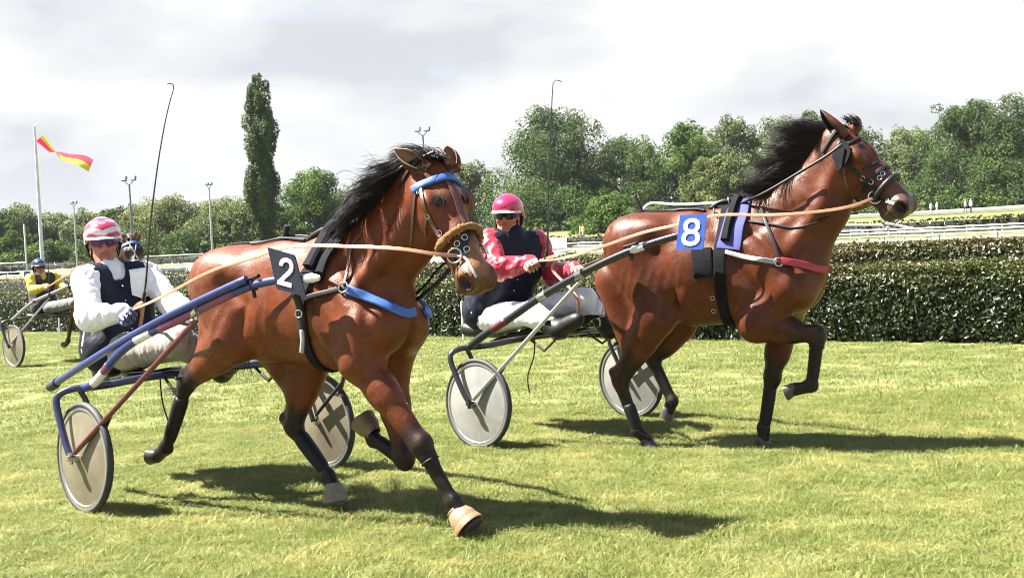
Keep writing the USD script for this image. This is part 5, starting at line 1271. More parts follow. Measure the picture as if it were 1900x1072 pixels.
# driver in red and black behind the horse with the 8
s_ = lambda u, v, y: S8.world(S8.seen(u, v, y))
pv_ = s_(918, 576, -0.14)
JD8 = dict(head=s_(942, 402, -0.16), head_R=look(np.array([-0.22, -0.95, -0.08]), (0.04, 0, 1)), neck=s_(952, 440, -0.14), chest=s_(950, 492, -0.13), pelvis=pv_,
           sh_r=s_(906, 446, -0.36), el_r=s_(925, 500, -0.44), wr_r=s_(985, 486, -0.30), sh_l=s_(998, 450, 0.10), el_l=s_(1026, 512, 0.16), wr_l=s_(1068, 498, 0.06),
           hd_r=s_(1018, 482, -0.27) - s_(985, 486, -0.30), hu_r=np.array([-0.1, -0.75, 0.65]), hd_l=s_(1096, 494, 0.03) - s_(1068, 498, 0.06), hu_l=np.array([0, -0.3, 1.0]),
           hip_r=s_(915, 590, -0.26), kn_r=s_(985, 582, -0.36), an_r=s_(1036, 612, -0.32), hip_l=s_(940, 585, -0.02), kn_l=s_(1085, 556, 0.20), an_l=s_(1130, 612, 0.34))
for q in 'rl': JD8['toe_' + q] = JD8['an_' + q] + S8.h * 0.2 + [0, 0, 0.08]
driver_b, BD8 = make_person('person', 'driver in red sleeves, black vest and pink helmet with dark glasses, behind the muzzle', JD8,
    dict(k=1.25, collar=True, trousers=white_cloth, boots=black_leather, jacket=red_cloth, vest=navy_cloth, helmet=helmet_wing((0.30, 0.009, 0.05), (0.5, 0.4, 0.4)), visor=white_paint, lens=lens_dark), np.array([pv_[0], pv_[1], 0.0]))

# whips
def whip(label, pts, r0, r1, grip, loc):
    p = spline(pts, 50); t = thing('whip', label, 'whip', loc); p = p - loc
    obj('shaft', tube(p, np.linspace(r0, r1, 50), 7), black_paint, t, smooth=True)
    obj('handle', tube(p[:8], np.linspace(r0 * 1.9, r0 * 1.35, 8), 9), black_leather, t, smooth=True)
    d = unit(p[-1] - p[-4]); side = unit(np.cross(d, [0, 1.0, 0.2]))
    obj('lash', tube(spline([p[-1], p[-1] + d * 0.03 + side * grip * 0.3, p[-1] + d * 0.02 + side * grip], 8), np.linspace(r1, 0.0035, 8), 6), black_leather, t, smooth=True)
s_ = lambda u, v, y: S2.world(S2.seen(u, v, y))
whip('long thin slanting whip in the gloved hand of the driver in white', [s_(258, 590, -0.37), s_(268, 545, -0.36), s_(276, 450, -0.34), s_(288, 340, -0.30), s_(302, 250, -0.26), s_(315, 190, -0.22), s_(322, 166, -0.20)], 0.0085, 0.003, 0.05, s_(258, 590, -0.37) * [1, 1, 0])
s_ = lambda u, v, y: S8.world(S8.seen(u, v, y))
whip('long thin upright whip in the hand of the driver in red', [s_(1008, 500, -0.28), s_(1014, 470, -0.28), s_(1017, 380, -0.28), s_(1021, 270, -0.27), s_(1024, 190, -0.26), s_(1026, 156, -0.25)], 0.010, 0.0035, -0.07, s_(1008, 500, -0.28) * [1, 1, 0])

# ------------------------------------------------------------ manes, tails, harness
blue_web = mat('blue_webbing', (0.035, 0.115, 0.40), rough=0.5, var=0.15, scale=40, bump=0.2, bscale=150, bdist=0.002)
red_web = mat('red_webbing', (0.32, 0.016, 0.04), rough=0.5, var=0.15, scale=40)
grey_web = mat('grey_webbing', (0.34, 0.33, 0.33), rough=0.5, var=0.2, scale=40)
brown_leather = mat('brown_leather', (0.085, 0.040, 0.026), rough=0.4, var=0.3, scale=30)
lilac_pad = cloth('lilac_pad', (0.085, 0.09, 0.23), 0.9, 0.05, 0.0)
fleece = mat('tan_fleece', (0.24, 0.105, 0.030), rough=0.95, var=0.35, scale=60, bump=1.0, bscale=120, bdist=0.01)
bell_rubber = mat('tan_rubber', (0.27, 0.16, 0.082), rough=0.45, var=0.2, scale=25, bump=0.15, bscale=40)
board_navy = mat('navy_board', (0.010, 0.014, 0.030), rough=0.4, var=0.2, scale=20)
board_blue = mat('blue_board', (0.030, 0.095, 0.42), rough=0.45, var=0.12, scale=20)
figure_white = mat('figure_white', (0.55, 0.55, 0.53), rough=0.5)

def local_cam(F): return F.loc(CC)
def local_dir(F, u, v): return F.M @ ray(u, v)

class Tack:
    """straps laid on one horse's surface S (its own axes F)"""
    def __init__(s, name, label, F, S, h, J):
        s.F, s.S, s.h, s.J = F, S, h, J; s.t = thing(name, label, 'harness', F.o, F.deg); s.cam = local_cam(F)
    def on(s, px, off=0.004):
        return s.S.hit(s.cam, np.array([local_dir(s.F, u, v) for u, v in px]), off)
    def head_mirror(s, P):
        H, o = s.J['head_R'], s.J['head_o']; q = (P - o) @ H; q[:, 1] *= -1; return o + q @ H.T
    def strap(s, name, px, w, m, th=0.005, n=30, mirror=None, raw=None, off=0.004, label=None):
        P = s.on(px) if raw is None else np.asarray(raw, float)
        for k in range(2 if mirror else 1):
            Q = P if k == 0 else (s.head_mirror(P) if mirror == 'head' else P * [1, -1, 1])
            q = spline(Q, n); q, N = s.S.snap(q, off); q = ndimage.gaussian_filter1d(q, 1.0, axis=0, mode='nearest'); N = unit_rows(ndimage.gaussian_filter1d(N, 1.5, axis=0, mode='nearest'))
            obj(name, ribbon(q, N, w, th), m, s.t, smooth=40, label=label)
    def band(s, name, c, axis, e1, a0, a1, w, m, th=0.005, n=50, off=0.004, far=1.0):
        P, N = s.S.ring(np.asarray(c, float), axis, np.asarray(e1, float), a0, a1, n, off, far)
        P = ndimage.gaussian_filter1d(P, 1.2, axis=0, mode='nearest')
        obj(name, ribbon(P, N, w, th), m, s.t, smooth=40); return P, N
    def free(s, name, pts, r, m, n=30, seg=8):
        obj(name, tube(spline(pts, n), r, seg), m, s.t, smooth=True)
    def ring(s, name, c, axis, R, r, m):
        T = trimesh.creation.torus(R, r, 24, 8); T.apply_transform(trimesh.geometry.align_vectors([0, 0, 1], unit(axis))); T.apply_translation(c); obj(name, T, m, s.t, smooth=True)
    def buckle(s, px):
        P = s.on([px], 0.01)[0]; N = s.S.grad(P[None])[0]
        b = trimesh.creation.torus(0.016, 0.0035, 12, 6); b.apply_transform(trimesh.geometry.align_vectors([0, 0, 1], N)); b.apply_translation(P); obj('buckle', b, steel, s.t, smooth=True)

def plate(name, label, cat, corners, thick, m, text, tm, scale, shift=(0, 0), slant=0.0):
    """flat number board from its corners (top left, top right, bottom right, bottom left)"""
    tl, tr, br, bl = [np.asarray(c, float) for c in corners]; o = (tl + tr + br + bl) / 4; o0 = o * [1, 1, 0]
    x = unit(tr - tl + br - bl); y = unit((tl - bl + tr - br) - x * ((tl - bl + tr - br) @ x)); z = np.cross(x, y)
    t = thing(name, label, cat, o0); C4 = np.array([bl, br, tr, tl]) - o0
    V = np.vstack([C4 + z * thick / 2, C4 - z * thick / 2]); F = [[0, 1, 2], [0, 2, 3], [4, 6, 5], [4, 7, 6]]
    for i in range(4): j = (i + 1) % 4; F += [[i, 4 + i, 4 + j], [i, 4 + j, j]]
    # subdivide slightly and bow
    bm = trimesh.Trimesh(V, F, process=False); obj('board', bm, m, t)
    hgt = np.linalg.norm(tl - bl) * scale; g = meshkit.text_mesh(text, hgt, 0.003, bold=True); g.apply_translation([-(g.bounds[0][0] + g.bounds[1][0]) / 2, -hgt / 2, 0])
    q = np.array(g.vertices); q[:, 0] += slant * q[:, 1]; g.vertices = (o - o0) + q[:, :1] * x + q[:, 1:2] * y + (q[:, 2:] + thick / 2 + 0.0005) * z + x * shift[0] + y * shift[1]
    obj('figure', g, tm, t); return t

# ---- horse with the 2
h = hA; H = JA['head_R']; kA = JA['head_k']
crest = [h(-0.10, 0, 0.03), JA['neck_t'] + [-0.10, 0, 0.09], JA['neck_m'] + [-0.17, 0, 0.14], (JA['neck_m'] + JA['withers']) / 2 + [-0.10, 0, 0.05], JA['withers'] + [0.02, 0, 0.0]]
crest = SA.snap(spline(crest, 14), 0.0)[0]
mane('mane', horse_a, crest[:11], lambda a: (np.array([-0.80, -0.62 - 0.35 * (a > 0.25), -0.30 - 0.35 * a]) if a > 0.1 else np.array([-0.95, -0.2, 0.05]), 1.0), 4200, 0.215, 11, 0.0036, hair_black, 0.04, 0.20, 0.06, 0.08)
mane('mane_lock', horse_a, crest[4:8], lambda a: (np.array([-0.95, 0.15, 0.18]), 1.0), 180, 0.34, 12, 0.0045, hair_black, 0.06, 0.10, 0.03, 0.08)
mane('forelock', horse_a, [h(-0.03, -0.03, 0.06), h(-0.02, 0.03, 0.065)], lambda a: (np.array([-0.9, 0.1, 0.45]), 1.0), 260, 0.15, 13, 0.0045, hair_black, 0.04, 0.25, 0.03, 0.06)
dock = np.array([JA['butt_x'] + 0.10, 0, JA['croup'][2] - 0.20])
mane('tail', horse_a, SA.snap([dock + [0, -0.02, 0.03], dock, dock + [-0.02, 0.02, -0.08]], 0.0)[0], lambda a: (np.array([-0.25, 0.45, -0.85]), 1.0), 500, 0.55, 14, 0.0055, hair_black, 0.03, 0.25, 0.12, 0.06)

T = Tack('harness', 'black harness of the nearest horse with blue browband, blue breast collar and fleece noseband', FA, SA, h, JA)
fz = H[:, 2]
T.band('browband', h(0.065, 0, -0.055), H @ unit([1, 0, -0.12]), fz, -82, 82, 0.040, blue_web, 0.016, 40, 0.006, 0.5)
T.band('crown_piece', h(-0.035, 0, -0.05), H @ unit([1, 0, 0.25]), fz, -120, 120, 0.018, black_leather, 0.006, 50, 0.005, 0.5)
T.strap('cheek_strap', [(777, 338), (786, 378), (797, 405), (812, 432), (832, 458)], 0.020, brown_leather, 0.006, mirror='head')
T.strap('throat_latch', [(774, 342), (768, 385), (765, 420), (761, 456)], 0.014, brown_leather, 0.005)
T.strap('jaw_strap', [(789, 385), (792, 405), (789, 440)], 0.012, brown_leather, 0.005)
T.strap('face_strap', None, 0.022, brown_leather, 0.005, raw=[h(0.07, -0.01, 0.1), h(0.16, 0.0, 0.09), h(0.25, 0.0, 0.08), h(0.33, 0.0, 0.07)])
T.strap('nose_cover', [(868, 425), (860, 450), (858, 472)], 0.05, black_leather, 0.005)
P, N = SA.ring(h(0.365, 0, -0.055), H @ unit([1, 0, 0.10]), fz, -125, 125, 70, 0.012, 0.5)
r_ = np.random.default_rng(5); fl = tube(P + N * 0.010, 0.020 + 0.003 * r_.normal(size=70), 14); fv = np.array(fl.vertices); fl.vertices = fv + fl.vertex_normals * (0.012 * (meshkit.fbm(fv * 70, 2, 3) - 0.4))[:, None]
obj('fleece_noseband', fl, fleece, T.t, smooth=True)
bit = T.on([(846, 474)], 0.012)[0]
T.ring('bit_ring', bit + [0, -0.012, 0], [0.3, -0.9, 0.2], 0.040, 0.006, steel); T.ring('bit_ring', T.head_mirror(bit[None])[0], [0.3, 0.9, 0.2], 0.040, 0.006, steel)
for px in ((792, 402), (815, 433), (776, 355), (848, 452), (866, 462), (862, 440)): T.buckle(px)
T.strap('bit_strap', [(846, 474), (862, 478), (876, 500), (884, 515)], 0.014, grey_web, 0.006)
T.strap('chin_cord', [(838, 470), (850, 490), (866, 508)], 0.012, black_leather, 0.006)
a_ = FA.seen
T.free('martingale', [a_(846, 484, -0.02), a_(824, 512, 0.02), a_(798, 536, 0.05), a_(768, 560, 0.09)], 0.012, black_leather)
T.free('martingale', [a_(840, 480, 0.04), a_(812, 500, 0.10), a_(790, 528, 0.12), a_(762, 552, 0.12)], 0.008, black_leather)
T.free('check_rein', [a_(570, 452, -0.02), a_(602, 428, -0.04), a_(638, 378, -0.11), a_(668, 346, -0.14), a_(706, 330, -0.14), a_(742, 312, -0.10), h(-0.03, -0.03, 0.09)], 0.010, black_leather)
T.ring('check_rein_ring', a_(668, 346, -0.15), [0.2, -0.9, 0.3], 0.014, 0.004, steel)
# saddle, girth, crupper
xs = a_(600, 470, -0.1)[0]; c_ = np.array([xs, 0, 1.28])
T.band('saddle_pad', c_ + [0.02, 0, 0], [1, 0, -0.22], [0, 0, 1], -62, 62, 0.19, black_cloth, 0.022, 60, 0.006)
T.band('saddle', c_ + [-0.01, 0, 0], [1, 0, -0.22], [0, 0, 1], -48, 48, 0.10, black_cloth, 0.05, 50, 0.012)
T.band('girth', c_, [1, 0, -0.22], [0, 0, 1], -180, 180, 0.075, black_cloth, 0.012, 110, 0.006)
T.free('saddle_tree', [a_(566, 452, -0.05), a_(590, 432, -0.06), a_(618, 424, -0.06), a_(646, 430, -0.05)], 0.020, black_leather)
T.free('saddle_hook', [a_(528, 452, -0.02), a_(531, 430, -0.02), a_(534, 418, -0.02)], 0.020, black_leather)
for o in (-0.045, 0.0, 0.05):
    pts = [a_(575, 456, o), a_(540, 458, o), a_(500, 462, o), a_(465, 461, o)]; T.strap('back_strap', None, 0.022, black_leather, 0.010, raw=[p + [0, 0, 0.0] for p in pts], off=0.008)
T.strap('crupper', None, 0.024, black_leather, 0.010, raw=[a_(465, 461, 0), a_(440, 464, 0), a_(415, 472, 0), dock + [0.04, 0, 0.06]], off=0.006)
for o in (470, 505, 540): T.ring('terret', a_(o, 455, -0.03), [1, 0.3, 0.2], 0.018, 0.004, steel)
T.free('tug', [a_(548, 545, -0.40), a_(556, 570, -0.38), a_(562, 612, -0.375)], 0.022, black_leather); T.ring('tug_buckle', a_(554, 582, -0.395), [0.2, -1, 0], 0.022, 0.005, steel)
T.free('strap_end', [a_(560, 612, -0.385), a_(561, 632, -0.39), a_(560, 654, -0.385)], 0.013, grey_web)
# breast collar
T.strap('breast_collar', [(642, 536), (668, 546), (700, 560), (735, 575), (758, 581), (768, 576)], 0.052, blue_web, 0.016, 36, off=0.008)
T.strap('breast_collar', None, 0.052, blue_web, 0.016, raw=SA.snap([a_(768, 577, 0.10), np.array([JA['chest_x'] - 0.0, 0.18, 1.2]), np.array([JA['chest_x'] - 0.22, 0.30, 1.32]), np.array([JA['chest_x'] - 0.42, 0.33, 1.38])], 0.01)[0], off=0.008)
T.ring('collar_ring', T.on([(637, 533)], 0.018)[0], SA.grad(T.on([(637, 533)], 0.01))[0], 0.030, 0.006, steel)
T.strap('trace', [(634, 535), (610, 542), (585, 548), (562, 556)], 0.030, black_leather, 0.012, mirror='body', off=0.006)
T.strap('neck_strap', [(672, 433), (655, 452), (648, 480), (643, 510), (638, 530)], 0.018, brown_leather, 0.006, mirror='body')
# bell boots and leg wraps belong to the animal
def bell_boot(L, m, k=1.0, cut=0.0):
    u = L['hoof_up']; c = L['hoof'] - u * L['hoof_drop']; x = unit(np.asarray(L['toe'], float) - u * (np.asarray(L['toe'], float) @ u)); prof = [(0.046, 0.158), (0.055, 0.163), (0.060, 0.156), (0.058, 0.148), (0.069, 0.130), (0.083, 0.098), (0.088, 0.072), (0.0865, 0.064), (0.091, 0.054), (0.097, 0.034), (0.097, 0.022), (0.085, 0.022), (0.080, 0.05)]
    B = trimesh.creation.revolve(np.array(prof) * k, sections=36); B.apply_transform(np.vstack([np.hstack([np.array([x, np.cross(u, x), u]).T, (c - 0.012 * x)[:, None]]), [0, 0, 0, 1]])); return B
def leg_wrap(a, b, r0, r1, f0, f1, n=26):
    p = np.linspace(a + (b - a) * f0, a + (b - a) * f1, n); q = np.linspace(0, 1, n); return tube(p, 0.93 * (r0 + (r1 - r0) * q) * (1 + 0.05 * np.sin(math.pi * q)) * (1 - 0.20 * np.exp(-q / 0.05) - 0.20 * np.exp(-(1 - q) / 0.05)), 16)
obj('bell_boot', bell_boot(JA['fr'], bell_rubber, 0.92), bell_rubber, horse_a, smooth=40, label='tan rubber bell boot on the leading front hoof')
obj('bell_boot', bell_boot(JA['fl'], bell_rubber, 0.86), mat('brown_rubber', (0.16, 0.10, 0.055), rough=0.5, var=0.2, scale=25), horse_a, smooth=40)
obj('bell_boot', bell_boot(JA['hl'], bell_rubber, 0.80), mat('grey_rubber', (0.17, 0.145, 0.11), rough=0.6, var=0.25, scale=25), horse_a, smooth=40)
wrap_black = mat('black_wrap', (0.006, 0.0055, 0.0055), rough=0.55, spec=0.25, var=0.4, scale=35, bump=0.3, bscale=80, bdist=0.003)
def knee_boot(host, L):
    k, a, c = L['knee'], unit(L['elbow'] - L['knee']), unit(L['fetlock'] - L['knee'])
    b = obj('knee_boot', Solid([Prim(k + a * 0.10, k + a * 0.02, (0.056, 0.056), 0.02), Prim(k + a * 0.02, k + c * 0.05, (0.056, 0.050), 0.03), Prim(k + c * 0.04, k + c * 0.11, (0.050, 0.043), 0.02)], 0.008).mesh(2), wrap_black, host, smooth=True)
    for f, d, r in ((0.075, a, 0.0575), (0.085, c, 0.050)):
        t_ = trimesh.creation.torus(r, 0.006, 26, 8); t_.apply_transform(trimesh.geometry.align_vectors([0, 0, 1], d)); t_.apply_translation(k + d * f); obj('boot_strap', t_, black_leather, b, smooth=True)
knee_boot(horse_a, JA['fr'])
obj('tendon_boot', leg_wrap(JA['fl']['knee'], JA['fl']['fetlock'], 0.0468, 0.0450, 0.2, 0.88), wrap_black, horse_a, smooth=True)
obj('hock_boot', leg_wrap(JA['hr']['hock'], JA['hr']['fetlock'], 0.0540, 0.0450, 0.2, 0.9), wrap_black, horse_a, smooth=True)
obj('hock_boot', leg_wrap(JA['hl']['hock'], JA['hl']['fetlock'], 0.0558, 0.0468, 0.15, 0.88), wrap_black, horse_a, smooth=True)
mane('boot_fringe', horse_a, [JA['hr']['hock'] + [-0.05, 0, -0.02], JA['hr']['hock'] + [-0.05, -0.01, -0.06]], lambda a: (np.array([-0.9, -0.2, -0.1]), 1.0), 26, 0.11, 15, 0.006, hair_black, 0.05, 0.1, 0.02, 0.1)
# reins
rein = [(262, 566, -0.5), (330, 535, -0.44), (400, 500, -0.38), (470, 478, -0.34), (530, 460, -0.33), (640, 457, -0.37), (700, 459, -0.36), (760, 464, -0.30), (812, 472, -0.22), (846, 476, -0.13)]
W_ = [s2 for s2 in (FA.world(FA.seen(*p)) for p in rein)]; W_[0] = JD2['wr_r'] + unit(JD2['hd_r']) * 0.09
W_ = np.array(W_); W_[-1] = FA.world(bit) + [0, 0, 0]
tr_ = thing('reins', 'tan leather reins from the driver in white along the flank of the nearest horse', 'reins', W_[0] * [1, 1, 0])
obj('rein', ribbon(spline(W_ - W_[0] * [1, 1, 0], 80), -np.array([CF[0], CF[1], -0.35]), 0.020, 0.004), tan_leather, tr_, smooth=40)
far_rein = np.array([JD2['wr_l'] + unit(JD2['hd_l']) * 0.08] + [FA.world(FA.seen(*p) * [1, -1, 1]) for p in rein[3:-1]] + [FA.world(T.head_mirror(bit[None])[0])])
obj('rein', ribbon(spline(far_rein - W_[0] * [1, 1, 0], 80), [0.2, 0.8, 0.3], 0.026, 0.004), tan_leather, tr_, smooth=40)
lp = JD2['wr_r'] + unit(JD2['hd_r']) * 0.09 - W_[0] * [1, 1, 0]
obj('rein_end', ribbon(spline([lp, lp + S2.h * 0.16 + [0, 0, 0.04], lp + S2.h * 0.02 + [0.05, -0.03, -0.10], lp + [0.03, 0, -0.26], lp + [0.05, 0, -0.40]], 30), [0.1, -1, 0.2], 0.024, 0.004), tan_leather, tr_, smooth=40)
cn = [FA.world(FA.seen(u, v, y)) for u, v, y in ((497, 459, -0.47), (547, 473, -0.44), (568, 551, -0.43), (514, 536, -0.46))]
plate('number_board', 'dark navy board with a white 2 at the shaft tip beside the nearest horse', 'number board', cn, 0.008, board_navy, '2', figure_white, 0.62, (0.0, 0.0), -0.05)

# ---- horse with the 8
h = hB; H = JB['head_R']; fz = H[:, 2]; b_ = FB.seen
crest = [h(-0.12, 0, 0.02), JB['neck_t'] + [-0.10, 0, 0.10], JB['neck_m'] + [-0.20, 0, 0.17], (JB['neck_m'] + JB['withers']) / 2 + [-0.12, 0, 0.08], JB['withers'] + [0.04, 0, 0.02]]
crest = SB.snap(spline(crest, 14), 0.0)[0]
mane('mane', horse_b, crest[1:11], lambda a: (np.array([-0.95, 0.06, 0.20 - 0.25 * a]), 0.8 + 0.25 * math.sin(3.1 * a)), 4200, 0.30, 21, 0.0038, hair_black, 0.06, 0.10, 0.07, 0.12)
mane('mane_lower', horse_b, crest[6:], lambda a: (np.array([-0.95, 0.10, 0.02]), 0.8), 900, 0.20, 22, 0.0040, hair_black, 0.05, 0.08, 0.02, 0.06)
mane('forelock', horse_b, [h(-0.03, -0.03, 0.06), h(0.0, 0.03, 0.075)], lambda a: (np.array([-0.5, 0.1, 0.8]), 1.0), 110, 0.08, 23, 0.005, hair_black, 0.10, 0.35, 0.05, 0.15)
dock = np.array([JB['butt_x'] + 0.10, 0, JB['croup'][2] - 0.24])
mane('tail', horse_b, SB.snap([dock + [0, -0.02, 0.03], dock, dock + [-0.02, 0.02, -0.08]], 0.0)[0], lambda a: (np.array([-0.18, 0.35, -0.90]), 1.0), 400, 0.40, 24, 0.006, hair_black, 0.03, 0.25, 0.05, 0.06)

T = Tack('harness', 'black harness with blinkers, lilac saddle pad and red breast strap on the 8 horse', FB, SB, h, JB)
T.band('browband', h(0.06, 0, -0.055), H @ unit([1, 0, -0.12]), fz, -85, 85, 0.026, black_leather, 0.008, 40, 0.006, 0.5)
T.band('crown_piece', h(-0.035, 0, -0.05), H @ unit([1, 0, 0.25]), fz, -125, 125, 0.026, black_leather, 0.008, 50, 0.005, 0.5)
T.strap('cheek_strap', [(1560, 262), (1562, 285), (1578, 310), (1600, 330), (1618, 345)], 0.022, black_leather, 0.008, mirror='head')
T.strap('throat_latch', [(1556, 265), (1562, 300), (1570, 340), (1573, 352)], 0.016, brown_leather, 0.006)
T.strap('face_strap', None, 0.020, brown_leather, 0.005, raw=[h(0.07, -0.01, 0.06), h(0.16, 0.0, 0.05), h(0.25, 0.0, 0.035), h(0.33, 0.0, 0.025)])
T.band('noseband', h(0.33, 0, -0.055), H @ unit([1, 0, 0.02]), fz, -150, 150, 0.026, black_leather, 0.008, 50, 0.006, 0.5)
P, N = SB.ring(h(0.42, 0, -0.06), H @ unit([1, 0, 0.10]), fz, -125, 125, 50, 0.008, 0.5); obj('nose_roll', tube(P + N * 0.008, 0.020, 10), black_leather, T.t, smooth=True)
T.strap('nose_strap', [(1602, 315), (1616, 307), (1630, 300)], 0.018, black_leather, 0.007)
bit = T.on([(1624, 366)], 0.012)[0]
T.ring('bit_ring', bit + [0, -0.012, 0], [0.3, -0.9, 0.2], 0.044, 0.007, steel); T.ring('bit_ring', T.head_mirror(bit[None])[0], [0.3, 0.9, 0.2], 0.044, 0.007, steel)
T.strap('bit_strap', [(1620, 342), (1624, 355), (1630, 368), (1642, 372)], 0.020, black_leather, 0.008)
for px in ((1558, 268), (1600, 331), (1616, 338), (1632, 330), (1638, 322), (1646, 372)): T.buckle(px)
for s in (-1, 1):                                                                # blinkers
    V, F = [], []; n = 9
    for i, a in enumerate(np.linspace(0, 1, n)):
        for j, b in enumerate(np.linspace(0, 1, n)):
            x = 0.050 + 0.115 * a; z = -0.005 - 0.135 * b + 0.015 * math.sin(math.pi * a); flare = 0.098 + 0.030 * a * math.sin(math.pi * min(1, 0.25 + b * 0.7))
            V.append(h(x - 0.03 * (2 * b - 1) ** 2, s * flare, z))
    k = np.arange(n * n).reshape(n, n)[:-1, :-1].ravel(); F = np.vstack([np.stack([k, k + 1, k + n + 1], 1), np.stack([k, k + n + 1, k + n], 1)]); V = np.array(V); V2 = V + H[:, 1] * s * 0.006
    bm = trimesh.Trimesh(np.vstack([V, V2]), np.vstack([F, F[:, ::-1] + n * n]), process=False); obj('blinker', bm, black_cloth, T.t, smooth=True)
T.free('chin_cord', [b_(1612, 372, -0.05), b_(1600, 378, 0.0), b_(1585, 366, 0.0)], 0.010, black_leather)
T.strap('tongue_tie', [(1646, 372), (1652, 376), (1660, 378)], 0.020, grey_web, 0.006)
T.free('check_rein', [b_(1352, 386, -0.03), b_(1410, 362, -0.16), b_(1450, 340, -0.19), b_(1500, 310, -0.20), b_(1540, 285, -0.20), b_(1562, 268, -0.18)], 0.011, black_leather)
xs = b_(1345, 430, -0.2)[0]; c_ = np.array([xs, 0, 1.35])
T.band('saddle_pad', c_ + [0.03, 0, 0], [1, 0, -0.12], [0, 0, 1], -66, 66, 0.17, lilac_pad, 0.014, 60, 0.006)
T.band('saddle', c_ + [0.0, 0, 0], [1, 0, -0.12], [0, 0, 1], -56, 56, 0.06, black_cloth, 0.035, 50, 0.022)
T.band('girth', c_ + [-0.02, 0, 0], [1, 0, -0.02], [0, 0, 1], -180, 180, 0.085, black_cloth, 0.012, 110, 0.006)
T.strap('girth_pad', [(1302, 462), (1304, 490), (1307, 515)], 0.15, black_cloth, 0.022, off=0.008)
for px in ((1322, 553), (1324, 577), (1318, 500), (1296, 505)): T.buckle(px)
T.free('saddle_tree', [b_(1318, 388, -0.05), b_(1335, 376, -0.05), b_(1352, 374, -0.04), b_(1368, 384, -0.03)], 0.018, black_leather)
T.ring('terret', b_(1352, 374, -0.06), [1, 0.3, 0.1], 0.030, 0.006, steel); T.ring('terret', b_(1325, 392, -0.12), [1, 0.3, 0.1], 0.024, 0.005, steel)
T.free('saddle_hook', [b_(1192, 398, -0.02), b_(1187, 384, -0.02), b_(1178, 362, -0.02)], np.linspace(0.022, 0.012, 30), black_leather)
for o in (-0.04, 0.02): T.strap('back_strap', None, 0.024, black_leather, 0.010, raw=[b_(1310, 408, o), b_(1265, 409, o), b_(1230, 401, o), b_(1194, 398, o)], off=0.008)
T.strap('crupper', None, 0.024, black_leather, 0.010, raw=[b_(1194, 398, 0), b_(1165, 402, 0), b_(1140, 414, 0), dock + [0.04, 0, 0.06]], off=0.006)
p_ = [b_(1190, 392, 0.03), b_(1205, 378, 0.03), b_(1235, 378, 0.03), b_(1275, 379, 0.03), b_(1332, 376, 0.03)]; obj('loose_strap', ribbon(spline(p_, 30), [0, -1, 0.2], 0.020, 0.004), grey_web, T.t, smooth=40)
p_ = [b_(1190, 390, -0.05), b_(1220, 392, -0.05), b_(1260, 388, -0.05), b_(1325, 384, -0.06)]; obj('loose_strap', ribbon(spline(p_, 30), [0, -0.3, 1], 0.016, 0.004), black_leather, T.t, smooth=40)
T.strap('trace', [(1342, 466), (1370, 474), (1400, 480), (1442, 487)], 0.034, grey_web, 0.010, mirror='body', off=0.006)
T.strap('breast_collar', [(1448, 484), (1475, 488), (1500, 494), (1520, 499), (1530, 500)], 0.052, red_web, 0.014, off=0.008)
T.strap('breast_collar', None, 0.052, red_web, 0.014, raw=SB.snap([b_(1530, 500, 0.05), np.array([JB['chest_x'] - 0.03, 0.18, 1.34]), np.array([JB['chest_x'] - 0.25, 0.30, 1.40]), np.array([JB['chest_x'] - 0.45, 0.33, 1.42])], 0.01)[0], off=0.008)
T.ring('collar_ring', T.on([(1445, 486)], 0.016)[0], SB.grad(T.on([(1445, 486)], 0.01))[0], 0.030, 0.006, steel)
T.strap('neck_strap', [(1412, 384), (1420, 410), (1434, 445), (1445, 478)], 0.022, black_leather, 0.007, mirror='body')
T.strap('shoulder_rein_keeper', [(1345, 412), (1400, 412), (1450, 420), (1500, 418), (1540, 402)], 0.012, black_leather, 0.006)
obj('tendon_boot', leg_wrap(JB['fr']['knee'], JB['fr']['fetlock'], 0.0468, 0.0414, 0.25, 0.9), wrap_black, horse_b, smooth=True)
obj('tendon_boot', leg_wrap(JB['fl']['knee'], JB['fl']['fetlock'], 0.0522, 0.0468, 0.15, 0.95), wrap_black, horse_b, smooth=True)
obj('hock_boot', leg_wrap(JB['hr']['hock'], JB['hr']['fetlock'], 0.0522, 0.0468, 0.45, 1.0), wrap_black, horse_b, smooth=True)
knee_boot(horse_b, JB['fr'])
rein = [(1022, 482, -0.5), (1080, 470, -0.48), (1140, 450, -0.46), (1200, 430, -0.44), (1262, 416, -0.43), (1330, 400, -0.40), (1400, 399, -0.37), (1470, 397, -0.34), (1540, 390, -0.28), (1585, 381, -0.22), (1624, 368, -0.14)]
W_ = np.array([FB.world(FB.seen(*p)) for p in rein]); W_[0] = JD8['wr_r'] + unit(JD8['hd_r']) * 0.09; W_[-1] = FB.world(bit)
tr_ = thing('reins', 'tan reins from the driver in red past the number 8 to the bit', 'reins', W_[0] * [1, 1, 0])
obj('rein', ribbon(spline(W_ - W_[0] * [1, 1, 0], 80), -np.array([CF[0], CF[1], -0.35]), 0.022, 0.004), tan_leather, tr_, smooth=40)
far_rein = np.array([JD8['wr_l'] + unit(JD8['hd_l']) * 0.08] + [FB.world(FB.seen(*p) * [1, -1, 1]) for p in rein[3:-1]] + [FB.world(T.head_mirror(bit[None])[0])])
obj('rein', ribbon(spline(far_rein - W_[0] * [1, 1, 0], 80), [0.2, 0.8, 0.3], 0.030, 0.004), tan_leather, tr_, smooth=40)
lp = JD8['wr_r'] + unit(JD8['hd_r']) * 0.09 - W_[0] * [1, 1, 0]
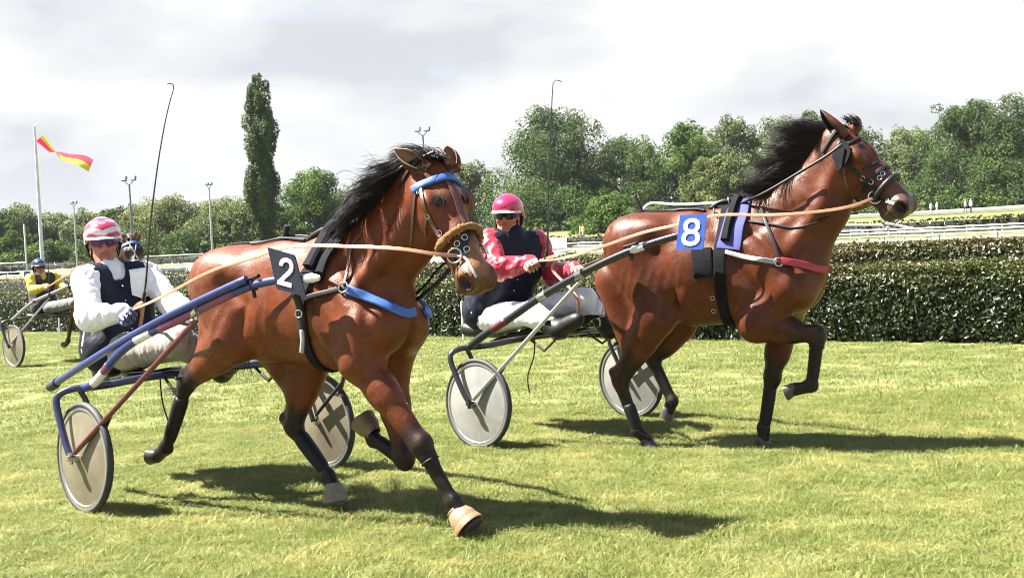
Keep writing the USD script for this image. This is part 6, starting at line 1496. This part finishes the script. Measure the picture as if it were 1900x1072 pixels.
obj('rein_end', ribbon(spline([lp, lp + S8.h * 0.22 + [0, 0, 0.03], lp + S8.h * 0.06 + [0.06, -0.03, -0.05], lp + S8.h * 0.40 + [0, 0, -0.30], lp + S8.h * 0.36 + [0, 0, -0.55]], 30), [0.1, -1, 0.2], 0.024, 0.004), tan_leather, tr_, smooth=40)
cn = [FB.world(FB.seen(u, v, y)) for u, v, y in ((1262, 399, -0.46), (1312, 397, -0.45), (1304, 463, -0.47), (1254, 463, -0.48))]
plate('number_board', 'bright blue board with a white 8 on the side of the horse at right', 'number board', cn, 0.008, board_blue, '8', figure_white, 0.74, (0.0, 0.0), 0.08)

# ------------------------------------------------------------ the third team, far at left
S3 = sulky_frame(28, 681, -40, 1.75)
silver_paint = mat('silver_paint', (0.30, 0.31, 0.33), rough=0.35, metal=0.5)
FC = Frame(*(S3.o + S3.h * 1.72 + S3.n * 0.10)[:2], -46)
JC = {k_: (dict(v) if isinstance(v, dict) else v) for k_, v in JA.items()}
CC3 = dict(BAY, leg=(0.045, 0.018, 0.009), coat=(0.100, 0.036, 0.0145), snip=((0.2, 0, 0), 0.9, 0.30, (0.016, 0.011, 0.009)))
horse_c, SC, hC = make_horse('horse', 'distant chestnut horse with a blue browband, half hidden behind the driver in white', FC, JC, CC3, COAT, 0.02)
mane('mane', horse_c, SC.snap([hC(-0.10, 0, 0.03), JC['neck_t'] + [-0.10, 0, 0.09], JC['neck_m'] + [-0.17, 0, 0.14], JC['withers']], 0.0)[0], lambda a: (np.array([-0.6, -0.6, -0.4]), 1.0), 400, 0.22, 31, 0.010, hair_black, 0.05, 0.3, 0.05, 0.1)
T = Tack('harness', 'blue and white bridle and black harness of the distant chestnut horse', FC, SC, hC, JC); h = hC; H = JC['head_R']; fz = H[:, 2]
T.band('browband', h(0.065, 0, -0.055), H @ unit([1, 0, -0.12]), fz, -85, 85, 0.05, blue_web, 0.014, 30, 0.010, 0.5)
for y0, y1 in ((0.06, -0.03), (-0.06, 0.03)): T.strap('face_strap', None, 0.014, grey_web, 0.008, raw=[h(0.07, y0, 0.07), h(0.2, (y0 + y1) / 2, 0.055), h(0.34, y1, 0.03)], off=0.010)
T.band('noseband', h(0.36, 0, -0.055), H @ unit([1, 0, 0]), fz, -140, 140, 0.03, grey_web, 0.010, 30, 0.010, 0.5)
T.band('girth', [-0.42, 0, 1.28], [1, 0, -0.22], [0, 0, 1], -180, 180, 0.09, black_leather, 0.02, 60, 0.012)
tipC = [S3.loc(FC.world([-0.40, -0.40, 1.40])), S3.loc(FC.world([-0.40, 0.40, 1.40]))]
KC = dict(sr=0.030, yw=0.875, wheel_yaw=0, disc=beige_disc, fork=black_paint, frame=black_paint, nut=black_paint, shaft=[(-0.155, 0.80, 0.785), (-0.05, 0.78, 0.84), (0.35, 0.72, 1.05), (0.98, 0.62, 1.24), (1.45, 0.52, 1.38), (1.62, 0.45, 1.42)], tip=tipC, shaft_m=silver_paint, bands=[(0.40, 0.44, black_paint)],
          tipm=black_rubber, brace_x=0.70, brace_m=silver_paint, clamp=black_paint, bar_m=black_paint, seat=(-0.78, 0.0, 0.80), apron=(0.0, 0.84, -0.50, 0.80, 0.42))
sulky('sulky', 'small distant sulky with silver shafts at the left edge of the photo', S3, KC)
loc2 = {k_: (S2.loc(v) if k_ != 'head_R' else v) for k_, v in JD2.items() if k_[:2] not in ('hd', 'hu')}
sh_ = np.array([0.42, 0.22, -0.02]); J3 = {}
for k_, v in loc2.items():
    if k_ != 'head_R': J3[k_] = S3.world(v + sh_)
J3['head_R'] = look(S3.h + np.array([0.15, -0.25, -0.12])); J3['head'] = S3.world(loc2['head'] + sh_ + [0.10, 0, -0.08]); J3['neck'] = S3.world(loc2['neck'] + sh_ + [0.05, 0, -0.02])
J3['hd_r'] = S3.h; J3['hd_l'] = S3.h; J3['hu_r'] = np.array([0, -0.4, 0.9]); J3['hu_l'] = np.array([0, 0, 1.0])
J3['el_r'] = S3.world(loc2['pelvis'] + sh_ + [0.12, -0.26, 0.30]); J3['wr_r'] = S3.world(loc2['pelvis'] + sh_ + [0.42, -0.16, 0.36]); J3['el_l'] = S3.world(loc2['pelvis'] + sh_ + [0.12, 0.28, 0.30]); J3['wr_l'] = S3.world(loc2['pelvis'] + sh_ + [0.42, 0.14, 0.36])
b3 = J3['pelvis'] * [1, 1, 0]
make_person('person', 'distant driver in yellow sleeves, dark vest and navy helmet at far left', J3, dict(k=1.05, bres=0.014, trousers=grey_cloth, boots=black_leather, jacket=yellow_cloth, vest=dark_vest,
    helmet=lambda q: np.where((np.abs(q[:, 2] - 0.035 - 0.25 * q[:, 0]) < 0.009)[:, None], [[0.33, 0.33, 0.37]], [[0.010, 0.015, 0.063]]), visor=mat('navy_plastic', (0.014, 0.02, 0.085), rough=0.3), lens=lens_dark), b3, 0.018)
w0 = J3['wr_r'] + S3.h * 0.08
whip('thin upright whip of the distant driver in yellow', [w0 - [0, 0, 0.1], w0, w0 + [0.0, 0, 0.5], w0 + [-0.03, 0, 1.0]], 0.009, 0.005, 0.02, w0 * [1, 1, 0])
r3 = np.array([w0, FC.world([-1.0, -0.36, 1.52]), FC.world([-0.3, -0.38, 1.50]), FC.world(hC(0.5, -0.08, -0.12))])
tr_ = thing('reins', 'reins of the distant chestnut horse', 'reins', w0 * [1, 1, 0]); obj('rein', ribbon(spline(r3 - w0 * [1, 1, 0], 40), [-0.3, -0.9, 0.2], 0.03, 0.005), tan_leather, tr_, smooth=40)

# ------------------------------------------------------------ posts, rails and masts behind
rail_white = mat('rail_white', (0.62, 0.62, 0.60), rough=0.45, var=0.12, scale=3)
grey_metal = mat('grey_metal', (0.16, 0.17, 0.17), rough=0.5, metal=0.3, var=0.2, scale=3)
pale_metal = mat('pale_metal', (0.40, 0.41, 0.41), rough=0.45, metal=0.3, var=0.15, scale=2)
lamp_glass = mat('lamp_glass', (0.30, 0.33, 0.36), rough=0.1, spec=0.8)
pad_blue = mat('blue_foam_pad', (0.045, 0.13, 0.40), rough=0.7)
clear_panel = usdkit.material(stage, LK + 'clear_panel', {'t': ('transparent_bsdf', {'color': (0.80, 0.84, 0.82)}), 'g': ('glossy_bsdf', {'roughness': 0.1, 'color': (0.7, 0.7, 0.7)}), 'f': ('fresnel', {'IOR': 1.5}), 'm': ('mix_closure', {})},
    [('f.fac', 'm.fac'), ('t.BSDF', 'm.closure1'), ('g.BSDF', 'm.closure2')], surface='m.closure')

def T3(x, y, z=0.0): return np.array([x, y, float(terr(x, y)) + z])
def rail_fence(name, label, s, t0, t1, step, hgt, rails, rr, post_r, pm, rm, square=False):
    n = int(abs(t1 - t0) / step) + 1; ts = np.linspace(t0, t1, n); base = line_s(s, t0); o = T3(*base)
    t = thing(name, label, 'fence', o)
    P = np.array([T3(*line_s(s, a)) for a in ts]) - o
    for p in P: obj('post', tube([p - [0, 0, 0.1], p + [0, 0, hgt]], post_r, 6), pm, t, smooth=40)
    for z in rails: obj('rail', tube(P + [0, 0, z], rr, 8), rm, t, smooth=True)
    return t
rail_fence('running_rail', 'white double running rail along the track beyond the second hedge', 47, -38, 150, 2.6, 0.95, (0.93, 0.48), 0.065, 0.035, rail_white, rail_white)
rail_fence('running_rail', 'second white running rail just behind the first, with closer posts', 54, -46, 60, 2.0, 0.9, (0.90, 0.45), 0.05, 0.03, rail_white, rail_white)
rail_fence('grey_fence', 'thin grey metal fence with tall posts right behind the second hedge', 36, -34, 120, 2.45, 1.15, (1.13,), 0.028, 0.033, grey_metal, pale_metal)
def bar(label, u0, v0, u1, v1, depth, gap, posts):
    a, b = at(u0, v0, depth), at(u1, v1, depth); o = T3(a[0], a[1]); t = thing('rail_end', label, 'fence', o)
    for g in (0, -gap): obj('rail', tube(np.array([a, b]) + [0, 0, g] - o, 0.075, 8), rail_white, t, smooth=40)
    e = spline([b, b + unit(b - a) * gap * 0.4 - [0, 0, gap * 0.5], b - [0, 0, gap]], 9); obj('end_loop', tube(e - o, 0.075, 8), rail_white, t, smooth=True)
    for f in posts:
        p = a + (b - a) * f; obj('post', tube([T3(p[0], p[1], -0.1) - o, p - o], 0.045, 6), rail_white, t, smooth=40)
bar('short white rail with a rounded end under the muzzle of the horse with the 8', 1530, 417, 1636, 418, 74, 0.30, (0.1, 0.55, 0.95))
bar('slanting white rail that drops towards the right, beyond the muzzle at right', 1644, 414, 1728, 431, 72, 0.26, (0.05, 0.4, 0.9))

def mast(label, ub, ut, vt, depth, kind, m):
    b = place(ub, depth); H = at(ut, vt, depth)[2] - b[2]; t = thing('floodlight_mast', label, 'floodlight', b); k = depth / FPX
    obj('pole', tube([[0, 0, -0.3], [0, 0, H * 0.5], [0, 0, H]], [0.13, 0.10, 0.07], 10), m, t, smooth=40)
    offs = ((-9 * k, -0.6), (8 * k, 0.6)) if kind == 'double' else ((-3.5 * k, -0.4), (3.5 * k, 0.5))
    for x, tilt in offs:
        obj('bracket', tube(spline([[0, 0, H - 0.05], [x * 0.5, 0, H + 0.10], [x, 0, H + 0.30]], 8), 0.035, 6), m, t, smooth=True)
        R_ = basis([math.cos(tilt), -math.sin(abs(tilt)) * 0.5, 0.0], [0, 0.25, 1.0]); s_ = (11 if kind == 'double' else 6.5) * k
        l = obj('lamp', rbox([s_, 0.22, s_ * 0.8], [x, 0, H + 0.30 + s_ * 0.45], R_, 0.03), grey_metal, t, smooth=40)
        obj('lamp_glass', box([s_ * 0.86, 0.02, s_ * 0.66], np.array([x, 0, H + 0.30 + s_ * 0.45]) + R_ @ [0, -0.122, 0], R_), lamp_glass, l)
mast('grey mast with two floodlights on a fork, right of the red and white helmet', 250, 239, 343, 105, 'double', grey_metal)
mast('thin pale mast with one lamp cluster, left of the tall poplar', 396, 387, 350, 120, 'single', pale_metal)
mast('thin pale mast with a lamp cluster, between the flagpole and the red and white helmet', 144, 136, 383, 150, 'single', pale_metal)
mast('dark mast with two floodlights above the head of the nearest horse', 796, 785, 252, 105, 'double', grey_metal)

# flagpole and flag
fp = place(82, 95); Hf = at(65, 235, 95)[2] - fp[2]
t = thing('flagpole', 'tall white flagpole at left', 'flagpole', fp)
obj('pole', tube([[0, 0, -0.3], [0, 0, Hf * 0.5], [0, 0, Hf]], [0.17, 0.14, 0.08], 12), rail_white, t, smooth=40)
obj('top_arm', tube([[-0.22, 0, Hf], [0.24, 0, Hf + 0.02]], 0.045, 8), rail_white, t, smooth=40)
obj('pulley', trimesh.creation.icosphere(1, 0.07).apply_translation([-0.05, 0, Hf - 1.2]), grey_metal, t, smooth=True)
ye = [(80, 250, 95.2), (95, 268, 95.0), (104, 284, 94.6), (113, 297, 94.4), (128, 302, 94.6), (148, 308, 94.8), (165, 319, 95.1)]
re_ = [(67, 262, 95.0), (81, 275, 95.4), (94, 283, 95.8), (108, 281, 95.8), (128, 285, 95.5), (156, 289, 95.2), (173, 297, 95.0)]
n_ = 40; Y = spline([at(*p) for p in ye], n_); Rr = spline([at(*p) for p in re_], n_); o = T3(Y[0][0], Y[0][1])
flag = thing('flag', 'red and yellow flag streaming to the right from the flagpole', 'flag', o)
def flag_half(a0, a1, m, nm):
    rows = np.linspace(a0, a1, 5); V = np.concatenate([Rr * (1 - a) + Y * a + np.array([0, 1, 0.3])[None] * (0.10 * np.sin(np.linspace(0, 9, n_) + a * 3))[:, None] for a in rows]) - o
    k = np.arange(5 * n_).reshape(5, n_)[:-1, :-1].ravel(); F = np.vstack([np.stack([k, k + 1, k + n_ + 1], 1), np.stack([k, k + n_ + 1, k + n_], 1)])
    obj(nm, (V, F), m, flag, smooth=True)
flag_half(0.0, 0.5, mat('flag_red', (0.50, 0.035, 0.09), rough=0.8, trans=0.45, var=0.05), 'red_stripe'); flag_half(0.5, 1.0, mat('flag_yellow', (0.68, 0.55, 0.05), rough=0.8, trans=0.45, var=0.05), 'yellow_stripe')

# goals
g = place(52, 100); top = at(44, 416, 100)[2] - g[2]; cb = at(48, 487, 100)[2] - g[2]
t = thing('rugby_goal', 'white rugby goal with a blue padded post at the left edge of the photo', 'goal', g)
obj('upright', tube([[0, 0, -0.2], [0, 0, top]], 0.07, 10), rail_white, t, smooth=40); obj('upright', tube([[-5.5, 0.6, -0.2], [-5.5, 0.6, top]], 0.07, 10), rail_white, t, smooth=40)
obj('crossbar', tube([[-5.5, 0.6, cb], [0, 0, cb]], 0.06, 10), rail_white, t, smooth=40)
for x in (0, -5.5): obj('post_pad', rbox([0.42, 0.42, 1.5], [x, 0 if x == 0 else 0.6, 0.72], None, 0.05), pad_blue, t, smooth=40)
g = place(379, 118); cb = at(378, 471, 118)[2] - g[2]
t = thing('football_goal', 'plain metal goal frame between the driver in white and the thin mast', 'goal', g); x1 = -(379 - 268) * 118 / FPX
obj('crossbar', tube([[x1, 0.5, cb], [0, 0, cb]], 0.07, 8), pale_metal, t, smooth=40)
for x, y in ((0, 0), (x1, 0.5)): obj('post', tube([[x, y, -0.2], [x, y, cb]], 0.06, 8), pale_metal, t, smooth=40); obj('back_stay', tube([[x, y, cb], [x + 0.7, y + 1.6, 0]], 0.04, 6), pale_metal, t, smooth=40)
obj('post_pad', rbox([0.36, 0.36, 0.9], [0.0, 0, 0.42], None, 0.04), pad_blue, t, smooth=40)

# arched bench shelters with clear sides, a banner
def shelter(label, u0, u1, vt, vb, depth, end='right'):
    a, b = at(u0, vb, depth), at(u1, vb, depth); o = np.array([a[0], a[1], a[2]]); L = b[0] - a[0]; Hh = at(u1, vt, depth)[2] - a[2]; g0 = float(terr(a[0], a[1])) - a[2]
    t = thing('bench_shelter', label, 'shelter', o); D = Hh * 0.8; ang = np.linspace(0, math.pi / 2, 12)
    arc = np.stack([-D * np.cos(ang) * 1.0, Hh * np.sin(ang)], 1); V = np.array([[x, D + y_, z] for x in (0, L) for y_, z in arc]); k = np.arange(11); F = np.vstack([np.stack([k, k + 1, k + 13], 1), np.stack([k, k + 13, k + 12], 1)])
    V2 = V + [0, 0.02, -0.03]; obj('roof', trimesh.Trimesh(np.vstack([V, V2]), np.vstack([F, F[:, ::-1] + 24]), process=False), rail_white, t, smooth=True)
    for x in (0, L):
        obj('arch', tube([[x, D + y_, z] for y_, z in arc] + [[x, D, g0]], 0.05, 6), rail_white, t, smooth=True)
        sv = np.array([[x, D, 0]] + [[x, D + y_, z] for y_, z in arc]); sf = np.array([[0, i, i + 1] for i in range(1, 12)]); obj('side_panel', (sv, sf), clear_panel, t)
        for f in (0.4, 0.7): obj('stud', tube([[x, D - D * f, 0], [x, D - D * f, Hh * math.sqrt(max(0, 1 - f * f))]], 0.03, 6), rail_white, t)
    obj('front_rail', tube([[0, 0, 0.02], [L, 0, 0.02]], 0.06, 6), rail_white, t); obj('back_panel', box([abs(L), 0.03, Hh], [L / 2, D + 0.04, Hh / 2]), rail_white, t)
    for x in (0, L): obj('leg', tube([[x, 0, g0 - 0.1], [x, 0, 0.02]], 0.05, 6), rail_white, t)
shelter('white arched bench shelter with clear sides, right of the driver in red', 985, 1052, 440, 470, 78)
shelter('small white arched bench shelter by the goal frame, left of the nearest horse', 347, 396, 489, 509, 100)
shelter('white bench shelter seen under the jaw of the nearest horse', 772, 846, 476, 502, 70)
a, b = at(291, 498, 98), at(346, 496, 98); o = T3(a[0], a[1]); t = thing('banner', 'white banner with worn dark lettering on the rail behind the driver in white', 'banner', o)
hb = 13 * 98 / FPX; L = np.linalg.norm(b - a); xv = unit(b - a)
obj('panel', box([L, 0.04, hb], (a + b) / 2 - o - [0, 0, hb / 2]), rail_white, t)
r_ = np.random.default_rng(3); letters = []
for i in range(17):
    x = L * (0.05 + 0.9 * i / 17); w_ = L * 0.038
    letters += [box([w_ * r_.uniform(0.3, 0.5), 0.02, hb * r_.uniform(0.3, 0.42)], a - o + xv * (x + w_ * 0.2) + [0, -0.035, -hb * 0.5]), box([w_ * 0.8, 0.02, hb * 0.14], a - o + xv * (x + w_ * 0.3) + [0, -0.035, -hb * r_.uniform(0.35, 0.65)])]
obj('lettering', cat_(letters), black_rubber, t)
for x in (0.02, 0.98): p = a + (b - a) * x - o; obj('post', tube([[p[0], p[1] + 0.06, T3(*(a + (b - a) * x)[:2])[2] - o[2]], p + [0, 0.06, 0]], 0.04, 6), rail_white, t)
a = at(368, 377, 300); o = T3(a[0], a[1]); t = thing('arched_roof', 'thin pale arched roof edge just above the trees left of the poplar', 'roof', o); Lr = 74 * 300 / FPX; hz = a[2] - o[2]
ar = np.array([[Lr * f, 0, hz - 0.9 * (2 * f - 1) ** 2 + 0.9] for f in np.linspace(0, 1, 24)])
V = np.vstack([ar, ar + [0, 14, 0], ar - [0, 0, 0.35], ar + [0, 14, -0.35]]); k = np.arange(23); F = np.vstack([np.vstack([np.stack([k + p, k + p + 1, k + q + 1], 1), np.stack([k + p, k + q + 1, k + q], 1)]) for p, q in ((0, 24), (48, 0), (72, 48), (24, 72))])
obj('roof', trimesh.Trimesh(V, F, process=False), rail_white, t, smooth=40)
for f in (0.06, 0.94): obj('column', tube([[Lr * f, 7, -0.5], [Lr * f, 7, hz]], 0.3, 8), grey_metal, t, smooth=40)

# thin white marker posts against the near hedge
for u, v0, v1, lb in ((860, 630, 561, 'thin white marker post in front of the hedge, left of the driver in red'), (111, 620, 590, 'short white marker post in front of the hedge, beside the distant chestnut horse')):
    p = on_ground(u, v0); hh = at(u - 3, v1, (p - CC) @ CF)[2]; t = thing('marker_post', lb, 'post', [p[0], p[1], 0])
    obj('post', tube([[0, 0, -0.1], [0, 0, hh]], 0.022, 8), rail_white, t, smooth=40); obj('cap', trimesh.creation.icosphere(1, 0.026).apply_translation([0, 0, hh]), rail_white, t, smooth=True)

# people walking far away on the track
tint_cloth = mat('far_clothes', (0.5, 0.5, 0.5), rough=0.85, tint=True)
def walker(label, u, depth, shirt, legs, hat, seed, h=1.72):
    r = np.random.default_rng(seed); b = place(u, depth); a = r.uniform(-0.5, 0.5); X = np.array([math.cos(a), math.sin(a), 0]); Yv = np.array([-math.sin(a), math.cos(a), 0]); Z = np.array([0, 0, 1.0]); st = r.uniform(0.12, 0.2)
    P = [Prim(Z * 1.60, None, 0.1, 0.02, rad=np.array([0.085, 0.085, 0.115]), col=SKIN), Prim(Z * 1.66, None, 0.1, 0.02, rad=np.array([0.095, 0.095, 0.08]), col=hat), Prim(Z * 1.38, Z * 1.48, 0.055, 0.03, col=SKIN)]
    for s in (-1, 1):
        sh = Z * 1.38 + Yv * 0.17 * s; hip = Z * 0.92 + Yv * 0.09 * s; kn = Z * 0.50 + Yv * 0.09 * s + X * st * s; an = Z * 0.08 + Yv * 0.09 * s + X * st * 1.3 * s - X * 0.08
        P += [Prim(sh - Yv * 0.05 * s, hip, (0.12, 0.12), 0.05, col=shirt), Prim(sh, Z * 1.12 + Yv * 0.22 * s - X * st * 0.5 * s, (0.055, 0.045), 0.03, col=shirt), Prim(Z * 1.12 + Yv * 0.22 * s - X * st * 0.5 * s, Z * 0.90 + Yv * 0.23 * s - X * (st * s - 0.12), (0.042, 0.035), 0.02, col=SKIN),
              Prim(hip, kn, (0.085, 0.06), 0.04, col=legs), Prim(kn, an, (0.058, 0.042), 0.02, col=legs), Prim(an, an + X * 0.14 - Z * 0.03, (0.045, 0.035), 0.02, col=(0.05, 0.05, 0.05))]
    S = Solid(P, 0.03); M = S.mesh(2); c_ = S.colours(np.array(M.vertices), 0.01); M.apply_scale(h / 1.74)
    t = thing('person', label, 'person', b); obj('body', M, tint_cloth, t, smooth=True, tint=c_)
WH = (0.62, 0.62, 0.62)
walker('far walker in pale top, left of the nearer-edge pair on the track at right', 1728, 150, (0.40, 0.42, 0.42), (0.30, 0.28, 0.24), (0.05, 0.04, 0.03), 1)
walker('far walker in white with a red cap on the track at right, second from left', 1739, 151, WH, (0.5, 0.48, 0.44), (0.45, 0.12, 0.08), 2)
walker('far walker in white top and dark trousers, third from left at right', 1792, 150, WH, (0.03, 0.03, 0.04), (0.5, 0.48, 0.44), 3)
walker('far walker in white top and grey trousers, rightmost on the track', 1802, 150, WH, (0.10, 0.10, 0.11), (0.55, 0.53, 0.5), 4)
walker('far walker in yellow top beside the bright green round bush', 1083, 128, (0.50, 0.38, 0.06), (0.35, 0.30, 0.22), (0.20, 0.10, 0.03), 5)
walker('far walker in tan clothes walking close behind the one in yellow', 1078, 130, (0.38, 0.26, 0.12), (0.30, 0.24, 0.16), (0.06, 0.04, 0.03), 6)

# ------------------------------------------------------------ alike things share a group
GROUPS = {'horse': 'trotting horses in the race', 'sulky': 'racing sulkies', 'tree': 'trees along the skyline', 'bush': 'bushes at the foot of the trees', 'floodlight': 'floodlight masts', 'whip': 'whips held by the drivers',
          'reins': 'reins of the racing horses', 'harness': 'harness of the racing horses', 'number board': 'number boards of the racing horses', 'hedge': 'clipped hedges', 'shelter': 'arched bench shelters', 'post': 'marker posts by the hedge', 'fence': 'rails and fences along the track', 'goal': 'goals on the far field'}
for p_ in stage.GetPrimAtPath('/World').GetChildren():
    c_ = p_.GetCustomDataByKey('category')
    if not c_ or p_.GetCustomDataByKey('group'): continue
    g_ = GROUPS.get(c_) if c_ != 'person' else ('drivers of the sulkies' if 'driver' in p_.GetCustomDataByKey('label') else 'far walkers on the track')
    if g_: p_.SetCustomDataByKey('group', g_)
